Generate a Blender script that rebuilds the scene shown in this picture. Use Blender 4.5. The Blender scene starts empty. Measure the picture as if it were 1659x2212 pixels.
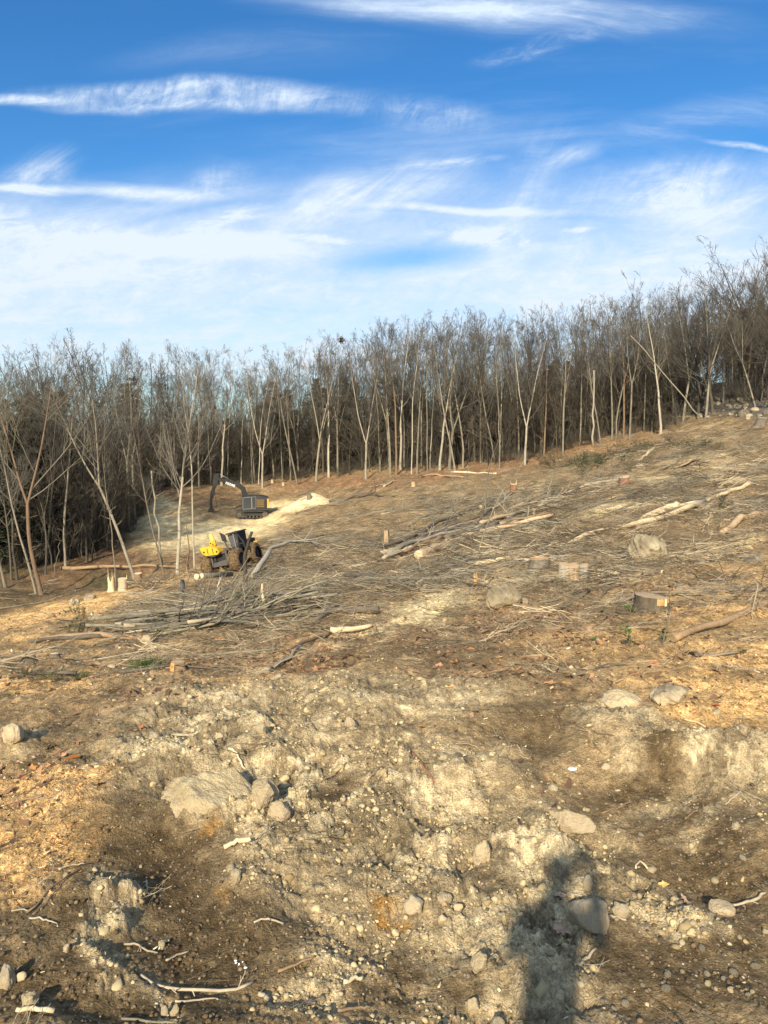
import bpy, bmesh, math, random
import numpy as np
from mathutils import Vector, Matrix, Euler

R = math.radians
rnd = random.Random(7)
scene = bpy.context.scene
COL = scene.collection

# ------------------------------------------------------------------ camera
F = 1662.0
PITCH = math.atan((1106 - 930) / F)
EYE = 2.6
CP, SP = math.cos(PITCH), math.sin(PITCH)
cam_d = bpy.data.cameras.new('camera')
cam = bpy.data.objects.new('camera', cam_d)
COL.objects.link(cam)
cam.location = (0, 0, EYE)
cam.rotation_euler = (R(90) - PITCH, 0, 0)
cam_d.sensor_fit = 'VERTICAL'
cam_d.sensor_height = 24.0
cam_d.lens = 24.0 * F / 2212.0
cam_d.clip_start = 0.02
cam_d.clip_end = 20000
scene.camera = cam

# ------------------------------------------------------------------ light
SUN_AZ = R(15.0)
SUN_EL = R(29.0)
sun_d = bpy.data.lights.new('sun', 'SUN')
sun_d.energy = 4.4
sun_d.angle = R(1.0)
sun_d.color = (1.0, 0.885, 0.68)
sun = bpy.data.objects.new('sun', sun_d)
COL.objects.link(sun)
to_sun = Vector((-math.sin(SUN_AZ) * math.cos(SUN_EL), -math.cos(SUN_AZ) * math.cos(SUN_EL), math.sin(SUN_EL)))
sun.rotation_euler = to_sun.to_track_quat('Z', 'Y').to_euler()
sun.location = (-30, -60, 60)

vs = scene.view_settings
scene.display_settings.display_device = 'sRGB'
vs.view_transform = 'Standard'
vs.look = 'None'
vs.exposure = 0.88
vs.gamma = 1.0
vs.use_curve_mapping = False
scene.render.film_transparent = False
try:
    scene.cycles.max_bounces = 5
    scene.cycles.diffuse_bounces = 3
    scene.cycles.transparent_max_bounces = 6
except Exception:
    pass

# ------------------------------------------------------------------ node helper
class NT:
    def __init__(self, tree):
        self.t = tree
        tree.nodes.clear()
    def n(self, typ, **kw):
        nd = self.t.nodes.new(typ)
        for k, v in kw.items():
            setattr(nd, k, v)
        return nd
    def link(self, a, b):
        self.t.links.new(a, b)
    def setin(self, sock, v):
        if hasattr(v, 'links') or isinstance(v, bpy.types.NodeSocket):
            self.t.links.new(v, sock)
        else:
            sock.default_value = v
    def math(self, op, a, b=None, c=None, clamp=False):
        nd = self.n('ShaderNodeMath', operation=op, use_clamp=clamp)
        self.setin(nd.inputs[0], a)
        if b is not None: self.setin(nd.inputs[1], b)
        if c is not None: self.setin(nd.inputs[2], c)
        return nd.outputs[0]
    def vmath(self, op, a, b=None):
        nd = self.n('ShaderNodeVectorMath', operation=op)
        self.setin(nd.inputs[0], a)
        if b is not None: self.setin(nd.inputs[1], b)
        return nd.outputs[0] if op not in ('LENGTH', 'DOT_PRODUCT') else nd.outputs['Value']
    def noise(self, vec, scale, detail=4, rough=0.55, dist=0.0, out='Fac'):
        nd = self.n('ShaderNodeTexNoise')
        if vec is not None: self.link(vec, nd.inputs['Vector'])
        self.setin(nd.inputs['Scale'], scale)
        nd.inputs['Detail'].default_value = detail
        nd.inputs['Roughness'].default_value = rough
        nd.inputs['Distortion'].default_value = dist
        return nd.outputs[out]
    def ramp(self, fac, stops, interp='LINEAR'):
        nd = self.n('ShaderNodeValToRGB')
        cr = nd.color_ramp
        cr.interpolation = interp
        while len(cr.elements) > 1: cr.elements.remove(cr.elements[-1])
        for i, (p, c) in enumerate(stops):
            e = cr.elements[0] if i == 0 else cr.elements.new(p)
            e.position = p
            e.color = (c[0], c[1], c[2], 1) if not isinstance(c, (int, float)) else (c, c, c, 1)
        self.link(fac, nd.inputs[0])
        return nd.outputs[0]
    def mapr(self, v, a, b, c, d, smooth=True):
        nd = self.n('ShaderNodeMapRange', interpolation_type='SMOOTHSTEP' if smooth else 'LINEAR')
        self.setin(nd.inputs['Value'], v)
        for k, x in zip(('From Min', 'From Max', 'To Min', 'To Max'), (a, b, c, d)):
            nd.inputs[k].default_value = x
        return nd.outputs['Result']
    def mix(self, fac, a, b, mode='MIX'):
        nd = self.n('ShaderNodeMix', data_type='RGBA', blend_type=mode)
        self.setin(nd.inputs[0], fac)
        for s, v in ((nd.inputs[6], a), (nd.inputs[7], b)):
            if isinstance(v, tuple) and len(v) == 3: v = (*v, 1)
            self.setin(s, v)
        return nd.outputs[2]

# ------------------------------------------------------------------ world: sky with cirrus
world = bpy.data.worlds.new('World')
scene.world = world
world.use_nodes = True
def build_world():
    w = NT(world.node_tree)
    out = w.n('ShaderNodeOutputWorld')
    bg = w.n('ShaderNodeBackground')
    bg.inputs['Strength'].default_value = 0.077
    w.link(bg.outputs[0], out.inputs[0])
    sky = w.n('ShaderNodeTexSky', sky_type='NISHITA')
    sky.sun_disc = False
    sky.sun_elevation = SUN_EL
    sky.sun_rotation = math.pi + SUN_AZ
    sky.altitude = 200
    sky.air_density = 1.0
    sky.dust_density = 0.6
    sky.ozone_density = 3.0
    tc = w.n('ShaderNodeTexCoord')
    d = tc.outputs['Generated']
    sep = w.n('ShaderNodeSeparateXYZ'); w.link(d, sep.inputs[0])
    x, y, z = sep.outputs
    hs = w.n('ShaderNodeHueSaturation')
    hs.inputs['Saturation'].default_value = 1.24
    hs.inputs['Value'].default_value = 1.0
    w.link(sky.outputs[0], hs.inputs['Color'])
    base = w.mix(1.0, hs.outputs[0], (0.70, 0.98, 1.12), 'MULTIPLY')
    # gnomonic coordinates for cloud placement (s sideways, t up) about +Y
    ay = w.math('MAXIMUM', w.math('ABSOLUTE', y), 0.12)
    s = w.math('DIVIDE', x, ay)
    t = w.math('DIVIDE', z, ay)
    st = w.n('ShaderNodeCombineXYZ'); w.link(s, st.inputs[0]); w.link(t, st.inputs[1]); w.setin(st.inputs[2], y)
    ST = st.outputs[0]
    # cloud sheet coordinates
    zz = w.math('MAXIMUM', z, 0.02)
    px = w.math('DIVIDE', x, zz); py = w.math('DIVIDE', y, zz)
    pl = w.n('ShaderNodeCombineXYZ'); w.link(px, pl.inputs[0]); w.link(py, pl.inputs[1])
    PL = pl.outputs[0]
    def mp(vec, loc=(0, 0, 0), rot=0.0, sc=(1, 1, 1), typ='POINT'):
        m = w.n('ShaderNodeMapping', vector_type=typ)
        w.link(vec, m.inputs['Vector'])
        m.inputs['Location'].default_value = loc
        m.inputs['Rotation'].default_value = (0, 0, rot)
        m.inputs['Scale'].default_value = sc
        return m.outputs[0]
    wn = w.noise(ST, 3.0, 3, 0.5, out='Color')
    warp = w.vmath('ADD', ST, w.vmath('MULTIPLY', w.vmath('SUBTRACT', wn, (0.5, 0.5, 0.5)), (0.10, 0.045, 0)))
    def px2(u, v):
        yc = (1106 - v) / F
        dy = CP + yc * SP
        return ((u - 829.5) / F / dy, (-SP + yc * CP) / dy)
    def blob(u, v, ru, rv, rot=0.0, vec=None, edge=1.0):
        su, tv = px2(u, v)
        m = mp(vec or warp, (su, tv, 0), R(rot), (ru / F, rv / F, 1e3), 'TEXTURE')
        l = w.vmath('LENGTH', m)
        return w.mapr(l, max(0.0, 1 - edge), 1.0, 1.0, 0.0)
    def streak(rot, fx, fy, seed, detail=8, rough=0.65, lo=0.4, hi=0.75, dist=0.6):
        m = mp(warp, (seed, seed * 0.7, 0), R(rot), (1 / fx, 1 / fy, 3.0), 'TEXTURE')
        return w.mapr(w.noise(m, 1.0, detail, rough, dist), lo, hi, 0, 1)
    def add(a, b): return w.math('ADD', a, b)
    def mul(a, b): return w.math('MULTIPLY', a, b)
    hor = streak(3, 2.2, 22, 3.1, lo=0.38, hi=0.72)
    hor2 = streak(-6, 5, 30, 9.3, lo=0.35, hi=0.8)
    diag = streak(33, 4, 26, 5.7, lo=0.35, hi=0.78)
    puff = streak(8, 16, 30, 4.4, detail=9, rough=.72, lo=.36, hi=.72, dist=.3)
    vert = streak(68, 11, 34, 7.7, lo=0.30, hi=0.74, dist=1.6, detail=9, rough=.7)
    vert = w.math('MULTIPLY', w.math('MULTIPLY_ADD', vert, .55, w.math('MULTIPLY', puff, .55)), 1.0)
    fine = streak(10, 16, 48, 2.2, lo=0.36, hi=0.72, rough=.72)
    tot = 0.0
    def lay(b, tex, k, floor=0.0):
        nonlocal tot
        v = mul(b, w.math('MULTIPLY_ADD', tex, k, floor * k))
        tot = v if isinstance(tot, float) else add(tot, v)
    # contrail band with ragged top
    lay(blob(395, 207, 440, 44, 0.5, edge=0.55), vert, 0.50, 0.22)
    lay(blob(20, 215, 130, 17, 2), fine, 0.9, 0.5)
    lay(blob(620, 212, 240, 30, -4), vert, 0.4, 0.25)
    lay(blob(330, 195, 260, 36, 3), vert, 0.3, 0.05)
    lay(blob(440, 230, 420, 16, 1), fine, 0.4, 0.2)
    lay(blob(900, 240, 190, 50, -8), vert, 0.5, 0.15)
    # upper right cirrus
    lay(blob(1150, 25, 560, 62, -4), hor2, 0.75, 0.25)
    lay(blob(900, 10, 420, 40, 0), hor, 0.55, 0.3)
    lay(blob(1150, 100, 170, 30, 12), fine, 0.5, 0.12)
    lay(blob(1500, 260, 330, 60, 12), hor2, 0.45, 0.1)
    lay(blob(1590, 312, 130, 9, -3), fine, 0.7, 0.2)
    lay(blob(560, 110, 420, 60, 4), hor, 0.16, 0.3)
    lay(blob(900, 300, 600, 60, 2), hor, 0.2, 0.3)
    # middle
    lay(blob(70, 375, 120, 60, 25), diag, 0.75, 0.12)
    lay(blob(60, 385, 100, 40, 10), vert, 0.5, 0.1)
    lay(blob(60, 412, 200, 14, 0), hor2, 0.7, 0.7)
    lay(blob(300, 415, 230, 22, -5), hor2, 0.75, 0.4)
    lay(blob(460, 400, 110, 50, 20), vert, 0.5, 0.1)
    lay(blob(690, 430, 170, 60, 28), diag, 0.55, 0.5)
    lay(blob(860, 400, 200, 70, 18), diag, 0.6, 0.35)
    lay(blob(1020, 455, 360, 13, -3), hor2, 0.5, 0.8)
    lay(blob(940, 350, 180, 14, 4), fine, 0.6, 0.2)
    lay(blob(1140, 400, 170, 80, 70), vert, 0.35, 0.1)
    lay(blob(1230, 345, 90, 30, 20), diag, 0.6, 0.2)
    lay(blob(1450, 400, 290, 90, 8), vert, 0.5, 0.4)
    lay(blob(1560, 430, 230, 110, 20), diag, 0.5, 0.4)
    lay(blob(500, 475, 120, 25, 10), fine, 0.6, 0.3)
    lay(blob(130, 500, 330, 45, -8), fine, 0.5, 0.3)
    lay(blob(480, 535, 300, 45, -3), hor2, 0.6, 0.4)
    lay(blob(690, 514, 90, 12, -2), fine, 0.8, 0.15)
    lay(blob(1040, 512, 180, 30, -6), fine, 0.8, 0.15)
    lay(blob(1010, 508, 120, 22, 15), diag, 0.5, 0.1)
    lay(blob(1270, 501, 60, 8, 0), fine, 0.7, 0.1)
    # low veil of cloud toward the horizon, with a blue hole
    veil_n = w.noise(mp(warp, (1, 2, 0), R(2), (2.4, 9, 0.3)), 1.0, 6, 0.55)
    tv = w.math('ADD', t, w.math('MULTIPLY_ADD', veil_n, 0.12, -0.06))
    veil = w.mapr(tv, 0.20, 0.36, 1.0, 0.0)
    veil = mul(veil, w.mapr(w.noise(mp(warp, (4, 1, 0), R(-3), (1.2, 12, 0.3)), 1.0, 5, 0.5), 0.25, 0.6, 0.72, 1.0))
    hole = add(blob(880, 553, 260, 48, 5), mul(blob(1240, 470, 180, 16, -5), 0.5))
    hole = add(hole, mul(blob(420, 455, 220, 16, 8), 0.5))
    veil = mul(veil, w.math('SUBTRACT', 1.0, mul(hole, 0.75), clamp=True))
    lowblue = w.mapr(w.math('ADD', t, mul(w.math('SUBTRACT', hor, 0.5), 0.03)), 0.02, 0.115, 0.45, 1.0)
    veil = mul(veil, lowblue)
    tot = add(tot, mul(veil, 0.92))
    # faint general cirrus over the whole sky
    gen = w.mapr(w.noise(mp(PL, (3, 5, 0), R(25), (0.22, 0.75, 1)), 1.0, 8, 0.62, 0.8), 0.5, 0.85, 0, 0.38)
    tot = add(tot, gen)
    out_m = w.math('MAXIMUM', w.mapr(z, .45, .7, 0, 1), w.mapr(y, .1, -.2, 0, 1))  # extra cloud added overhead and behind the camera to brighten the shadows
    cover_n = w.mapr(w.noise(mp(PL, (7, 2, 0), R(-20), (.5, 1.4, 1)), 1.0, 6, .6, .6), .3, .7, .15, .75)
    tot = add(tot, mul(out_m, cover_n))
    rip = w.math('MULTIPLY_ADD', w.math('SUBTRACT', puff, .45), .26, 1.0)
    rip = w.math('MULTIPLY', rip, w.math('MULTIPLY_ADD', w.math('SUBTRACT', fine, .4), .26, 1.0))
    tot = w.math('MINIMUM', mul(tot, rip), 0.93)
    cloudcol = w.ramp(w.math('MULTIPLY', t, 1.6, clamp=True), [(0.0, (5.9, 6.3, 6.8)), (0.35, (6.2, 6.8, 7.4)), (1.0, (5.8, 7.0, 8.4))])
    # colour ramp clamps above 1 are fine for float; keep as scale
    c = w.mix(tot, base, cloudcol)
    # below the horizon keep plain sky colour
    w.link(c, bg.inputs['Color'])
build_world()

# ------------------------------------------------------------------ generic helpers
def tag(o, label=None, cat=None, group=None, kind=None):
    if label: o['label'] = label
    if cat: o['category'] = cat
    if group: o['group'] = group
    if kind: o['kind'] = kind
    return o

def empty(name, loc=(0, 0, 0), rot=(0, 0, 0), **kw):
    o = bpy.data.objects.new(name, None)
    o.empty_display_size = 0.3
    COL.objects.link(o)
    o.location = loc
    o.rotation_euler = rot
    return tag(o, **kw)

def link_mesh(name, me, parent=None, loc=None, rot=None):
    o = bpy.data.objects.new(name, me)
    COL.objects.link(o)
    if parent is not None: o.parent = parent
    if loc is not None: o.location = loc
    if rot is not None: o.rotation_euler = rot
    return o

def np_mesh(name, V, Fc, mat=None, smooth=True, nside=None):
    """V (n,3); Fc (m,k) int array of equal-sided faces, or list of such arrays"""
    me = bpy.data.meshes.new(name)
    V = np.asarray(V, dtype=np.float32)
    arrs = Fc if isinstance(Fc, list) else [Fc]
    arrs = [np.asarray(a, dtype=np.int32) for a in arrs if len(a)]
    me.vertices.add(len(V))
    me.vertices.foreach_set('co', V.ravel())
    nl = sum(a.size for a in arrs); nf = sum(len(a) for a in arrs)
    me.loops.add(nl)
    me.loops.foreach_set('vertex_index', np.concatenate([a.ravel() for a in arrs]))
    me.polygons.add(nf)
    tot = np.concatenate([np.full(len(a), a.shape[1], dtype=np.int32) for a in arrs])
    st = np.concatenate([[0], np.cumsum(tot)[:-1]]).astype(np.int32)
    me.polygons.foreach_set('loop_start', st)
    if smooth:
        me.polygons.foreach_set('use_smooth', np.ones(nf, dtype=bool))
    me.update(calc_edges=True)
    if mat: me.materials.append(mat)
    return me

class MB:
    """collects verts/faces in plain lists"""
    def __init__(self): self.v = []; self.f = []
    def raw(self, vs_, fs_):
        b = len(self.v); self.v += [tuple(p) for p in vs_]; self.f += [tuple(i + b for i in q) for q in fs_]
    def box(self, c, s, rot=None, taper=1.0):
        M = (rot.to_matrix() if isinstance(rot, Euler) else rot) if rot is not None else Matrix.Identity(3)
        pts = []
        for dz in (-.5, .5):
            k = 1.0 if dz < 0 else taper
            for dx, dy in ((-.5, -.5), (.5, -.5), (.5, .5), (-.5, .5)):
                pts.append(Vector(c) + M @ Vector((dx * s[0] * k, dy * s[1] * k, dz * s[2])))
        self.raw(pts, [(0, 3, 2, 1), (4, 5, 6, 7), (0, 1, 5, 4), (1, 2, 6, 5), (2, 3, 7, 6), (3, 0, 4, 7)])
    def bar(self, a, b, w, h=None, up=(0, 1, 0)):
        a, b = Vector(a), Vector(b); h = h or w
        d = (b - a).normalized(); u = Vector(up)
        s = d.cross(u)
        if s.length < 1e-4: s = d.cross(Vector((1, 0, 0)))
        s.normalize(); t = s.cross(d)
        pts = [p + s * (i * w / 2) + t * (j * h / 2) for p in (a, b) for i, j in ((-1, -1), (1, -1), (1, 1), (-1, 1))]
        self.raw(pts, [(0, 3, 2, 1), (4, 5, 6, 7), (0, 1, 5, 4), (1, 2, 6, 5), (2, 3, 7, 6), (3, 0, 4, 7)])
    def prism(self, poly, y0, y1):
        """poly in xz, extruded along y"""
        n = len(poly)
        pts = [(p[0], y0, p[1]) for p in poly] + [(p[0], y1, p[1]) for p in poly]
        self.raw(pts, [tuple(range(n)), tuple(range(2 * n - 1, n - 1, -1))] + [(i, i + n, (i + 1) % n + n, (i + 1) % n) for i in range(n)])
    def cyl(self, a, b, r, r2=None, n=12):
        a, b = Vector(a), Vector(b); r2 = r if r2 is None else r2
        d = (b - a).normalized(); s = d.orthogonal().normalized(); t = d.cross(s)
        pts = [p + (s * math.cos(2 * math.pi * k / n) + t * math.sin(2 * math.pi * k / n)) * q for p, q in ((a, r), (b, r2)) for k in range(n)]
        self.raw(pts, [tuple(range(n - 1, -1, -1)), tuple(range(n, 2 * n))] + [(k, (k + 1) % n, (k + 1) % n + n, k + n) for k in range(n)])
    def build(self, name, mat, parent=None, smooth=False, bevel=0.0):
        me = bpy.data.meshes.new(name)
        me.from_pydata([tuple(p) for p in self.v], [], self.f)
        me.materials.append(mat)
        me.update()
        bm = bmesh.new(); bm.from_mesh(me)
        bmesh.ops.recalc_face_normals(bm, faces=bm.faces)
        if bevel > 0:
            bmesh.ops.bevel(bm, geom=[e for e in bm.edges if e.calc_face_angle(0) > 0.6], offset=bevel, segments=1, affect='EDGES')
        bm.to_mesh(me); bm.free()
        if smooth: me.polygons.foreach_set('use_smooth', np.ones(len(me.polygons), dtype=bool))
        return link_mesh(name, me, parent)

def norm(a):
    return a / np.maximum(np.linalg.norm(a, axis=-1, keepdims=True), 1e-9)

def tubes(P, RAD, n=3, cap=False, rough=0.0, rng=None):
    """P (N,k,3), RAD (N,k) -> verts, quad faces of N tubes"""
    N, k, _ = P.shape
    T = np.empty_like(P)
    T[:, 1:-1] = P[:, 2:] - P[:, :-2] if k > 2 else T[:, 1:-1]
    T[:, 0] = P[:, 1] - P[:, 0]; T[:, -1] = P[:, -1] - P[:, -2]
    T = norm(T)
    D = norm(P[:, -1] - P[:, 0])
    ref = np.where(np.abs(D[:, 2:3]) < 0.8, np.array([[0, 0, 1.0]]), np.array([[1.0, 0, 0]]))[:, None, :]
    S = norm(np.cross(T, np.broadcast_to(ref, T.shape))); U = np.cross(S, T)
    a = np.arange(n) * 2 * math.pi / n
    rr = RAD[:, :, None]
    if rough > 0: rr = rr * (1 + rough * (rng.random((N, k, n)) - 0.5) * 2)
    V = P[:, :, None, :] + S[:, :, None, :] * (np.cos(a)[None, None, :] * rr)[..., None] + U[:, :, None, :] * (np.sin(a)[None, None, :] * rr)[..., None]
    base = (np.arange(N) * k * n)[:, None, None]
    i = np.arange(k - 1)[None, :, None] * n; j = np.arange(n)[None, None, :]; j2 = (j + 1) % n
    q = np.stack([base + i + j, base + i + n + j, base + i + n + j2, base + i + j2], -1).reshape(-1, 4)
    V = V.reshape(-1, 3)
    if cap:
        c = (np.arange(N) * k * n)[:, None]
        lo = c + np.arange(n)[None, :]; hi = c + (k - 1) * n + np.arange(n)[::-1][None, :]
        return V, [q, lo, hi]
    return V, [q]

def merge(parts):
    Vs, Fs, b = [], {}, 0
    for V, fl in parts:
        for f in fl:
            Fs.setdefault(f.shape[1], []).append(f + b)
        Vs.append(V); b += len(V)
    return np.concatenate(Vs), [np.concatenate(v) for v in Fs.values()]

# ------------------------------------------------------------------ noise in numpy
def _h(ix, iy, iz, seed):
    h = (ix.astype(np.int64) * 374761393 + iy.astype(np.int64) * 668265263 + iz * 2147483647 + seed * 1274126177) & 0xffffffff
    h = ((h ^ (h >> 13)) * 1274126177) & 0xffffffff
    h = h ^ (h >> 16)
    return (h & 0xffff).astype(np.float32) / 65535.0
def vnoise(x, y, seed=0):
    x = np.asarray(x, dtype=np.float64); y = np.asarray(y, dtype=np.float64)
    ix = np.floor(x); iy = np.floor(y); fx = (x - ix).astype(np.float32); fy = (y - iy).astype(np.float32)
    ix = ix.astype(np.int64); iy = iy.astype(np.int64)
    fx = fx * fx * fx * (fx * (fx * 6 - 15) + 10); fy = fy * fy * fy * (fy * (fy * 6 - 15) + 10)
    a = _h(ix, iy, 0, seed); b = _h(ix + 1, iy, 0, seed); c = _h(ix, iy + 1, 0, seed); d = _h(ix + 1, iy + 1, 0, seed)
    return (a + (b - a) * fx) * (1 - fy) + (c + (d - c) * fx) * fy
def fbm(x, y, octv=4, seed=0, gain=0.5, billow=False):
    s = 0; a = 1.0; tot = 0
    ca, sa = math.cos(0.6), math.sin(0.6)
    for o in range(octv):
        v = vnoise(x, y, seed + o * 17)
        if billow: v = np.abs(2 * v - 1)
        s = s + a * v; tot += a; a *= gain
        x, y = (x * ca - y * sa) * 2.03 + 11.3, (x * sa + y * ca) * 2.03 + 5.7
    return s / tot

# ------------------------------------------------------------------ terrain
def ray(u, v):
    yc = (1106 - v) / F
    return ((u - 829.5) / F, CP + yc * SP, -SP + yc * CP)
def at_depth(u, v, d):
    r = ray(u, v); t = d / r[1]
    return (r[0] * t, d, EYE + r[2] * t)
CTRL = [
    (0, 2212, 3.1), (830, 2212, 3.1), (1659, 2212, 3.1), (0, 1950, 4.1), (830, 1950, 4.2), (1659, 1950, 4.15),
    (0, 1700, 5.7), (830, 1700, 5.55), (1659, 1700, 5.3), (0, 1600, 7.1), (400, 1600, 6.7), (1250, 1600, 6.3), (1659, 1600, 6.1),
    (0, 1500, 9.6), (400, 1500, 8.4), (830, 1500, 7.7), (1250, 1500, 7.3), (1659, 1500, 7.0),
    (0, 1400, 15.5), (400, 1400, 13), (830, 1400, 10.8), (1250, 1400, 9.6), (1659, 1400, 9.0),
    (0, 1345, 23), (200, 1350, 20), (400, 1350, 18), (830, 1300, 16.5), (1092, 1312, 14.2), (1659, 1300, 11.6),
    (200, 1300, 32), (300, 1275, 36), (430, 1240, 46), (640, 1280, 23),
    (1659, 1200, 16.2), (1400, 1210, 18), (1165, 1230, 18.5), (950, 1230, 24), (830, 1183, 36), (700, 1200, 38), (600, 1200, 44),
    (490, 1228, 57), (250, 1262, 56), (85, 1292, 53), (0, 1280, 56), (360, 1240, 60),
    (1659, 1100, 24.5), (1400, 1130, 25), (1200, 1100, 40), (1000, 1100, 55), (830, 1100, 70), (550, 1112, 105), (400, 1110, 98), (300, 1150, 85),
    (1659, 1020, 36), (1450, 1000, 50), (1350, 1040, 42), (1110, 1060, 66), (1000, 1030, 95), (790, 1036, 116), (560, 1060, 120), (430, 1055, 122), (340, 1062, 120),
    (1300, 980, 82), (1134, 1000, 100), (1520, 950, 66), (1659, 935, 58), (1430, 935, 95), (1530, 905, 88), (1634, 886, 80),
    (100, 1120, 105), (0, 1150, 90), (1659, 816, 104), (1566, 832, 111), (1500, 845, 116), (1400, 880, 125), (1200, 930, 140), (700, 1000, 160), (300, 1030, 170), (0, 1040, 170),
    (1710, 812, 112), (1500, 845, 124),
]
_pts = [at_depth(*c) for c in CTRL]
_pts += [(0, 0, .80), (0, 1.4, 0.52), (-6, 0, 0.5), (6, 0, .8), (0, -12, 1.6), (-40, -10, -2), (40, -10, 3.5), (0, -60, 3), (-60, 20, -6.5), (45, 30, 3.0), (60, 60, 6),
         (-9, 4, 0.2), (8, 4.2, 0.35), (12, 8, 0.3), (-14, 9, -0.6), (-26, 22, -4.8), (16, 14, 0.4), (-45, 60, -8.8), (85, 100, 10), (-90, 100, -8), (20, 210, 2), (-80, 240, -7), (90, 200, 9), (-200, 60, -8), (200, 60, 14), (0, 400, 0), (250, 350, 10), (-250, 350, -6), (-200, -200, 0), (200, -200, 10), (0, -260, 4)]
_pts = np.array(_pts)
SC = 40.0
def _warp(x, y):
    r = np.hypot(x, y) + 1e-6
    k = np.log1p(r / 4.0) / r
    return x * k, y * k
_cx, _cy = _warp(_pts[:, 0], _pts[:, 1])
def _phi(r2): return np.where(r2 > 0, 0.5 * r2 * np.log(np.maximum(r2, 1e-12)), 0)
def _tps_fit():
    n = len(_pts)
    d2 = (_cx[:, None] - _cx[None]) ** 2 + (_cy[:, None] - _cy[None]) ** 2
    K = _phi(d2) + np.eye(n) * 0.01
    Pm = np.column_stack([np.ones(n), _cx, _cy])
    A = np.zeros((n + 3, n + 3)); A[:n, :n] = K; A[:n, n:] = Pm; A[n:, :n] = Pm.T
    b = np.zeros(n + 3); b[:n] = _pts[:, 2]
    return np.linalg.solve(A, b)
_W = _tps_fit()
def base_h(x, y):
    x = np.asarray(x, dtype=np.float64); y = np.asarray(y, dtype=np.float64)
    shp = x.shape; x = x.ravel(); y = y.ravel()
    r = np.hypot(x, y); lim = 420.0
    k = np.where(r > lim, lim / np.maximum(r, 1), 1.0)
    wx, wy = _warp(x * k, y * k)
    out = np.full(x.shape, _W[-3]) + _W[-2] * wx + _W[-1] * wy
    for i in range(len(_pts)):
        out += _W[i] * _phi((wx - _cx[i]) ** 2 + (wy - _cy[i]) ** 2)
    return out.reshape(shp)
def to_px(x, y, z):
    zr = z - EYE
    dep = np.maximum(y * CP - zr * SP, 0.05)
    up = y * SP + zr * CP
    return 829.5 + F * x / dep, 1106 - F * up / dep

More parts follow.
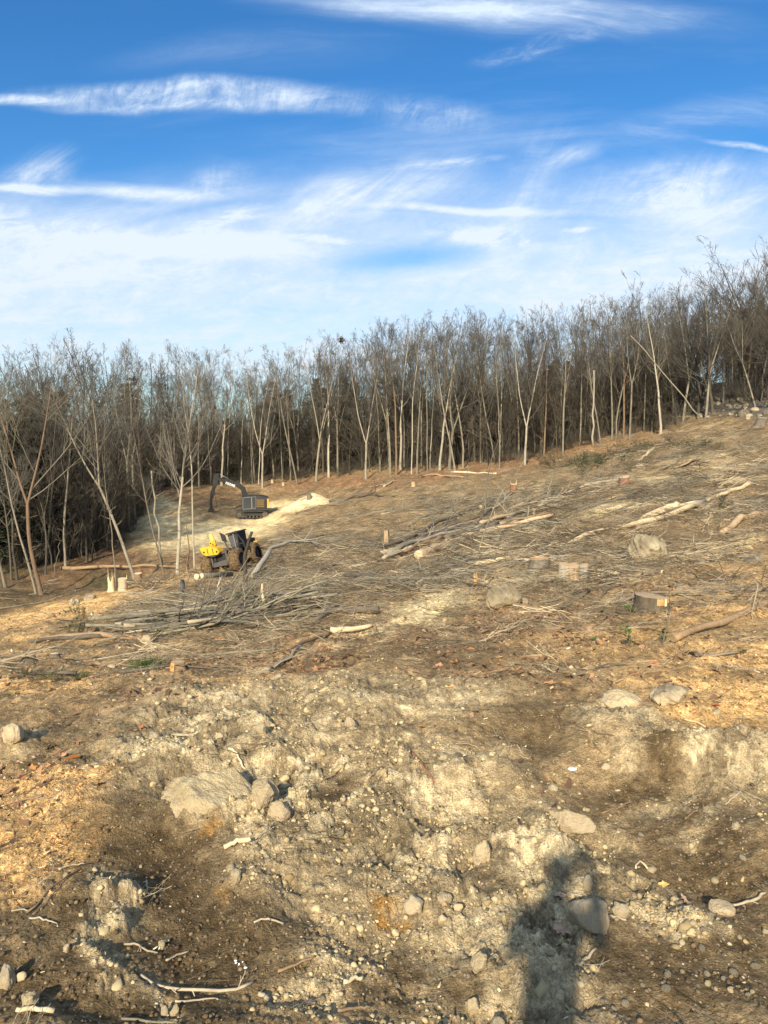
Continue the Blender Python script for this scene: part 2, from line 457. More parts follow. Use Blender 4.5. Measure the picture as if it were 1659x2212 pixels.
# coloured regions and relief, given in photo coordinates, turned once into world positions
# name: list of (u, v, ru, rv, rot_deg, strength)
REG = {
 'chip': [(50,1342,130,28,-8,1.2),(130,1324,120,26,-12,1.2),(210,1306,120,26,-13,1.2),(310,1280,110,22,-15,1.2),(390,1254,80,18,-20,1.2),(440,1238,60,14,-15,1.2),(215,1378,60,9,0,.7),(60,1385,90,12,0,.6),
          (75,1500,130,26,0,.95),(230,1470,120,14,-8,.5),(100,1720,150,60,-8,.95),(60,1830,150,75,-15,1),(0,1620,120,30,0,.3),(20,1930,90,40,0,.6),
          (1560,1500,200,50,6,1),(1600,1430,160,45,0,.85),(1420,1470,150,28,4,.7),(1540,1560,150,28,12,.7),(1470,1350,160,30,-14,.5),(1400,1420,140,30,0,.4),
          (330,1462,90,10,0,.4),(1590,1330,120,34,0,.7), (1640,1240,90,40,0,.5),(1300,1400,200,26,0,.5),(1520,1290,160,26,0,.55),(1450,1400,200,30,0,.5),(1200,1440,150,20,0,.35),(1560,1225,120,20,0,.5),(1630,1540,90,40,0,.8),(520,1470,160,14,0,.3),(130,1420,150,12,0,.4)],
 'pale': [(440,1165,150,26,-8,1),(520,1135,120,20,-6,1),(470,1150,140,32,-6,1),(560,1126,70,16,-4,1),(380,1130,95,26,5,.75),(640,1088,90,12,-3,.9),(340,1090,45,18,0,.7),(420,1180,80,18,0,.8),(330,1165,60,22,0,.4),
          (900,1320,115,30,-14,.85),(1020,1275,90,16,-16,.8),(1110,1262,70,12,-5,.6),(860,1350,100,14,-8,.7),(1310,1100,60,10,-18,.7),(1370,1095,40,8,-10,.6),
          (1440,1035,60,12,0,.6),(1600,1040,70,10,0,.4),(1500,1020,50,8,0,.3),(1250,1115,40,8,-10,.45),(1180,1240,120,18,0,.35),(1570,1190,110,20,-10,.4),(1560,990,100,10,-6,.3)],
 'clay': [(700,1720,420,150,0,.9),(400,1640,220,70,-10,1),(200,1960,55,110,5,1),(240,2090,70,60,10,.9),(330,2160,110,60,0,.5),(560,1560,330,60,0,.8),(830,1520,280,50,0,.7),
          (1000,1830,300,120,0,.9),(1150,1950,220,160,0,.9),(1250,1830,120,60,35,1),(1380,1900,110,45,42,1),(1450,2000,120,50,20,.8),(1330,1580,110,45,8,1),(1500,1640,190,50,14,1),
          (1100,2150,260,90,0,.7),(30,1610,80,45,0,.8),(850,2020,260,120,0,.55),(620,1870,130,130,0,.5),(1640,1700,80,90,0,.6),(700,2100,150,60,0,.5),(1450,1720,120,40,-25,.5),(1560,1850,80,60,-30,.4),(1620,2080,90,60,0,.5),(1400,1230,150,30,-10,.3),(1250,1460,160,30,0,.3)],
 'moist': [(360,1820,160,60,5,.9),(330,1870,200,130,12,1),(430,2010,200,100,0,1),(150,2150,200,90,0,1),(420,2170,180,50,0,.9),(1380,1660,120,32,-14,1),(1560,1830,150,120,-30,.85),(1500,1760,160,70,-25,.7),(1290,1740,70,60,30,.5),
           (1570,2080,140,110,0,.8),(1420,2120,130,100,0,.8),(1340,2060,90,60,30,.7),(860,2100,80,80,0,.8),(1150,1580,110,50,0,.6),(720,1700,55,28,-25,.9),(640,1790,80,40,0,.4),
           (1000,1430,160,26,0,.5),(1100,1400,200,30,0,.4),(560,2060,90,90,0,.6),(560,1960,70,50,0,.6),(1000,2120,80,40,0,.7),(1060,1900,60,30,0,.5),(60,2000,120,60,0,.7),
           (300,1690,180,20,-6,.5),(1570,1930,120,50,0,.6),(60,1560,150,20,0,.4),(1450,1160,80,20,0,.3)],
 'crest': [(200,1950,50,95,5,1),(238,2085,55,48,10,1),(330,2165,60,36,0,.8),(1250,1830,90,34,35,.9),(1385,1905,100,34,42,1),(1460,1990,100,34,20,.9),(1330,1570,100,30,8,.9),(1500,1612,170,30,12,1),(1630,1650,60,34,10,.9),(455,1660,130,34,-4,.9),(560,1590,140,34,0,.8),(1440,1720,70,16,-30,.7),(1540,1740,60,14,-35,.7),(1490,1790,70,16,-30,.6),(1600,1700,60,20,-35,.6)],
 'leaf': [(1200,1350,300,60,-4,.6),(1100,1470,260,50,0,.4),(1350,1290,300,60,-8,.5),(850,1400,300,40,0,.5),(500,1440,300,50,0,.5),(1500,1250,220,60,0,.4),(1000,1250,200,30,0,.4),(300,1540,260,40,0,.4)],
 'rust': [(1000,1018,260,22,-8,1),(720,1042,180,16,-4,.85),(1250,975,160,22,-12,.8),(1400,950,100,20,0,.4),(430,1070,170,18,0,.6),(250,1215,220,40,0,.55),(480,1210,160,22,0,.6),(560,1190,90,12,0,.4),(130,1245,200,24,0,.4),(480,1260,80,12,0,.5)],
 'green': [(260,1255,90,18,0,.8),(1250,1000,80,18,-10,.5),(40,1230,60,20,0,.4),(1380,990,60,10,0,.3),(320,1435,35,8,0,.4),(30,1478,40,12,0,.3)],
 'ochre': [(815,1955,45,22,10,1),(840,1985,30,12,0,1),(465,1805,12,12,0,.7),(505,1925,14,18,0,.6)],
}
def region(name, u, v, x, y):
    m = np.zeros(u.shape)
    for (cu, cv, ru, rv, rot, s) in REG[name]:
        sel = (np.abs(u - cu) < (ru + rv) * 1.6) & (np.abs(v - cv) < (ru + rv) * 1.6)
        if not sel.any(): continue
        a = R(rot); du = u[sel] - cu; dv = v[sel] - cv
        p = (du * math.cos(a) + dv * math.sin(a)) / ru; q = (-du * math.sin(a) + dv * math.cos(a)) / rv
        # negative rot tilts the patch up to the right in the picture
        d = np.sqrt(p * p + q * q)
        k = np.clip(1.35 - d, 0, 1); k = k * k * (3 - 2 * k) * s
        m[sel] = np.maximum(m[sel], k)
    return m

BUMPS = [ # u, v, across(m), along(m), rot, height
 (195,1955,.22,.40,-8,.11),(235,2085,.22,.18,0,.06),(455,1662,.70,.34,5,.17),(330,1640,.4,.3,0,.10),(560,1600,.5,.3,0,.12),(520,1740,.4,.2,0,.06),
 (1320,1585,.34,.26,0,.20),(1480,1625,.7,.22,-8,.20),(1620,1640,.5,.28,-12,.16),(1250,1830,.22,.34,35,.08),(1380,1910,.22,.4,40,.09),(1460,2000,.35,.2,10,.07),
 (25,1605,.4,.35,0,.20),(780,1560,.5,.35,0,.10),(720,1610,.3,.25,0,.08),(850,1620,.4,.2,0,.07),(1000,1680,.6,.3,0,.05),(1050,2085,.25,.12,0,.07),(1100,1940,.5,.3,0,.05),
 (330,1880,.6,.7,0,-.10),(430,2040,.6,.4,0,-.05),(1150,1590,.45,.35,0,-.10),(1400,1690,.5,.25,-10,-.05),(720,1700,.18,.15,0,-.06),(860,2110,.3,.3,0,-.04),(1560,1900,.7,.4,0,-.05),
 (560,1850,.3,.3,0,.05),(580,1930,.2,.3,0,.05),(1180,1770,.3,.2,30,.06),(1550,1330,1.2,.7,-20,.14),(1100,1380,1.8,.8,0,.10),(300,1500,1.6,.8,0,.12),
 (850,1430,.8,.3,20,.09),(1000,1500,1.0,.4,0,.08),(600,1490,.9,.35,10,.10),(1620,1180,1.6,.8,0,.2),(1480,1240,1.5,.6,0,.12),
]
def hit(u, v, h=None):
    """world point on the smooth terrain seen at photo position (u, v)"""
    r = ray(u, v)
    ds = np.concatenate([np.arange(2.0, 12, .05), np.arange(12, 60, .2), np.arange(60, 260, .5)])
    hh = (h or base_h)(r[0] / r[1] * ds, ds)
    zz = EYE + r[2] / r[1] * ds
    below = np.where(zz < hh)[0]
    i = below[0] if len(below) else len(ds) - 1
    if i > 0 and len(below):
        a, b = zz[i - 1] - hh[i - 1], hh[i] - zz[i]
        d = ds[i - 1] + (ds[i] - ds[i - 1]) * a / max(a + b, 1e-9)
    else: d = ds[i]
    return (r[0] / r[1] * d, d, EYE + r[2] / r[1] * d)
_B = []
for (u, v, a, b, rot, h) in BUMPS:
    p = hit(u, v); _B.append((p[0], p[1], a, b, R(rot), h))
PILE = hit(676, 1090)

def masks(x, y, zb):
    u, v = to_px(x, y, zb)
    r = np.hypot(x, y)
    # ragged edges from world-space noise, scaled with distance
    sc = 2.6 / np.maximum(r / 5.0, .7)
    lg = np.log(np.maximum(r, 1.0))
    th = np.arctan2(x, np.maximum(y, .01))
    nu = (fbm(th * 9, lg * 9, 5, 31, .62) - .5) * 190
    nv = (fbm(th * 9 + 40, lg * 9 + 9, 5, 57, .62) - .5) * 120
    fine = (fbm(th * 60, lg * 60, 3, 77, .65) - .5)
    front = (y > 0.3)
    # nearer the far fields the picture compresses: damp the vertical wobble there
    k = np.clip((v - 1180) / 650, .07, 1.0)
    M = {}
    for nme in REG:
        m = region(nme, u + nu * np.clip(k * 1.2, .3, 1), v + nv * k, x, y) * front
        M[nme] = np.clip(m * (1 + fine * 1.4), 0, 1)
    return M, u, v

def height(x, y, want=False):
    x = np.asarray(x, dtype=np.float64); y = np.asarray(y, dtype=np.float64)
    zb = base_h(x, y)
    M, u, v = masks(x, y, zb)
    M['moist'] = M['moist'] * (1 - np.clip(M['crest'] * 1.2, 0, 1)); M['clay'] = np.maximum(M['clay'], M['crest'])
    M['clay'] = M['clay'] * (1 - .85 * np.clip(M['moist'] * 1.3, 0, 1))
    r = np.hypot(x, y)
    M['brk'] = np.clip((fbm(x * 3.6, y * 3.6, 5, 301, .68) - .475) * 20, 0, 1) * np.clip(M['clay'] * 1.2, 0, 1)
    z = zb - M['brk'] * .022 * np.clip(1.5 - r / 20, 0, 1)
    wob = 1 + .5 * (fbm(x * 2.2, y * 2.2, 3, 5) - .5)
    for (bx, by, a, b, rot, h) in _B:
        sel = (np.abs(x - bx) < 3 * max(a, b)) & (np.abs(y - by) < 3 * max(a, b))
        if not sel.any(): continue
        dx = x[sel] - bx; dy = y[sel] - by
        p = (dx * math.cos(rot) + dy * math.sin(rot)) / a; q = (-dx * math.sin(rot) + dy * math.cos(rot)) / b
        z[sel] += h * wob[sel] * np.exp(-(p * p + q * q) * .9)
    # sawdust pile
    dx = x - PILE[0]; dy = y - PILE[1] - 1.0
    z += 1.45 * np.exp(-((dx / 1.6) ** 2 + (dy / 2.2) ** 2)) + .95 * np.exp(-(((dx + 2.4) / 1.9) ** 2 + (dy / 2.0) ** 2)) + .4 * np.exp(-(((dx + 4.8) / 1.9) ** 2 + (dy / 2.0) ** 2))
    clay, moist = M['clay'], M['moist']
    rough = np.clip(.55 + .9 * clay - .75 * moist, .12, 1.5)
    nearf = np.clip(1.4 - r / 26.0, .25, 1)
    z += (fbm(x * .55, y * .55, 3, 3) - .5) * (.22 + .25 * np.clip(r / 50, 0, 1))
    z += (fbm(x * 2.1, y * 2.1, 3, 9) - .5) * .24 * (.45 + .5 * rough) + (.4 - fbm(x * 8.5, y * 8.5, 2, 15, .5, True)) * .030 * clay * nearf
    z += (fbm(x * 5.5, y * 5.5, 4, 21, .6) - .5) * .085 * rough
    cl = fbm(x * 17, y * 17, 3, 44, .6)
    z += (np.clip(cl, .42, .62) - .5) * .085 * rough * nearf
    z += (.45 - fbm(x * 42, y * 42, 2, 71, .6, True)) * .020 * (rough + .25) * nearf
    z += (fbm(x * .12, y * .12, 2, 88) - .5) * .9 * np.clip((r - 25) / 40, 0, 1)
    if want: return z, zb, M, u, v
    return z
def H1(x, y): return float(height(np.array([x]), np.array([y]))[0])
def ground_at(u, v):
    p = hit(u, v)
    return Vector((p[0], p[1], H1(p[0], p[1])))

# ------------------------------------------------------------------ materials
def pbr(name, color, rough=.85, metal=0.0, var=.25, scale=6.0, bump=.0, bscale=30.0, col2=None, rand=.0, spec=.3, detail=5):
    m = bpy.data.materials.new(name); m.use_nodes = True
    w = NT(m.node_tree)
    out = w.n('ShaderNodeOutputMaterial'); b = w.n('ShaderNodeBsdfPrincipled')
    w.link(b.outputs[0], out.inputs[0])
    tc = w.n('ShaderNodeTexCoord'); V = tc.outputs['Object']
    n1 = w.noise(V, scale, detail, .6)
    c = w.mix(w.mapr(n1, .35, .65, 0, 1), tuple(x * (1 - var) for x in color), tuple(min(1, x * (1 + var)) for x in (col2 or color)))
    if rand > 0:
        oi = w.n('ShaderNodeObjectInfo')
        k = w.math('MULTIPLY_ADD', oi.outputs['Random'], rand * 2, 1 - rand)
        cc = w.n('ShaderNodeCombineXYZ')
        for i in range(3): w.link(k, cc.inputs[i])
        c = w.mix(1.0, c, cc.outputs[0], 'MULTIPLY')
    w.link(c, b.inputs['Base Color'])
    b.inputs['Roughness'].default_value = rough
    b.inputs['Metallic'].default_value = metal
    b.inputs['Specular IOR Level'].default_value = spec
    if bump > 0:
        bp = w.n('ShaderNodeBump'); bp.inputs['Distance'].default_value = bump
        w.link(w.noise(V, bscale, 6, .65), bp.inputs['Height'])
        w.link(bp.outputs[0], b.inputs['Normal'])
    return m

def bark_mat(name, dark, light, rand=.25, sx=9.0, sz=1.2, bump=.02):
    m = bpy.data.materials.new(name); m.use_nodes = True
    w = NT(m.node_tree)
    out = w.n('ShaderNodeOutputMaterial'); b = w.n('ShaderNodeBsdfPrincipled')
    w.link(b.outputs[0], out.inputs[0])
    tc = w.n('ShaderNodeTexCoord')
    mp = w.n('ShaderNodeMapping'); w.link(tc.outputs['Object'], mp.inputs[0]); mp.inputs['Scale'].default_value = (sx, sx, sz)
    n1 = w.noise(mp.outputs[0], 1.0, 6, .7)
    n2 = w.noise(tc.outputs['Object'], .6, 3, .6)
    f = w.math('MULTIPLY_ADD', n2, .9, w.math('MULTIPLY_ADD', n1, 1.3, -.6), clamp=True)
    c = w.mix(f, dark, light)
    oi = w.n('ShaderNodeObjectInfo')
    k = w.math('MULTIPLY_ADD', oi.outputs['Random'], rand * 2, 1 - rand)
    cc = w.n('ShaderNodeCombineXYZ')
    for i in range(3): w.link(k, cc.inputs[i])
    c = w.mix(1.0, c, cc.outputs[0], 'MULTIPLY')
    w.link(c, b.inputs['Base Color'])
    b.inputs['Roughness'].default_value = .9
    b.inputs['Specular IOR Level'].default_value = .15
    bp = w.n('ShaderNodeBump'); bp.inputs['Distance'].default_value = bump
    w.link(n1, bp.inputs['Height']); w.link(bp.outputs[0], b.inputs['Normal'])
    return m

M = {}
M['bark_grey'] = bark_mat('bark_grey', (.085, .074, .054), (.33, .29, .215))
M['bark_pale'] = bark_mat('bark_pale', (.17, .15, .11), (.50, .45, .35), .15)
M['bark_brown'] = bark_mat('bark_brown', (.09, .06, .04), (.27, .185, .12), .15)
M['bark_dark'] = bark_mat('bark_dark', (.04, .034, .026), (.125, .108, .082))  # dark bark; on back-row trees the tone also stands for woodland shade
M['twig'] = bark_mat('twig_bark', (.078, .069, .055), (.20, .18, .145), .3, 3, 1)
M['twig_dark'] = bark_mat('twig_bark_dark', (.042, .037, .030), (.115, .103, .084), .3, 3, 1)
M['log_bark'] = bark_mat('log_bark', (.06, .05, .04), (.24, .20, .15), .25, 8, 8, .01)
M['branch_bark'] = bark_mat('branch_bark', (.065, .055, .038), (.29, .255, .18), .35, 7, 7, .005)
M['log_dark'] = bark_mat('dark_log_bark', (.035, .028, .019), (.16, .13, .092), .1, 14, 5, .02)
M['peeled'] = bark_mat('peeled_wood', (.27, .17, .09), (.60, .45, .28), .12, 14, 3, .004)
M['cream'] = bark_mat('fresh_wood', (.48, .35, .20), (.74, .61, .39), .08, 20, 3, .003)
M['red_wood'] = bark_mat('reddish_wood', (.13, .06, .035), (.34, .16, .095), .1, 12, 4, .006)
M['orange_wood'] = pbr('orange_wood', (.52, .27, .10), .8, var=.2, scale=14, bump=.004)
M['stick_pale'] = bark_mat('dead_stick', (.20, .155, .10), (.50, .42, .30), .2, 20, 8, .003)
M['stick_brown'] = bark_mat('brown_stick', (.14, .09, .05), (.38, .26, .15), .2, 20, 8, .003)

def rock_mat(name, a, b_, stain=None, bump=.02, sc=3.0, dirt=(.42, .33, .20)):
    m = bpy.data.materials.new(name); m.use_nodes = True
    w = NT(m.node_tree)
    out = w.n('ShaderNodeOutputMaterial'); b = w.n('ShaderNodeBsdfPrincipled')
    w.link(b.outputs[0], out.inputs[0])
    tc = w.n('ShaderNodeTexCoord'); V = tc.outputs['Object']
    c = w.mix(w.mapr(w.noise(V, sc, 8, .65), .3, .7, 0, 1), a, b_)
    c = w.mix(w.mapr(w.noise(V, sc * 9, 4, .7), .55, .75, 0, .55), c, tuple(x * .45 for x in a))
    if stain: c = w.mix(w.mapr(w.noise(V, sc * .8, 4, .6, .4), .5, .58, 0, .9), c, stain)
    ge = w.n('ShaderNodeNewGeometry')
    sp = w.n('ShaderNodeSeparateXYZ'); w.link(tc.outputs['Object'], sp.inputs[0])
    low = w.math('ADD', sp.outputs[2], w.math('MULTIPLY', w.noise(V, sc * 2.5, 4, .6), -.25))
    c = w.mix(w.mapr(low, -.16, .02, .8, 0), c, dirt)
    oi = w.n('ShaderNodeObjectInfo')
    k = w.math('MULTIPLY_ADD', oi.outputs['Random'], .4, .8)
    cc = w.n('ShaderNodeCombineXYZ')
    for i in range(3): w.link(k, cc.inputs[i])
    c = w.mix(1.0, c, cc.outputs[0], 'MULTIPLY')
    w.link(c, b.inputs['Base Color']); b.inputs['Roughness'].default_value = .9; b.inputs['Specular IOR Level'].default_value = .2
    bp = w.n('ShaderNodeBump'); bp.inputs['Distance'].default_value = bump
    w.link(w.noise(V, sc * 8, 8, .7), bp.inputs['Height']); w.link(bp.outputs[0], b.inputs['Normal'])
    return m
M['rock'] = rock_mat('boulder_stone', (.20, .16, .10), (.46, .39, .26), (.25, .19, .11), .05, 3.0)
M['rock_stained'] = rock_mat('boulder_stained', (.20, .16, .10), (.44, .375, .25), (.11, .075, .04), .05, 2.2)
M['rock_dirt'] = rock_mat('boulder_dirt_covered', (.42, .325, .185), (.66, .53, .315), (.40, .30, .165), .05, 3.0, (.50, .39, .25))
M['rock_dark'] = rock_mat('bank_stone', (.085, .07, .05), (.25, .215, .16), None, .02, 4)
M['stone'] = rock_mat('stone_pale', (.27, .225, .15), (.50, .43, .31), (.33, .27, .18), .015, 9)
M['stone_grey'] = rock_mat('stone_grey', (.15, .13, .095), (.40, .355, .26), (.24, .20, .135), .015, 9)
M['stone_yellow'] = rock_mat('stone_yellow', (.36, .28, .15), (.55, .45, .27), None, .006, 12)

def scatter_mat(name, stops, rough=.9):
    m = bpy.data.materials.new(name); m.use_nodes = True
    w = NT(m.node_tree)
    out = w.n('ShaderNodeOutputMaterial'); b = w.n('ShaderNodeBsdfPrincipled')
    w.link(b.outputs[0], out.inputs[0])
    oi = w.n('ShaderNodeObjectInfo')
    tc = w.n('ShaderNodeTexCoord')
    f = w.math('ADD', oi.outputs['Random'], w.math('MULTIPLY_ADD', w.noise(tc.outputs['Object'], 4, 3, .6), .3, -.15), clamp=True)
    w.link(w.ramp(f, stops), b.inputs['Base Color'])
    b.inputs['Roughness'].default_value = rough; b.inputs['Specular IOR Level'].default_value = .15
    return m
M['s_pebble'] = scatter_mat('pebbles', [(0, (.22, .165, .095)), (.35, (.31, .24, .15)), (.7, (.38, .31, .20)), (.95, (.50, .43, .31)), (1, (.16, .13, .10))])
M['s_clod'] = scatter_mat('soil_clods', [(0, (.24, .175, .09)), (.4, (.38, .295, .16)), (1, (.50, .40, .23))])
M['s_dark_clod'] = scatter_mat('dark_soil_clods', [(0, (.075, .05, .028)), (.6, (.13, .09, .05)), (1, (.22, .16, .09))])
M['s_chip_orange'] = scatter_mat('orange_wood_chips', [(0, (.24, .11, .04)), (.3, (.46, .24, .09)), (.7, (.66, .40, .17)), (1, (.80, .58, .32))])
M['s_chip_pale'] = scatter_mat('pale_wood_chips', [(0, (.40, .27, .12)), (.4, (.64, .49, .26)), (1, (.84, .72, .48))])
M['s_brush'] = scatter_mat('undergrowth_twigs', [(0, (.03, .027, .021)), (.6, (.075, .066, .051)), (1, (.15, .134, .105))])
M['s_leaf'] = scatter_mat('dead_leaves', [(0, (.075, .045, .03)), (.35, (.16, .09, .055)), (.7, (.25, .15, .09)), (.9, (.33, .22, .15)), (1, (.42, .17, .05))])
M['s_twig'] = scatter_mat('slash_twigs', [(0, (.07, .05, .032)), (.4, (.17, .125, .075)), (.7, (.32, .25, .16)), (.9, (.50, .41, .27)), (1, (.76, .60, .37))])
M['s_twig_grey'] = scatter_mat('grey_slash_twigs', [(0, (.06, .05, .036)), (.5, (.16, .14, .10)), (.85, (.30, .27, .20)), (1, (.52, .46, .34))])
M['needle'] = scatter_mat('evergreen_needles', [(0, (.010, .019, .009)), (.6, (.024, .040, .018)), (1, (.050, .064, .024))])
M['needle_cut'] = scatter_mat('cut_evergreen_needles', [(0, (.022, .032, .015)), (.6, (.042, .060, .026)), (1, (.08, .085, .04))])
M['grass'] = scatter_mat('grass_blades', [(0, (.05, .075, .025)), (1, (.13, .15, .05))])
M['green_leaf'] = scatter_mat('green_leaves', [(0, (.03, .075, .02)), (1, (.09, .17, .04))])

def ground_material():
    m = bpy.data.materials.new('churned_soil'); m.use_nodes = True
    w = NT(m.node_tree)
    out = w.n('ShaderNodeOutputMaterial'); b = w.n('ShaderNodeBsdfPrincipled')
    w.link(b.outputs[0], out.inputs[0])
    at = w.n('ShaderNodeAttribute', attribute_name='soil')
    kd = w.n('ShaderNodeAttribute', attribute_name='kinds')   # r chips, g clay, b litter / slash
    sp = w.n('ShaderNodeSeparateColor'); w.link(kd.outputs['Color'], sp.inputs[0])
    ge = w.n('ShaderNodeNewGeometry'); P = ge.outputs['Position']
    n_a = w.noise(P, 1.1, 8, .68)
    n_b = w.noise(P, 14, 6, .7)
    n_c = w.noise(P, 75, 3, .7)
    def grey(v):
        c = w.n('ShaderNodeCombineXYZ')
        for i in range(3): w.link(v, c.inputs[i])
        return c.outputs[0]
    k = w.math('MULTIPLY', w.mapr(n_a, .3, .7, .72, 1.25), w.math('MULTIPLY', w.mapr(n_b, .3, .72, .62, 1.38), w.mapr(n_c, .3, .7, .72, 1.28)))
    c = w.mix(1.0, at.outputs['Color'], grey(k), 'MULTIPLY')
    # cells read as chips, crumbs and leaves at three sizes
    def cells(scale, stretch=(1, 1, 1), rot=0.0):
        mp = w.n('ShaderNodeMapping'); w.link(P, mp.inputs[0])
        mp.inputs['Scale'].default_value = stretch; mp.inputs['Rotation'].default_value = (0, 0, rot)
        vo = w.n('ShaderNodeTexVoronoi'); w.link(mp.outputs[0], vo.inputs['Vector']); vo.inputs['Scale'].default_value = scale
        s = w.n('ShaderNodeSeparateColor'); w.link(vo.outputs['Color'], s.inputs[0])
        return s.outputs[0], s.outputs[1], vo.outputs['Distance']
    r1, g1, d1 = cells(70, (1, .45, 1), .5)
    r2, g2, d2 = cells(22, (1, .35, 1), -.7)
    r3, g3, d3 = cells(7, (.45, 1, 1), .35)
    chip = sp.outputs[0]; clay = sp.outputs[1]; lit = sp.outputs[2]
    # chips: strong light/dark speckle
    f = w.math('MULTIPLY', chip, w.mapr(w.math('MULTIPLY_ADD', r2, .5, w.math('MULTIPLY', r1, .5)), .45, .8, 0, .75))
    c = w.mix(f, c, w.mix(1.0, c, (1.7, 1.75, 1.8), 'MULTIPLY'))
    f = w.math('MULTIPLY', chip, w.mapr(w.math('MULTIPLY_ADD', g2, .5, w.math('MULTIPLY', g1, .5)), .58, .8, 0, .8))
    c = w.mix(f, c, w.mix(1.0, c, (.35, .30, .28), 'MULTIPLY'))
    # litter
    f = w.math('MULTIPLY', lit, w.mapr(r2, .72, .95, 0, .8, False))
    c = w.mix(f, c, w.mix(1.0, c, (1.9, 1.8, 1.65), 'MULTIPLY'))
    f = w.math('MULTIPLY', lit, w.mapr(g2, .6, .9, 0, .75, False))
    c = w.mix(f, c, w.mix(1.0, c, (.42, .38, .36), 'MULTIPLY'))
    f = w.math('MULTIPLY', lit, w.mapr(r3, .75, .95, 0, .6, False))
    c = w.mix(f, c, w.mix(1.0, c, (1.6, 1.55, 1.45), 'MULTIPLY'))
    # small pale stones and crumbs in soil
    f = w.math('MULTIPLY', w.mapr(r1, .90, .95, 0, .8, False), w.mapr(d1, .25, .5, 1, 0))
    c = w.mix(w.math('MULTIPLY', f, .8), c, (.50, .43, .33))
    w.link(c, b.inputs['Base Color'])
    b.inputs['Roughness'].default_value = .95
    b.inputs['Specular IOR Level'].default_value = .1
    h = w.math('ADD', w.math('MULTIPLY', n_b, .8), w.math('MULTIPLY', n_c, .30))
    h = w.math('ADD', h, w.math('MULTIPLY', d1, .12))
    h = w.math('ADD', h, w.math('MULTIPLY', w.math('MULTIPLY', w.math('ADD', r2, g3), .5), w.math('MULTIPLY_ADD', lit, .5, w.math('MULTIPLY', chip, .3))))
    bp = w.n('ShaderNodeBump'); bp.inputs['Distance'].default_value = .06; bp.inputs['Strength'].default_value = 1.0
    w.link(h, bp.inputs['Height']); w.link(bp.outputs[0], b.inputs['Normal'])
    return m

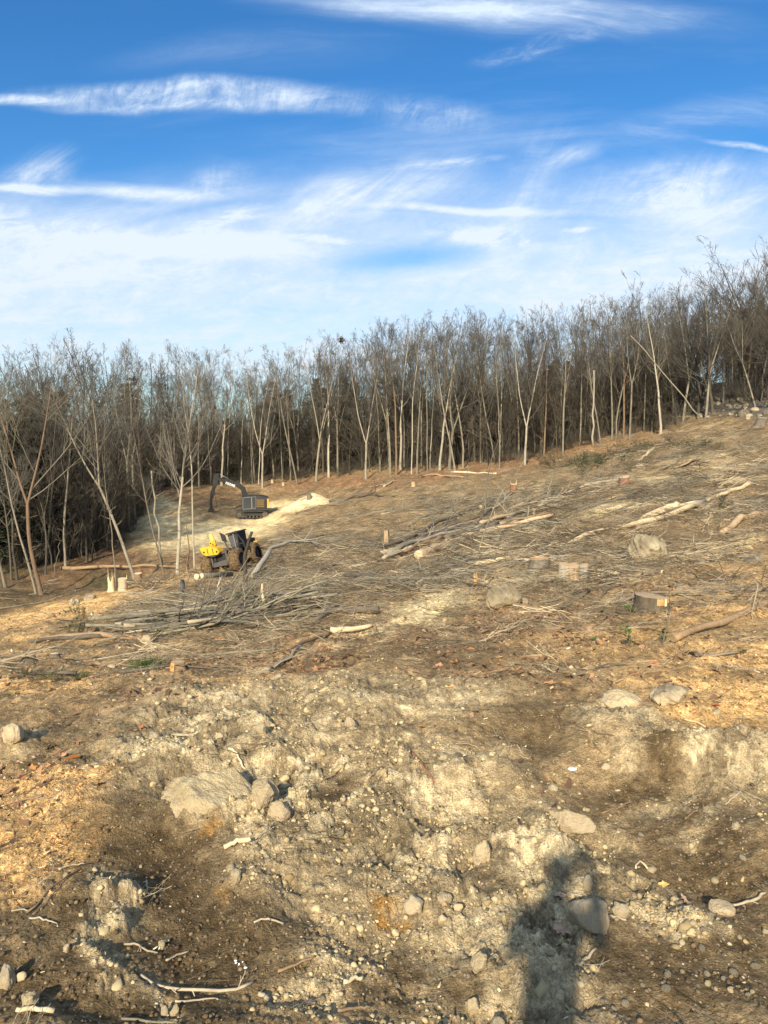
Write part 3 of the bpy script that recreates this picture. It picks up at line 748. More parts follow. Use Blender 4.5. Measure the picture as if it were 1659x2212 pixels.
# ------------------------------------------------------------------ ground mesh
def build_ground():
    NR, NA = 760, 640
    r_in = 1.6
    fr = np.concatenate([np.exp(np.linspace(math.log(r_in), math.log(60), 600)), np.exp(np.linspace(math.log(60), math.log(230), 130))[1:], np.exp(np.linspace(math.log(230), math.log(9000), 30))[1:]])
    half = R(33)
    th = np.concatenate([np.linspace(-math.pi, -half, 70)[:-1], np.linspace(-half, half, NA), np.linspace(half, math.pi, 70)[1:]])[:-1]
    fr = np.concatenate([[.0, .5, 1.0], fr])
    TH, RR = np.meshgrid(th, fr)
    X = RR * np.sin(TH); Y = RR * np.cos(TH)
    z, zb, Mk, u, v = height(X, Y, True)
    n, k = X.shape
    V = np.column_stack([X.ravel(), Y.ravel(), z.ravel()])
    i = np.arange(n - 1)[:, None]; j = np.arange(k)[None, :]; j2 = (j + 1) % k
    Fq = np.stack([i * k + j, (i + 1) * k + j, (i + 1) * k + j2, i * k + j2], -1).reshape(-1, 4)[:, ::-1]
    Fq = Fq[k:]
    # single centre: skip the degenerate first ring, cap with a fan
    fan = np.array([[k + a, k + (a + 1) % k, 0] for a in range(k)], dtype=np.int32)
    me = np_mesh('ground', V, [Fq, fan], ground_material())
    r = np.hypot(X, Y)
    def C(*c): return np.array(c)[None, None, :]
    n1 = fbm(X * .8, Y * .8, 4, 101)[..., None]; n2 = fbm(X * 5, Y * 5, 4, 131, .6)[..., None]; n3 = fbm(X * .1, Y * .1, 3, 151)[..., None]
    col = C(.33, .23, .118) * (.75 + .5 * n1) * (.7 + .6 * n2)
    # the cleared slope further off is greyer with twigs and dust
    slope = np.clip((r - 14) / 14, 0, 1)[..., None] * np.clip((1330 - v) / 120, 0, 1)[..., None]
    col = col * (1 - slope) + C(.285, .20, .105) * (.62 + .76 * n1) * (.65 + .7 * n2) * slope
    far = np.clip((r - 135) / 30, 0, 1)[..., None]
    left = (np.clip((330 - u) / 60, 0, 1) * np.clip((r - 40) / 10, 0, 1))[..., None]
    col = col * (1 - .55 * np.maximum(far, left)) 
    bank = (np.clip((u - 1440) / 60, 0, 1) * np.clip((905 - v) / 12, 0, 1) * (r > 60))[..., None]
    col = col * (1 - bank) + C(.13, .115, .09) * (.6 + .8 * n2) * bank
    def mixin(name, c, k=1.0, vr=.5):
        nonlocal col
        m = (Mk[name] * k)[..., None]
        col = col * (1 - m) + C(*c) * (1 - vr / 2 + vr * n2) * m
    mixin('leaf', (.27, .165, .088), .7)
    mixin('rust', (.27, .14, .07), .7, .9)
    mixin('green', (.085, .095, .04), .8)
    mixin('clay', (.74, .595, .355), .93, .45)
    # moist soil sits in the hollows, dry crust on top
    cav = np.clip(.5 + (zb + 0 - z) * 0, 0, 1)
    mixin('moist', (.115, .078, .038), .97, .5)
    bk_ = (Mk['brk'] * .72)[..., None]
    col = col * (1 - bk_) + C(.17, .12, .065) * (.75 + .5 * n2) * bk_
    crumb = np.clip((fbm(X * 9, Y * 9, 4, 201, .6) - .50) * 9, 0, 1) * Mk['clay'] * .35
    col = col * (1 - crumb[..., None]) + C(.17, .118, .068) * crumb[..., None]
    mixin('ochre', (.34, .17, .035), .85)
    mixin('chip', (.74, .45, .18), .92, .5)
    mixin('pale', (.82, .64, .34), .94, .3)
    pd = np.exp(-(((X - PILE[0] + 1.6) / 3.9) ** 2 + ((Y - PILE[1] - 1) / 3.0) ** 2) * 1.1)
    pm = np.clip(pd * 2.2 - .5, 0, 1)[..., None]
    col = col * (1 - pm) + C(.78, .63, .38) * (.92 + .16 * n2) * pm
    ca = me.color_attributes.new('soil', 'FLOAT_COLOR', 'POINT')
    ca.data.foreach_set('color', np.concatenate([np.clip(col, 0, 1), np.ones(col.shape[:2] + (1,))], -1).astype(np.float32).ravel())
    kk = me.color_attributes.new('kinds', 'FLOAT_COLOR', 'POINT')
    chip = np.clip(np.maximum(Mk['chip'], Mk['pale'] * .6), 0, 1) * (1 - pm[..., 0])
    lit = np.clip(.75 - Mk['clay'] - Mk['moist'] * .7 - chip, 0, 1) * np.clip((r - 5) / 5, .1, 1)
    kk.data.foreach_set('color', np.stack([chip, Mk['clay'], lit, np.ones_like(lit)], -1).astype(np.float32).ravel())
    g = link_mesh('ground', me)
    tag(g, kind='structure')
build_ground()

# ------------------------------------------------------------------ bare trees
def interp_poly(P, idx, t):
    k = P.shape[1]
    f = np.clip(t, 0, .9999) * (k - 1); i = f.astype(int); w_ = (f - i)[:, None]
    a = P[idx, i]; b = P[idx, i + 1]
    return a * (1 - w_) + b * w_, norm(b - a), i, w_[:, 0]

def kids(P, RAD, n, rng, tmin=.2, lenr=.5, ang=.7, angv=.2, up=.12, k=4, rr=.6, wob=.12, tip=.35, topw=.55, maxr=None):
    N = len(P)
    idx = np.repeat(np.arange(N), n)
    t = tmin + (1 - tmin) * rng.random(N * n)
    pos, d0, i, w_ = interp_poly(P, idx, t)
    plen = np.linalg.norm(np.diff(P, axis=1), axis=2).sum(1)[idx]
    L = plen * lenr * (1.15 - topw * t) * (.65 + .6 * rng.random(N * n))
    rb = RAD[idx, i] * (1 - w_) + RAD[idx, i + 1] * w_
    r0 = rb * rr * (.7 + .4 * rng.random(N * n))
    if maxr: r0 = np.minimum(r0, maxr)
    rv = rng.normal(size=(N * n, 3)); perp = norm(rv - (rv * d0).sum(1, keepdims=True) * d0)
    a = ang + angv * rng.normal(size=N * n)
    d = norm(d0 * np.cos(a)[:, None] + perp * np.sin(a)[:, None])
    out = np.empty((N * n, k, 3)); out[:, 0] = pos
    for q in range(1, k):
        out[:, q] = out[:, q - 1] + d * (L / (k - 1))[:, None]
        d = norm(d + np.array([0, 0, up]) + rng.normal(size=d.shape) * wob)
    rad = r0[:, None] * np.linspace(1, tip, k)[None]
    return out, rad

def bare_tree(name, seed, H=20.0, r0=.20, clear=.45, fork=0, lean=(0, 0), bow=(0, 0), spread=.30, n1=17, mats=('bark_grey', 'twig'), up=.17, n2=6, n3=5, n4=2, wob=.025, stubs=5):
    """returns (trunk mesh, crown mesh)"""
    rng = np.random.default_rng(seed); r0 = r0 * .84
    k = 13
    def stem(p0, d0, L, ra, rb, kk, wb, curve=(0, 0)):
        P = np.empty((kk, 3)); P[0] = p0; d = np.array(d0, float)
        for q in range(1, kk):
            P[q] = P[q - 1] + d * L / (kk - 1)
            d = norm(d + rng.normal(size=3) * [wb, wb, wb * .3] + np.array([curve[0], curve[1], 0]) / kk)
        return P, np.linspace(ra, rb, kk)
    d0 = norm(np.array([lean[0], lean[1], 1.0]))
    tr = []
    if fork:
        hf = H * clear * (.75 + .3 * rng.random())
        T, TR = stem((0, 0, -.4), d0, hf + .4, r0, r0 * .72, 8, wob, bow)
        dT = norm(T[-1] - T[-2])
        stems = []
        for q in range(fork):
            a = rng.random() * .6 + q * 2 * math.pi / fork
            dd = norm(dT + np.array([math.cos(a), math.sin(a) * .6, 0]) * (.20 + .16 * rng.random()))
            S, SR = stem(T[-1], dd, (H - hf) * (.85 + .15 * rng.random()), r0 * .58, .03, 9, wob * 1.6, (-dd[0] * .5, -dd[1] * .5))
            stems.append((S, SR))
        trunk = (T, TR)
    else:
        T, TR = stem((0, 0, -.4), d0, H + .4, r0, .025, k, wob, bow)
        TR = r0 * (1 - np.linspace(0, 1, k) ** 1.25) + .02
        cut = max(3, int(clear * k) + 1)
        trunk = (T[:cut], TR[:cut]); stems = [(T[cut - 1:], TR[cut - 1:])]
    # root flare
    trunk[1][0] *= 1.35
    parts = []; tp = [tubes(trunk[0][None], trunk[1][None], 9, rough=.07, rng=rng)]
    nst = max(1, len(stems))
    for S, SR in stems:
        tp.append(tubes(S[None], SR[None], 6, rough=.05, rng=rng))
        L = np.linalg.norm(np.diff(S, axis=0), axis=1).sum()
        B1, R1 = kids(S[None], SR[None], max(5, int(n1 / nst ** .6)), rng, tmin=.02, lenr=spread * 20 / max(L, 6) * 1.1, ang=.62, angv=.15, up=up * 1.05, k=6, rr=.62, wob=.055, tip=.3, topw=.55)
        V, Fl = tubes(B1, R1, 4); parts.append((V, Fl))
        B2, R2 = kids(B1, R1, n2, rng, tmin=.18, lenr=.42, ang=.55, angv=.2, up=up * .9, k=4, rr=.55, wob=.075, tip=.4)
        R2 = np.maximum(R2, .010)
        V, Fl = tubes(B2, R2, 3); parts.append((V, Fl))
        B3, R3 = kids(B2, R2, n3, rng, tmin=.15, lenr=.5, ang=.55, angv=.2, up=up * .6, k=3, rr=.6, wob=.10, tip=.5)
        R3 = np.clip(R3, .008, .02)
        V, Fl = tubes(B3, R3, 3); parts.append((V, Fl))
        if n4:
            B4, R4 = kids(B3, R3, n4, rng, tmin=.2, lenr=.6, ang=.5, angv=.2, up=.1, k=2, rr=.8, wob=.05, tip=.6)
            V, Fl = tubes(B4, np.clip(R4, .007, .011), 3); parts.append((V, Fl))
    if stubs:
        B, RB = kids(trunk[0][None], trunk[1][None], stubs, rng, tmin=.35, lenr=.13, ang=1.2, angv=.2, up=.05, k=4, rr=.22, wob=.2, tip=.4)
        tp.append(tubes(B, np.maximum(RB, .012), 4))
        B2, R2 = kids(B, RB, 4, rng, tmin=.3, lenr=.5, ang=.7, up=.05, k=3, rr=.5, wob=.2)
        V, Fl = tubes(B2, np.maximum(R2, .008), 3); parts.append((V, Fl))
    tm = np_mesh(name + '_trunk', *merge(tp), M[mats[0]])
    V, Fl = merge(parts)
    cm = np_mesh(name + '_crown', V, Fl, M[mats[1]])
    zs = V[:, 2]
    return tm, cm, float(np.percentile(zs, 99.93))

PROTO = {}
def P_(key, *a, **k): PROTO[key] = bare_tree(key, *a, **k)
P_('s1', 1, fork=0, clear=.40, spread=.24, n1=16, r0=.16)
P_('s2', 2, fork=0, clear=.46, spread=.22, n1=15, wob=.045, r0=.15, mats=('bark_grey', 'twig_dark'))
P_('s3', 3, fork=0, clear=.36, spread=.26, n1=17, r0=.19, mats=('bark_pale', 'twig'), wob=.04)
P_('s4', 4, fork=0, clear=.50, spread=.22, n1=14, r0=.17, mats=('bark_brown', 'twig_dark'))
P_('f1', 5, fork=2, clear=.42, spread=.28, n1=15, r0=.20)
P_('f2', 6, fork=3, clear=.36, spread=.27, n1=14, r0=.24, mats=('bark_grey', 'twig_dark'))
P_('f3', 7, fork=2, clear=.28, spread=.26, n1=15, r0=.21, mats=('bark_pale', 'twig'))
P_('f4', 8, fork=2, clear=.50, spread=.29, n1=14, r0=.21, mats=('bark_brown', 'twig'))
P_('d1', 21, fork=0, clear=.36, spread=.22, n1=15, r0=.13, mats=('bark_dark', 'twig_dark'), wob=.05)  # back-row trees: shade of the woods put into darker bark and twigs
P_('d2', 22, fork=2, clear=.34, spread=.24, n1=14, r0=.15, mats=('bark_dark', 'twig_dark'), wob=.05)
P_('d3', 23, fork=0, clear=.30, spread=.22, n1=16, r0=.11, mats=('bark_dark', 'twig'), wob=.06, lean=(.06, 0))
P_('p1', 9, fork=0, clear=.50, spread=.13, n1=11, r0=.085, n2=5, n3=4, n4=2, wob=.05)
P_('p2', 10, fork=0, clear=.50, spread=.15, n1=11, r0=.08, n2=5, n3=4, n4=2, mats=('bark_pale', 'twig'), wob=.06)
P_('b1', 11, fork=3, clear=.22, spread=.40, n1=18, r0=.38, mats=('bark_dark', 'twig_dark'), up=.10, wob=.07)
P_('b2', 12, fork=2, clear=.35, spread=.36, n1=17, r0=.30, up=.10, wob=.05)
P_('l1', 13, fork=2, clear=.50, spread=.42, n1=13, r0=.20, lean=(-.22, 0), bow=(-.22, 0), mats=('bark_grey', 'twig'), up=.06, stubs=9)
P_('l2', 14, fork=2, clear=.42, spread=.34, n1=12, r0=.25, lean=(-.17, 0), bow=(.12, 0), mats=('bark_brown', 'bark_grey'), up=.09, stubs=9)
P_('l3', 15, fork=0, clear=.45, spread=.19, n1=11, r0=.13, lean=(-.16, 0), mats=('bark_grey', 'twig'), stubs=7)
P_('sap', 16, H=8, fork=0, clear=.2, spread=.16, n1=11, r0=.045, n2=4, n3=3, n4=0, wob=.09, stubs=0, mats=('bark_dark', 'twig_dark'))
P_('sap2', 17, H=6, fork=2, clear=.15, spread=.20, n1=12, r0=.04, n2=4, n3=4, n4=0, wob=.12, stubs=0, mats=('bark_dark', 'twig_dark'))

def place_tree(key, u, v, vtop=None, label=None, group=None, rz=None, pos=None, wk=1.0, name='bare_tree', flip=False):
    tm, cm, H = PROTO[key]
    if pos is None:
        p = hit(u, v)
    else: p = pos
    z = H1(p[0], p[1])
    if vtop is not None:
        zt = at_depth(u, vtop, p[1])[2]
        h = max(zt - z, 3.0)
    else: h = H
    s = h / H
    o = empty(name, (p[0], p[1], z - .05))
    o.scale = (s * wk * (-1 if flip else 1), s * wk, s)
    o.rotation_euler[2] = rz if rz is not None else rnd.uniform(0, 6.28)
    link_mesh('trunk', tm, o); link_mesh('crown', cm, o)
    return tag(o, label, 'tree', group)

FRONT = [ # key, u, v base, v top, rz or None, label
 ('l3', 13, 1267, 745, 0.0, 'pale tree at the left edge of the photo, its trunk leaning out of frame'),
 ('l2', 91, 1287, 712, 0.0, 'large brown trunked tree at the left, forked into two leaning stems with broken limbs'),
 ('l3', 80, 1280, 850, 0.3, 'thin stem rising close against the large brown forked tree on the left'),
 ('p1', 250, 1263, 960, None, 'thin yellowish tree standing just behind the splintered stump on the left'),
 ('l1', 294, 1250, 742, 0.0, 'long leaning grey tree sweeping left above the two tall cut stumps'),
 ('l3', 357, 1245, 900, 0.2, 'slim brownish tree leaning left, between the tall cut stump and the straight edge tree'),
 ('s3', 384, 1243, 742, 0.4, 'straight pale barked tree at the valley edge, left of the yellow and black skidder'),
 ('p2', 420, 1229, 748, None, 'slender pale tree immediately left of the skidder'),
 ('f1', 292, 1132, 735, 0.2, 'thick grey trunk with a long right arm, beyond the orange sawdust in the valley'),
 ('p1', 346, 1064, 770, None, 'thin pole tree behind the tall broken stump at the far valley edge'),
 ('s2', 372, 1060, 760, None, 'narrow grey tree left of the excavator arm at the far edge'),
 ('s1', 430, 1054, 745, None, 'dark straight tree just left of the raised excavator arm'),
 ('p1', 455, 1051, 770, None, 'thin tree seen against the stick of the excavator'),
 ('s3', 479, 1052, 748, None, 'thick pale trunk rising directly behind the excavator boom'),
 ('p2', 521, 1043, 775, None, 'thin tree behind the middle of the excavator boom'),
 ('p1', 545, 1045, 765, None, 'thin tree rising behind the excavator cab'),
 ('f3', 567, 1056, 752, 0.3, 'pale forked tree standing alone in front of the woods right of the excavator cab'),
 ('p2', 559, 1050, 790, None, 'thin companion stem close left of the pale forked tree behind the excavator'),
 ('p1', 610, 1036, 762, None, 'thin tree above the left tail of the sawdust pile'),
 ('l3', 643, 1049, 742, 0.1, 'light grey tree leaning slightly left above the sawdust pile'),
 ('f2', 683, 1038, 733, None, 'dark tree leaning right above the top of the sawdust pile'),
 ('s3', 710, 1031, 718, None, 'straight whitish tree above the right end of the sawdust pile'),
 ('f1', 730, 1028, 712, None, 'twin stemmed tree holding the leafy nest in its crown'),
 ('f3', 790, 1036, 713, 0.1, 'big whitish tree with a second stem forking low, middle of the tree line'),
 ('p1', 821, 1021, 730, None, 'thin grey tree just right of the big whitish low forked tree'),
 ('s1', 843, 1027, 690, None, 'grey tree between the whitish low forked tree and the brown trunked one'),
 ('s4', 856, 1026, 678, None, 'brown trunked tree beside a paler one, above the pale upright splinter'),
 ('s3', 865, 1017, 673, None, 'pale tree with a tall narrow crown that first breaks the falling skyline'),
 ('p2', 889, 1024, 690, None, 'thin stem right of the pair of brown and pale trunks'),
 ('s2', 901, 1024, 672, None, 'grey tree above the left end of the pale pole lying at the wood edge'),
 ('p1', 923, 1024, 690, None, 'slim tree standing left of the white birch like trunk'),
 ('s3', 950, 1015, 680, 0.5, 'very pale birch like trunk left of the tallest brown tree'),
 ('b2', 971, 1013, 662, 0.2, 'tallest broad crowned tree with a thick brown trunk, right of the middle'),
 ('l3', 984, 1015, 700, 0.1, 'pale trunk leaning left across the thick brown one'),
 ('s2', 1000, 1009, 668, None, 'grey tree next right of the thick brown trunked tree'),
 ('f1', 1038, 1000, 662, None, 'wide crowned tree rising behind the pale pole at the wood edge'),
 ('l3', 1070, 998, 690, 0.0, 'tree leaning left near the right end of the pale pole at the wood edge'),
 ('p1', 1079, 1009, 720, None, 'thin sapling right of the leaning tree at the rusty leaf bank'),
 ('f3', 1134, 1002, 658, 0.2, 'big forked grey tree left of the dark green cut boughs'),
 ('f4', 1168, 978, 664, None, 'tree with spreading limbs directly above the left end of the cut evergreen boughs'),
 ('f1', 1216, 978, 648, None, 'forked tree above the middle of the cut evergreen boughs'),
 ('s2', 1253, 961, 645, None, 'grey tree just left of the bare white pole'),
 ('p1', 1263, 948, 700, None, 'crooked thin tree behind the bare white pole'),
 ('l3', 1298, 955, 680, 0.2, 'thin leaning tree just right of the bare white pole'),
 ('s1', 1322, 947, 640, None, 'first of three close trunks right of the bare white pole'),
 ('s2', 1331, 944, 635, None, 'middle one of three close trunks right of the bare white pole'),
 ('s4', 1347, 941, 632, None, 'third of three close trunks right of the bare white pole'),
 ('f1', 1360, 944, 625, None, 'wavy trunked tree right of the three close trunks'),
 ('s3', 1427, 938, 611, None, 'straight olive grey tree with a clean trunk, standing out before the right woods'),
 ('s2', 1453, 907, 608, None, 'grey tree between the clean olive trunk and the dark limbs against bright sky'),
 ('f2', 1476, 910, 596, None, 'dark limbed tree at the left side of the bright gap in the woods'),
 ('b1', 1508, 903, 590, 0.4, 'dark tree with several heavy limbs across the bright gap in the woods'),
 ('f2', 1525, 907, 580, 1.2, 'grey tree right of the bright gap, its crown wide above the roadside rail'),
 ('b1', 1540, 900, 572, 2.0, 'thick old tree with a flared base and wide dark crown near the road bank'),
 ('s2', 1562, 872, 565, None, 'tree growing from the stony road bank below the railing'),
 ('l1', 1633, 886, 640, 0.1, 'slim tree leaning left from the stony bank near the right edge'),
 ('b1', 1700, 880, 498, 3.3, 'huge dark crowned tree at the right edge, highest on the skyline'),
]
for key, u, v, vt, rz, lab in FRONT:
    place_tree(key, u, v, vt, lab, 'trees along the edge of the clearing', rz)

def sky_v(u):
    xs = [-200, 0, 60, 100, 160, 210, 300, 330, 400, 500, 560, 650, 790, 830, 950, 1040, 1090, 1160, 1200, 1280, 1400, 1480, 1560, 1600, 1659, 1800]
    ys = [770, 770, 735, 760, 700, 735, 728, 750, 745, 768, 768, 735, 722, 690, 672, 668, 680, 668, 655, 648, 622, 600, 582, 570, 510, 480]
    return float(np.interp(u, xs, ys))
def edge_v(u):
    xs = [-200, 0, 100, 250, 300, 340, 430, 560, 700, 790, 950, 1134, 1216, 1300, 1427, 1520, 1560, 1633, 1800]
    ys = [1265, 1262, 1255, 1200, 1130, 1066, 1052, 1046, 1030, 1026, 1012, 998, 975, 950, 928, 898, 880, 872, 860]
    return float(np.interp(u, xs, ys))
LM = [(0, 'the pale tree at the left edge'), (91, 'the big brown forked tree'), (190, 'the shaded valley hemlocks'), (250, 'the splintered stump'), (294, 'the long leaning grey tree'), (350, 'the dead pole near the skidder'),
      (384, 'the straight pale valley tree'), (420, 'the slender tree beside the skidder'), (462, 'the excavator arm'), (505, 'the excavator boom'), (545, 'the excavator cab'), (567, 'the lone pale forked tree'),
      (610, 'the sawdust tail'), (655, 'the sawdust pile top'), (710, 'the whitish tree above the sawdust pile'), (738, 'the tree with the nest'), (790, 'the whitish low forked tree'), (830, 'the pale upright splinter'),
      (860, 'the brown and pale trunk pair'), (901, 'left end of the wood edge pole'), (950, 'the birch like trunk'), (971, 'the tallest broad brown tree'), (1010, 'the pole at the wood edge'), (1070, 'the tree leaning left by the rusty bank'),
      (1110, 'the small red stump'), (1134, 'the big forked grey tree'), (1168, 'the left end of the cut boughs'), (1216, 'the middle of the cut boughs'), (1253, 'the right end of the cut boughs'), (1282, 'the bare white pole'), (1334, 'the three close trunks'),
      (1365, 'the wavy trunked tree'), (1400, 'the propped pale beam'), (1427, 'the clean olive trunk'), (1476, 'the bright gap'), (1540, 'the thick flared tree'), (1600, 'left end of the railing'), (1660, 'the right edge railing')]
KS = {'s1': 'grey', 's2': 'slim grey', 's3': 'pale', 's4': 'brown', 'd1': 'dark', 'd2': 'dark forked', 'd3': 'thin dark', 'f1': 'twin stemmed', 'f2': 'many limbed', 'f4': 'brown forked', 'p1': 'pole thin', 'p2': 'pale pole thin'}
used_labels = set()
def ranked_label(key, u, row):
    best = sorted(LM, key=lambda q: abs(q[0] - u))[:2]
    for (lu, nm) in best:
        side = 'behind' if abs(u - lu) < 6 else ('left of' if u < lu else 'right of')
        lab = '%s tree %s, %s %s' % (KS[key], 'in front rank' if row == 0 else 'in second rank', side, nm)
        if len(lab.split()) > 16: lab = lab.replace('in front rank, ', '').replace('in second rank, ', '')
        if lab not in used_labels:
            used_labels.add(lab); return lab
    return None
rw = random.Random(11)
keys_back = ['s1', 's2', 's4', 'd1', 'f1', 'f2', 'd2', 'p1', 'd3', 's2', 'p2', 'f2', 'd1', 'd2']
cnt = 0
for row, (dmin, dmax, n, dv) in enumerate([(1.5, 9, 84, 4), (9, 19, 68, 6), (19, 34, 54, 9), (34, 52, 38, 14)]):
    for i in range(n):
        u = -90 + (1790 + 60) * (i + rw.uniform(.05, .95)) / n
        if 1492 < u < 1575: continue
        p = hit(min(max(u, -60), 1720), edge_v(u))
        dd = rw.uniform(dmin, dmax)
        dirx = p[0] / p[1]
        y = p[1] + dd
        x = dirx * y + rw.uniform(-.5, .5)
        if u > 1575 and y > 98: continue
        if u < 330 and rw.random() < .25: continue
        z = H1(x, y)
        uu, _ = to_px(x, y, z)
        vt = sky_v(uu) + rw.uniform(-14, 34) + (10 if uu < 560 else 2) * (row > 0) + row * 3
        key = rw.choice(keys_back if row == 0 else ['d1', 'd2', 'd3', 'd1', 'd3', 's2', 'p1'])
        if row > 0 and key == 's3': key = 's4'
        lab = ['slender bare tree in the first ranks behind the clearing edge', 'bare tree deep inside the grey woods behind the clearing'][row > 1]
        lab = (ranked_label(key, uu, row) if row < 2 else None) or lab
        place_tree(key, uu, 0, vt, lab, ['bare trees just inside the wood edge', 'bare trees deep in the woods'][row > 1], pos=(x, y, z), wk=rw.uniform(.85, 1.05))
        cnt += 1
print('back trees', cnt)

# evergreens
def hemlock(name, seed, H=14.0, Rm=3.0):
    rng = np.random.default_rng(seed)
    P = np.array([[[0, 0, z + 0.0] for z in np.linspace(-.3, H, 8)]], float); P[0, :, 0] += rng.normal(size=8) * .05
    RD = np.linspace(.22, .03, 8)[None]
    V, Fl = tubes(P, RD, 7)
    tm = np_mesh(name + '_trunk', V, Fl, M['bark_brown'])
    nb = 120
    t = np.sort(.06 + .94 * rng.random(nb) ** .8)
    az = rng.random(nb) * 2 * math.pi
    L = Rm * (1 - t) ** .7 * (.6 + .55 * rng.random(nb)) + .3
    k = 5
    B = np.empty((nb, k, 3)); B[:, 0] = np.column_stack([0 * t, 0 * t, t * H])
    d = np.column_stack([np.cos(az), np.sin(az), .25 + 0 * az]); d = norm(d)
    for q in range(1, k):
        B[:, q] = B[:, q - 1] + d * (L / (k - 1))[:, None]
        d = norm(d + np.array([0, 0, -.17]) + rng.normal(size=d.shape) * .08)
    V1, F1 = tubes(B, np.linspace(.04, .01, k)[None] * np.ones((nb, 1)), 3)
    # needle sprays: narrow leaf clumps along the boughs
    ns = 34
    idx = np.repeat(np.arange(nb), ns); tt = .12 + .88 * rng.random(nb * ns)
    pos, dd, _, _ = interp_poly(B, idx, tt)
    side = norm(np.cross(dd, [0, 0, 1.0])) * np.where(rng.random(nb * ns) < .5, -1, 1)[:, None]
    dr = norm(side + dd * .8 + rng.normal(size=dd.shape) * .35 + np.array([0, 0, -.2]))
    ln = (.28 + .45 * rng.random(nb * ns)) * (1.15 - .6 * tt) ; wd = ln * .2
    up = norm(np.cross(dr, norm(rng.normal(size=dr.shape) * .5 + np.array([0, 0, 1.0]))))
    a = pos; b = pos + dr * (ln * .55)[:, None] + up * wd[:, None]; c = pos + dr * ln[:, None]; e = pos + dr * (ln * .55)[:, None] - up * wd[:, None] + np.array([0, 0, -.03])
    V2 = np.stack([a, b, c, e], 1).reshape(-1, 3)
    F2 = np.arange(len(V2)).reshape(-1, 4)
    V, Fl = merge([(V1, F1)])
    cb = np_mesh(name + '_boughs', V, Fl, M['bark_brown'])
    cm = np_mesh(name + '_crown', V2, F2, M['needle'], smooth=False)
    return tm, cm, cb, H
HEM = [hemlock('hemlock%d' % i, 40 + i, 14, r) for i, r in enumerate((3.4, 2.6, 4.2))]
def place_hemlock(x, y, h, label, group, w=1.0):
    tm, cm, cb, H = rw.choice(HEM)
    s = h / H
    o = empty('hemlock_tree', (x, y, H1(x, y) - .1), (0, 0, rw.uniform(0, 6.28)))
    o.scale = (s * w, s * w, s)
    link_mesh('trunk', tm, o); link_mesh('boughs', cb, o); link_mesh('crown', cm, o)
    tag(o, label, 'evergreen tree', group)
for (u, d, vt, lab) in [(25, 70, 905, 'dark hemlock with drooping boughs behind the pale tree at the left edge'), (95, 74, 925, 'dark hemlock behind the large brown forked tree'), (-20, 64, 960, 'dark hemlock cut off by the left edge of the photo'),
                        (150, 80, 960, 'broad dark hemlock right of the brown forked tree'), (60, 84, 880, 'tall dark hemlock set back behind the left edge trees'), (290, 135, 812, 'tall hemlock whose dark top pokes up between bare crowns left of the excavator'),
                        (272, 140, 828, 'hemlock top just left of the taller one between bare crowns'), (190, 88, 1010, 'low hemlock in the shaded valley behind the leaning grey tree')]:
    x, y, z = at_depth(u, 1000, d)
    zz = H1(x, y); zt = at_depth(u, vt, d)[2]
    place_hemlock(x, y, zt - zz, lab, None, 1.15 if u < 200 else .9)
for i in range(150):
    u = -100 + 1590 * ((i * 7 % 150) + rw.random()) / 150
    p = hit(min(max(u, 0), 1500), edge_v(u))
    y = p[1] + (rw.uniform(16, 36) if i % 3 == 0 else rw.uniform(36, 75))
    x = p[0] / p[1] * y if u >= 0 else (u - 829.5) / F * y / .99
    vt = rw.uniform(806, 890) if u > 300 else rw.uniform(820, 920)
    if 170 < u < 560: vt = rw.uniform(900, 965)
    if u > 900: vt -= (u - 900) * .10
    if i % 3 == 0: vt += 30
    zt = at_depth(u, vt, y)[2]; zz = H1(x, y)
    if zt - zz < 3: continue
    place_hemlock(x, y, zt - zz, 'dark evergreen half hidden deep behind the bare trunks', 'hemlocks in the depth of the woods', rw.uniform(.9, 1.3))
for (u, d, vt, lab) in [(1600, 108, 690, 'dark evergreen beyond the railing, left one of the mass at the right edge'), (1635, 106, 650, 'dark evergreen beyond the railing near the right edge'), (1670, 104, 640, 'dark evergreen at the right edge beyond the road'),
                        (1570, 116, 740, 'low dark evergreen beyond the road, right of the bright gap'), (1705, 108, 620, 'tall dark evergreen partly out of frame at the right')]:
    x, y, z = at_depth(u, 800, d); zz = H1(x, y)
    place_hemlock(x, y, at_depth(u, vt, d)[2] - zz, lab, None, 1.2)

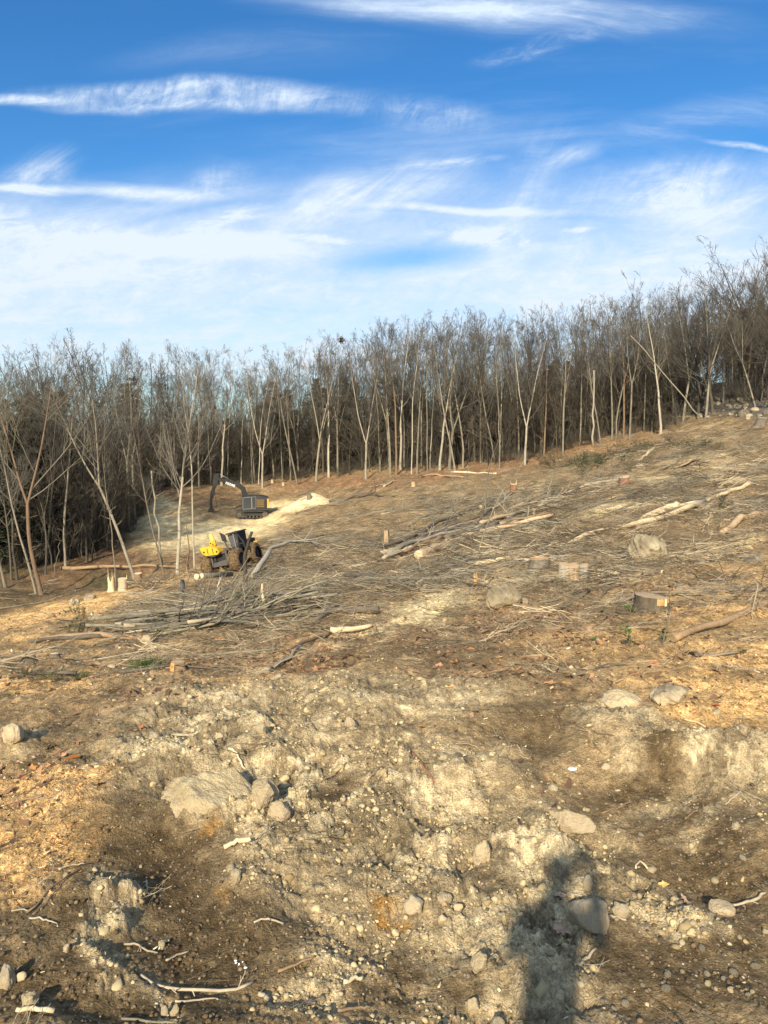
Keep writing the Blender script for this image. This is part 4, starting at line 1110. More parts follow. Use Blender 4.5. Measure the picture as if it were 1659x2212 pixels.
# ------------------------------------------------------------------ instanced ground cover (uncountable)
def src_obj(name, V, Fl, mat, smooth=False):
    me = np_mesh(name, V, Fl, mat, smooth=smooth)
    return bpy.data.objects.new(name, me)
def scatter(name, pts, rot, scl, sources, label=None):
    """points mesh + geometry nodes: one uncountable ground cover"""
    n = len(pts)
    me = bpy.data.meshes.new(name)
    me.vertices.add(n); me.vertices.foreach_set('co', np.asarray(pts, np.float32).ravel())
    a = me.attributes.new('rot', 'FLOAT_VECTOR', 'POINT'); a.data.foreach_set('vector', np.asarray(rot, np.float32).ravel())
    if np.ndim(scl) == 1: scl = np.repeat(np.asarray(scl)[:, None], 3, 1)
    a = me.attributes.new('scl', 'FLOAT_VECTOR', 'POINT'); a.data.foreach_set('vector', np.asarray(scl, np.float32).ravel())
    a = me.attributes.new('pick', 'INT', 'POINT'); a.data.foreach_set('value', np.random.default_rng(n).integers(0, len(sources), n).astype(np.int32))
    me.update()
    o = link_mesh(name, me)
    c = bpy.data.collections.new(name + '_sources')
    for s_ in sources: c.objects.link(s_)
    g = bpy.data.node_groups.new(name, 'GeometryNodeTree')
    g.interface.new_socket('Geometry', in_out='INPUT', socket_type='NodeSocketGeometry')
    g.interface.new_socket('Geometry', in_out='OUTPUT', socket_type='NodeSocketGeometry')
    N = g.nodes
    gi = N.new('NodeGroupInput'); go = N.new('NodeGroupOutput')
    ip = N.new('GeometryNodeInstanceOnPoints'); ci = N.new('GeometryNodeCollectionInfo')
    ci.inputs['Collection'].default_value = c; ci.inputs['Separate Children'].default_value = True; ci.inputs['Reset Children'].default_value = True
    g.links.new(gi.outputs[0], ip.inputs['Points']); g.links.new(ci.outputs[0], ip.inputs['Instance'])
    ip.inputs['Pick Instance'].default_value = True
    def attr(nm, dt):
        x = N.new('GeometryNodeInputNamedAttribute'); x.data_type = dt; x.inputs['Name'].default_value = nm
        return x.outputs['Attribute']
    g.links.new(attr('pick', 'INT'), ip.inputs['Instance Index'])
    er = N.new('FunctionNodeEulerToRotation'); g.links.new(attr('rot', 'FLOAT_VECTOR'), er.inputs[0]); g.links.new(er.outputs[0], ip.inputs['Rotation'])
    g.links.new(attr('scl', 'FLOAT_VECTOR'), ip.inputs['Scale'])
    g.links.new(ip.outputs[0], go.inputs[0])
    md = o.modifiers.new('scatter', 'NODES'); md.node_group = g
    tag(o, label, None, None, 'stuff')
    return o

rg = np.random.default_rng(5)
def ico(sub=1):
    bm = bmesh.new(); bmesh.ops.create_icosphere(bm, subdivisions=sub, radius=1.0)
    V = np.array([v.co[:] for v in bm.verts]); Fc = np.array([[v.index for v in f.verts] for f in bm.faces]); bm.free()
    return V, Fc
def lump(seed, sub=1, sq=(1, .8, .65), amp=.25, ang=0.0):
    V, Fc = ico(sub); r = np.random.default_rng(seed)
    V = V * (1 + amp * (r.random((len(V), 1)) - .5))
    if ang:
        for _ in range(7):
            n_ = norm(r.normal(size=3)); d_ = .55 + .3 * r.random()
            k = V @ n_ - d_; V = V - np.clip(k, 0, None)[:, None] * n_ * ang
    return V * np.array(sq), Fc
peb = [src_obj('pebble_%d' % i, *lump(i, 2, (1, .6 + .3 * rg.random(), .4 + .25 * rg.random()), .16, .9), M['s_pebble'], False) for i in range(8)]
clo = [src_obj('clod_%d' % i, *lump(20 + i, 1, (1, .85, .7), .55), M['s_clod']) for i in range(6)]
clo += [src_obj('clod_b%d' % i, *lump(60 + i, 2, (1, .85, .7), .5), M['s_clod']) for i in range(4)]
dcl = [src_obj('dark_clod_%d' % i, *lump(30 + i, 1, (1, .85, .7), .5), M['s_dark_clod']) for i in range(5)]
def chip_src(nm, mat, n=6):
    out = []
    for i in range(n):
        r = np.random.default_rng(70 + i)
        L, Wd, Hh = 1, .22 + .25 * r.random(), .06
        xs = np.array([-.5, .5]) * L
        V = np.array([(x * (1 - .2 * r.random()), y * Wd * (.6 + .5 * r.random()), z * Hh + .05 * x * x) for x in xs for y in (-.5, .5) for z in (-.5, .5)])
        Fc = np.array([[0, 1, 3, 2], [4, 6, 7, 5], [0, 4, 5, 1], [2, 3, 7, 6], [0, 2, 6, 4], [1, 5, 7, 3]])
        out.append(src_obj('%s_%d' % (nm, i), V, Fc, mat))
    return out
chips_o = chip_src('orange_chip', M['s_chip_orange']); chips_p = chip_src('pale_chip', M['s_chip_pale'])
def leaf_src(i):
    r = np.random.default_rng(90 + i); n = 9
    a = np.linspace(0, 2 * math.pi, n, endpoint=False)
    rr = .5 * (1 - .35 * (np.arange(n) % 2)) * (.8 + .4 * r.random(n))
    V = np.column_stack([np.cos(a) * rr * 1.3, np.sin(a) * rr * .8, .22 * r.random(n)])
    V = np.vstack([V, [[0, 0, 0]]]); V2 = V - [0, 0, .012]
    Fc = np.array([[j, (j + 1) % n, n] for j in range(n)]); F2 = Fc[:, ::-1] + n + 1
    return src_obj('dead_leaf_%d' % i, np.vstack([V, V2]), np.vstack([Fc, F2]), M['s_leaf'])
leaves = [leaf_src(i) for i in range(6)]
def spray_src(nm, i, mat, n, spread, ln, rad, flat=.25, dirn=0.5):
    r = np.random.default_rng(120 + i)
    k = 4
    a = r.normal(size=n) * spread; L = ln * (.4 + .8 * r.random(n))
    B = np.empty((n, k, 3)); c = np.column_stack([r.uniform(-.6, .6, n), r.uniform(-.4, .4, n), r.random(n) * flat])
    d = norm(np.column_stack([np.cos(a), np.sin(a), r.normal(size=n) * .16]))
    B[:, 0] = c - d * (L / 2)[:, None]
    for q in range(1, k):
        B[:, q] = B[:, q - 1] + d * (L / (k - 1))[:, None]; d = norm(d + r.normal(size=d.shape) * .16)
    RR = rad * (.4 + r.random(n))[:, None] * np.linspace(1, .5, k)[None]
    p1 = tubes(B, RR, 3)
    B2, R2 = kids(B, RR, 2, r, tmin=.2, lenr=.45, ang=.6, up=.05, k=3, rr=.55)
    return src_obj('%s_%d' % (nm, i), *merge([p1, tubes(B2, R2, 3)]), mat)
sprays = [spray_src('twig_spray', i, M['s_twig'], 9, .45, 1.0, .009) for i in range(7)]
sprays_g = [spray_src('grey_twig_spray', i, M['s_twig_grey'], 10, .5, 1.1, .010, .35) for i in range(7)]

def sample(n, umin=-60, umax=1720, rmin=2.2, rmax=30.0, power=1.0):
    """points spread evenly over the picture's ground rather than over the land: denser near by"""
    th = np.arctan(rg.uniform((umin - 829.5) / F, (umax - 829.5) / F, n) * 1.06)
    t = rg.random(n)
    r = np.exp(math.log(rmin) + (math.log(rmax) - math.log(rmin)) * t ** power)
    x = r * np.sin(th); y = r * np.cos(th)
    z, zb, Mk, u, v = height(x, y, True)
    return x, y, z, Mk, u, v, r
def rots(n, tilt=.35, flat=True):
    return np.column_stack([rg.normal(size=n) * tilt, rg.normal(size=n) * tilt, rg.random(n) * 6.283])
def cover(name, n, prob, size, sources, rmax=20, rmin=2.2, tilt=.4, power=1.0, dz=.2, rotf=None, label=None):
    x, y, z, Mk, u, v, r = sample(n, rmin=rmin, rmax=rmax, power=power)
    keep = rg.random(n) < prob(Mk, r, x, y, u, v)
    x, y, z, r = x[keep], y[keep], z[keep], r[keep]; m = len(x)
    s_ = size(m, r)
    rt = rots(m, tilt) if rotf is None else rotf(m, x, y, u[keep], v[keep])
    scatter(name, np.column_stack([x, y, z + s_ * dz]), rt, s_, sources, label)
lnorm = lambda m, med, sg: med * np.exp(rg.normal(size=m) * sg)
patchy = lambda x, y, sc=1.5, s=5: np.clip((fbm(x * sc, y * sc, 3, s) - .38) * 3.2, 0, 1)
cover('soil_crumbs', 80000, lambda K, r, x, y, u, v: (.06 + .9 * K['clay'] - .5 * K['moist'] - .6 * K['chip']) * patchy(x, y, 2.5), lambda m, r: np.clip(lnorm(m, .0058, .6), .0025, .020) * (1 + r * .05), clo, rmax=16, dz=.0)
big = [src_obj('clod_c%d' % i, *lump(160 + i, 2, (1, .8, .6), .75, .9), M['s_clod']) for i in range(7)]
cover('soil_clods', 5200, lambda K, r, x, y, u, v: np.clip(K['clay'] - K['brk'] * .5, 0, 1) * patchy(x, y, 3.0, 19), lambda m, r: np.clip(lnorm(m, .020, .45), .010, .055) * (1 + r * .03), big, rmax=13, dz=-.1)
cover('dark_soil_crumbs', 14000, lambda K, r, x, y, u, v: .1 + .9 * K['moist'], lambda m, r: np.clip(lnorm(m, .0065, .5), .002, .013) * (1 + r * .06), dcl, rmax=14)
cover('pebbles', 9500, lambda K, r, x, y, u, v: (.22 + .35 * K['clay'] + .55 * (u > 1200) * (v > 1650)) * patchy(x, y, 1.2, 9), lambda m, r: np.clip(lnorm(m, .0045, .6), .002, .020) * (1 + r * .04), peb, rmax=18, dz=.0)
cover('orange_wood_chips', 70000, lambda K, r, x, y, u, v: np.clip(K['chip'] * 1.1, 0, 1) * (.5 + .5 * patchy(x, y, 2.0, 33)) + .03 * (r > 5) + .05 * (r > 9), lambda m, r: np.clip(lnorm(m, .015, .45), .006, .06) * (1 + r * .05), chips_o, rmax=48, dz=.1)
cover('pale_wood_chips', 52000, lambda K, r, x, y, u, v: np.clip(K['pale'] + .3 * K['chip'] + .03 + .07 * (r > 6) + .12 * (r > 9), 0, 1) * patchy(x, y, .9, 14), lambda m, r: np.clip(lnorm(m, .016, .5), .006, .08) * (1 + r * .04), chips_p, rmax=75, rmin=3, dz=.1)
cover('dead_leaves', 42000, lambda K, r, x, y, u, v: np.clip((r - 3.6) / 3, .02, 1) * np.clip(.18 + K['leaf'] * 1.1 - K['clay'] * .8 - K['moist'] * .4, 0, 1) * patchy(x, y, 1.1, 25), lambda m, r: np.clip(lnorm(m, .05, .3), .03, .10) * (1 + r * .015), leaves, rmax=34, rmin=3.0, tilt=.5, dz=.1)
def slope_rot(m, x, y, u, v):
    a = rg.normal(size=m) * .55 + .15
    return np.column_stack([rg.normal(size=m) * .12, rg.normal(size=m) * .12 - .04, a])
cover('fine_twigs', 6500, lambda K, r, x, y, u, v: np.clip((r - 2.5) / 8, .05, 1) * np.clip(.25 + .6 * K['leaf'] - .15 * K['clay'] - .4 * K['moist'], .05, 1), lambda m, r: np.clip(lnorm(m, .11, .4), .04, .3) * (1 + r * .06), sprays, rmax=17, rmin=2.4, dz=.0, rotf=lambda m, x, y, u, v: rots(m, .12))
cover('slash_twigs', 7600, lambda K, r, x, y, u, v: np.clip((r - 10) / 8, 0, 1) * np.clip(1 - 1.2 * K['pale'], 0, 1) * (u > 300) * (v > 985 - (u - 800) * .12) * (.35 + .65 * patchy(x, y, .35, 61)), lambda m, r: np.clip(lnorm(m, 1, .35), .4, 1.8) * np.clip(.22 + r * .016, 0, .85), sprays, rmax=112, rmin=10, dz=.02, rotf=slope_rot)
cover('grey_slash_twigs', 4200, lambda K, r, x, y, u, v: np.clip((r - 13) / 8, 0, 1) * np.clip(1 - 1.2 * K['pale'] - K['chip'], 0, 1) * patchy(x, y, .22, 67) * (.25 + .75 * (u > 560)), lambda m, r: np.clip(lnorm(m, 1, .35), .4, 2.0) * np.clip(.25 + r * .017, 0, .95), sprays_g, rmax=112, rmin=12, dz=.03, rotf=slope_rot)

# undergrowth inside the wood edge
def under(name, n, dmin, dmax, srcs, hs, umin=-80, umax=1700, keepf=None):
    pts, rt, sc = [], [], []
    for i in range(n):
        u = umin + (umax - umin) * rw.random()
        if 1492 < u < 1570 and rw.random() < .7: continue
        p = hit(min(max(u, -60), 1720), edge_v(u)); y = p[1] + dmin + (dmax - dmin) * rw.random(); x = p[0] / p[1] * y
        if keepf and not keepf(u, y): continue
        pts.append((x, y, 0)); rt.append((rw.gauss(0, .08), rw.gauss(0, .08), rw.uniform(0, 6.3))); s_ = rw.uniform(*hs); sc.append(s_)
    pts = np.array(pts, float); pts[:, 2] = height(pts[:, 0], pts[:, 1]) - .1
    scatter(name, pts, rt, np.array(sc), srcs)
def as_src(key):
    tm, cm, H = PROTO[key]
    bm = bmesh.new(); bm.from_mesh(tm); bm.from_mesh(cm)
    me = bpy.data.meshes.new(key + '_joined'); bm.to_mesh(me); bm.free()
    me.materials.append(tm.materials[0]); 
    return bpy.data.objects.new(key + '_joined', me)
sapj = [as_src('sap'), as_src('sap2')]
under('undergrowth_saplings', 1300, .5, 46, sapj, (.5, 1.5), keepf=lambda u, y: u > 340 or y > 66)
under('undergrowth_tall_saplings', 300, 3, 50, sapj, (1.3, 2.1), keepf=lambda u, y: u > 340 or y > 68)
def brush_src(i):
    r = np.random.default_rng(300 + i); n = 26
    B = np.zeros((n, 4, 3)); d = norm(np.column_stack([r.normal(size=n) * .5, r.normal(size=n) * .5, .6 + r.random(n)]))
    B[:, 0, :2] = r.normal(size=(n, 2)) * .25
    for q in range(1, 4): B[:, q] = B[:, q - 1] + d * (.35 + .35 * r.random((n, 1))); d = norm(d + r.normal(size=d.shape) * .2)
    RR = .011 * np.linspace(1, .4, 4)[None] * np.ones((n, 1))
    B2, R2 = kids(B, RR, 4, r, tmin=.3, lenr=.45, ang=.6, k=3, rr=.7)
    return src_obj('brush_%d' % i, *merge([tubes(B, RR, 3), tubes(B2, R2, 3)]), M['s_brush'])
brs = [brush_src(i) for i in range(4)]
under('undergrowth_brush', 1100, 0, 40, brs, (.7, 1.7), keepf=lambda u, y: u > 340 or y > 72)
under('undergrowth_brush_valley', 260, 6, 26, brs, (.7, 1.6), umin=-80, umax=300)

# ------------------------------------------------------------------ boulders and stones
def boulder(name, u, v, wpx, hpx, mat, label, seed, vb=None, sq=None, yaw=None, tilt=(0, 0), sub=5, ang=.92, group=None, sink=.24, depth=.8, cat='boulder', rough=.24):
    """centre (u, v) in the photo, size in photo pixels"""
    base = hit(u, v + hpx * .42)
    d = base[1] / (CP + (1106 - v) / F * SP) if False else base[1]
    W = wpx / F * d / .97; Hh = hpx / F * d / .93
    r = np.random.default_rng(seed)
    V, Fc = ico(sub)
    for _ in range(11):
        n_ = norm(r.normal(size=3)); d_ = .55 + .33 * r.random()
        k = V @ n_ - d_; V = V - np.clip(k, 0, None)[:, None] * n_ * ang
    ph = r.random(3) * 50
    def n3(s_, o):
        return (fbm(V[:, 0] * s_ + V[:, 2] * s_ * .7 + ph[0], V[:, 1] * s_ - V[:, 2] * s_ * .6 + ph[1], o, seed) - .5)
    V = V * (1 + rough * 1.8 * n3(1.6, 3) + rough * 1.0 * n3(5, 4) + rough * .35 * n3(16, 3))[:, None]
    V = V * np.array([W / 2 * 1.08, W / 2 * depth * 1.08, Hh / 2 * 1.35])
    me = np_mesh(name, V, Fc, M[mat])
    z = H1(base[0], base[1])
    o = link_mesh(name, me, None, (base[0], base[1] + W * .5 * depth * .35, z + Hh * .5 - Hh * sink), (tilt[0], tilt[1], r.random() * .6 - .3 if yaw is None else yaw))
    return tag(o, label, cat, group)
for a in [
 ('boulder', 1401, 1187, 70, 62, 'rock_stained', 'rounded grey boulder with dark stains standing on the right hillside beside the long pale pole', 1),
 ('boulder', 1092, 1292, 78, 52, 'rock', 'smooth grey tan boulder lying beside the yellow chips in the middle of the slope', 2),
 ('boulder', 1450, 1518, 76, 46, 'rock_dark', 'boulder with dark wet patch sitting in the orange chips above the clay ridge', 6),
 ('boulder', 1340, 1528, 96, 36, 'rock_dirt', 'clay covered slab sticking out of the ridge just left of the stained boulder', 7, None, None, .2, (.1, .1), 5, .9, None, .5),
 ('boulder', 455, 1704, 205, 100, 'rock_dirt', 'big flat boulder half buried in clay, with a pale splinter lying on it', 3, None, None, .1, (.10, -.08), 6, .85, None, .66),
 ('boulder', 567, 1733, 66, 56, 'rock_dirt', 'rounded dirt covered boulder right of the big half buried one', 4),
 ('boulder', 194, 1288, 34, 18, 'rock', 'low pale rock behind the orange chip strip, left of the splintered stump', 11),
 ('boulder', 160, 1296, 24, 18, 'stone_grey', 'small grey jagged rock at the valley edge, leftmost behind the chip strip', 12),
 ('boulder', 1384, 1012, 36, 16, 'rock', 'low pale boulder on the upper slope beside the dark green boughs', 13),
 ('boulder', 1240, 1150, 26, 14, 'rock', 'low grey rock half sunk in slash on the middle right slope', 14),
 ('boulder', 1312, 1232, 60, 18, 'rock_dirt', 'flat dirt coloured rock below the round stained boulder', 15),
]:
    boulder(*a) if len(a) > 8 else boulder(*a, sub=5 if a[3] > 50 else 4)
def stone(u, v, w, h, mat, lab, seed, **k):
    k.setdefault('sub', 3 if w < 26 else 4)
    boulder('stone', u, v, w, h, mat, lab, seed, cat='stone', **k)
for a in [
 (1130, 1297, 22, 17, 'stone', 'small pale stone touching the right side of the smooth tan boulder', 21),
 (600, 1753, 46, 38, 'rock_dirt', 'tilted tan stone just right of the rounded boulder by the big buried one', 22),
 (1278, 1984, 96, 62, 'stone_grey', 'pyramid shaped grey stone beside the shadow at the lower right', 23),
 (1343, 1974, 34, 36, 'stone', 'pale upright stone right of the pyramid shaped one', 24),
 (1272, 1906, 24, 34, 'stone', 'narrow pale stone standing on edge above the pyramid shaped one', 25),
 (897, 1954, 46, 34, 'stone', 'white rounded stone in the clay at the centre, near the ochre soil', 26),
 (1022, 2131, 36, 30, 'stone_yellow', 'tan cobble lying on dark soil left of the photographer shadow', 27),
 (958, 1943, 36, 20, 'rock_dirt', 'clay coloured stone right of the white rounded one', 28),
 (989, 1959, 24, 18, 'stone_yellow', 'small buff stone at the right end of the stone row in the centre', 29),
 (854, 1982, 18, 14, 'stone_yellow', 'small cream pebble below left of the white rounded stone', 30),
 (955, 1978, 24, 18, 'stone_yellow', 'cream stone just below the row of stones in the centre', 31),
 (1036, 2068, 40, 42, 'rock_dirt', 'jagged clay covered stone on the small mound left of the shadow', 32),
 (1076, 2168, 38, 26, 'stone_grey', 'greyish white stone beside the bottom of the shadow', 33),
 (1042, 1830, 36, 50, 'rock_dirt', 'upright grey slab stone in the clay above the head of the shadow', 34),
 (1224, 1765, 118, 44, 'rock_dirt', 'long angular slab tilted into the clay right of the centre', 35, dict(yaw=-.75, depth=.35, ang=1.0)),
 (10, 2108, 36, 54, 'stone_grey', 'grey stone cut by the left edge near the bottom', 36),
 (44, 2113, 24, 18, 'stone_yellow', 'lumpy pale stone right beside the grey one at the left edge', 37),
 (64, 2171, 46, 32, 'stone_yellow', 'crusty cream coloured stone at the bottom left', 38),
 (509, 1892, 30, 28, 'stone_grey', 'grey brown stone on dark soil below the cream wood piece', 39),
 (498, 1878, 24, 14, 'rock_dirt', 'small stone lying against the back of the grey brown one', 40),
 (144, 2056, 16, 18, 'stone', 'small pale upright stone left of the clay heap', 41),
 (265, 1920, 11, 9, 'stone', 'little white stone right of the clay heap', 42),
 (353, 2151, 20, 26, 'stone', 'left half of the broken white stone beneath the long curved stick', 43),
 (377, 2150, 24, 28, 'stone', 'right half of the broken white stone, touching the thin branch', 44),
 (706, 2149, 20, 16, 'stone', 'white stone among stones near the bottom centre', 45),
 (630, 2122, 18, 12, 'stone', 'small white stone left of centre near the bottom', 46),
 (566, 1629, 28, 20, 'stone_grey', 'dark bluish stone above the rounded dirt covered boulder', 47),
 (474, 1635, 20, 18, 'rock_dirt', 'egg shaped tan stone on top of the clay behind the big buried boulder', 48),
 (600, 1472, 30, 18, 'stone', 'pale stone on the brown slope left of centre, below the small branch', 49),
 (758, 1590, 28, 24, 'rock_dirt', 'rounded clay stone on the crest of the central clay heap', 50),
 (25, 1608, 50, 36, 'rock_dirt', 'lump of clay covered rock at the left edge', 51),
 (330, 1601, 26, 16, 'stone_grey', 'grey stone left of the pale bent root', 52),
 (1548, 1546, 20, 14, 'stone_grey', 'dark small stone in the orange chips right of the stained boulder', 53),
 (1195, 1700, 22, 14, 'stone', 'pale stone above the long angular slab', 54),
 (1411, 1847, 20, 16, 'stone_grey', 'greenish grey cobble in the gravel hollow on the right', 55),
 (1590, 1780, 18, 14, 'stone', 'white cobble on dark soil near the right edge', 56),
 (1655, 2013, 16, 12, 'stone', 'white pebble at the right edge near the bottom', 57),
 (1560, 1960, 60, 26, 'rock_dirt', 'flat clay lump in the lower right gravel', 58),
 (1190, 2062, 20, 14, 'stone_grey', 'small grey stone inside the shadow', 59),
 (1460, 1925, 22, 16, 'rock_dirt', 'brown tan stone on the gravelly right side', 60),
 (1310, 1555 + 90, 18, 12, 'stone', 'pale stone half way down the clay ridge on the right', 61),
 (240, 1345 + 95, 20, 8, 'stone', 'flat pale stone in the slash at the left', 62),
 (318, 1388, 32, 18, 'rock_dirt', 'pale flat rock under the lower long pole on the left', 63),
]: stone(*a[:7], **(a[7] if len(a) > 7 else {}))
# stones strewn on the road bank and slope
def strew(name, n, cat, lab, group, pick, size, mats, squash=.7):
    protos = []
    for i in range(6):
        V, Fc = ico(2); r = np.random.default_rng(500 + i)
        for _ in range(7):
            n_ = norm(r.normal(size=3)); k = V @ n_ - (.6 + .3 * r.random()); V = V - np.clip(k, 0, None)[:, None] * n_ * .8
        V = V * (1 + .12 * (r.random((len(V), 1)) - .5)) * np.array([1, .8, squash])
        protos.append(np_mesh(name, V, Fc, M[mats[i % len(mats)]]))
    for i in range(n):
        u, v = pick(); p = hit(u, v); s_ = size()
        o = link_mesh(name, protos[rw.randrange(6)], None, (p[0], p[1], H1(p[0], p[1]) + s_ * .2), (rw.uniform(-.4, .4), rw.uniform(-.4, .4), rw.uniform(0, 6)))
        o.scale = (s_, s_ * rw.uniform(.7, 1.1), s_); tag(o, lab, cat, group)
strew('rubble_stone', 90, 'stone', 'grey stone of the rubble bank below the roadside railing', 'stones of the rubble bank', lambda: (rw.uniform(1440, 1668), rw.uniform(848, 908)), lambda: rw.uniform(.2, .6), ['rock_dark', 'stone_grey', 'rock_dark'])
strew('field_stone', 70, 'stone', 'small pale stone lying among the slash on the slope', 'stones among the slash', lambda: (rw.uniform(560, 1640), rw.uniform(1090, 1290)), lambda: rw.uniform(.05, .13), ['rock', 'stone_grey', 'rock_dark'])
strew('foreground_stone', 26, 'stone', 'small pale stone lying in the loose soil of the foreground', 'small stones in the foreground soil', lambda: (rw.uniform(20, 1640), rw.uniform(1560, 2190)), lambda: rw.uniform(.012, .032), ['stone', 'stone_yellow', 'rock_dirt'])
strew('foreground_stone', 40, 'stone', 'pale stone in the gravelly soil at the lower right', 'stones in the gravel at the lower right', lambda: (rw.uniform(1260, 1650), rw.uniform(1690, 2190)), lambda: rw.uniform(.010, .028), ['stone', 'stone_yellow', 'stone'])

# ------------------------------------------------------------------ logs, poles, sticks
def draped(pts2, lift=0.0, k=9, sag=.5):
    """photo points -> smooth 3d line lying over the ground"""
    W = [hit(*p) for p in pts2]
    W = np.array([(p[0], p[1], 0) for p in W])
    t = np.linspace(0, len(W) - 1, k); i = np.clip(t.astype(int), 0, len(W) - 2); f = (t - i)[:, None]
    Q = W[i] * (1 - f) + W[i + 1] * f
    if len(W) > 2:
        Q[1:-1, :2] = Q[1:-1, :2] * .6 + (Q[:-2, :2] + Q[2:, :2]) * .2
    h = height(Q[:, 0], Q[:, 1])
    tt = np.linspace(0, 1, k); kf = .35 if len(pts2) > 2 else 0.0; h = kf * h + (1 - kf) * np.polyval(np.polyfit(tt, h, 2 if len(pts2) > 2 else 1), tt) + (0.01 if k else 0)
    # stiff wood bridges hollows
    lin = np.linspace(h[0], h[-1], k)
    z = np.maximum(h, lin) * sag + h * (1 - sag)
    if len(pts2) > 2: z = np.maximum(z, height(Q[:, 0], Q[:, 1]) - .02)
    Q[:, 2] = z + lift
    return Q
def stick(name, pts2, r0, r1, mat, label, cat, group=None, lift=None, seed=0, ends=None, kids_n=0, rough=.10, k=9, n=7, jit=.0, rise=None, sag=.5):
    rng = np.random.default_rng(seed + int(abs(pts2[0][0]) * 3 + abs(pts2[0][1])))
    Q = draped(pts2, (lift if lift is not None else max(r0, r1) * .9), k, sag)
    if rise is not None: Q[:, 2] += np.interp(np.linspace(0, 1, k), np.linspace(0, 1, len(rise)), rise)
    L = np.linalg.norm(np.diff(Q, axis=0), axis=1).sum()
    Q[1:-1] += rng.normal(size=(k - 2, 3)) * (L * .005 + min(r0, .02) * .3 + jit)
    o0 = Q[0].copy(); Q = Q - o0
    RR = np.linspace(r0, r1, k) * (1 + rng.normal(size=k) * .06)
    parts = [tubes(Q[None], RR[None], n, cap=True, rough=rough, rng=rng)]
    if kids_n:
        B, RB = kids(Q[None], RR[None], kids_n, rng, tmin=.25, lenr=.22, ang=.7, up=.02, k=4, rr=.5, wob=.15)
        parts.append(tubes(B, np.maximum(RB, r1 * .3), 4))
        B2, R2 = kids(B, RB, 3, rng, tmin=.3, lenr=.5, ang=.6, up=.0, k=3, rr=.6, wob=.2)
        parts.append(tubes(B2, np.maximum(R2, .003), 3))
    V, Fl = merge(parts)
    me = np_mesh(name, V, Fl, M[mat])
    if ends:
        root = empty(name, tuple(o0)); link_mesh('bark', me, root)
        for e, em in ends:
            p, q = (Q[0], Q[1]) if e == 0 else (Q[-1], Q[-2])
            d = norm(p - q); rr = (RR[0] if e == 0 else RR[-1]) * .93
            mb = MB(); mb.cyl(tuple(p + d * .002), tuple(p + d * (.012 + rr * .05)), rr, rr * .96, 12)
            mb.build('cut_face', M[em], root)
        return tag(root, label, cat, group)
    o = link_mesh(name, me, None, tuple(o0))
    return tag(o, label, cat, group)
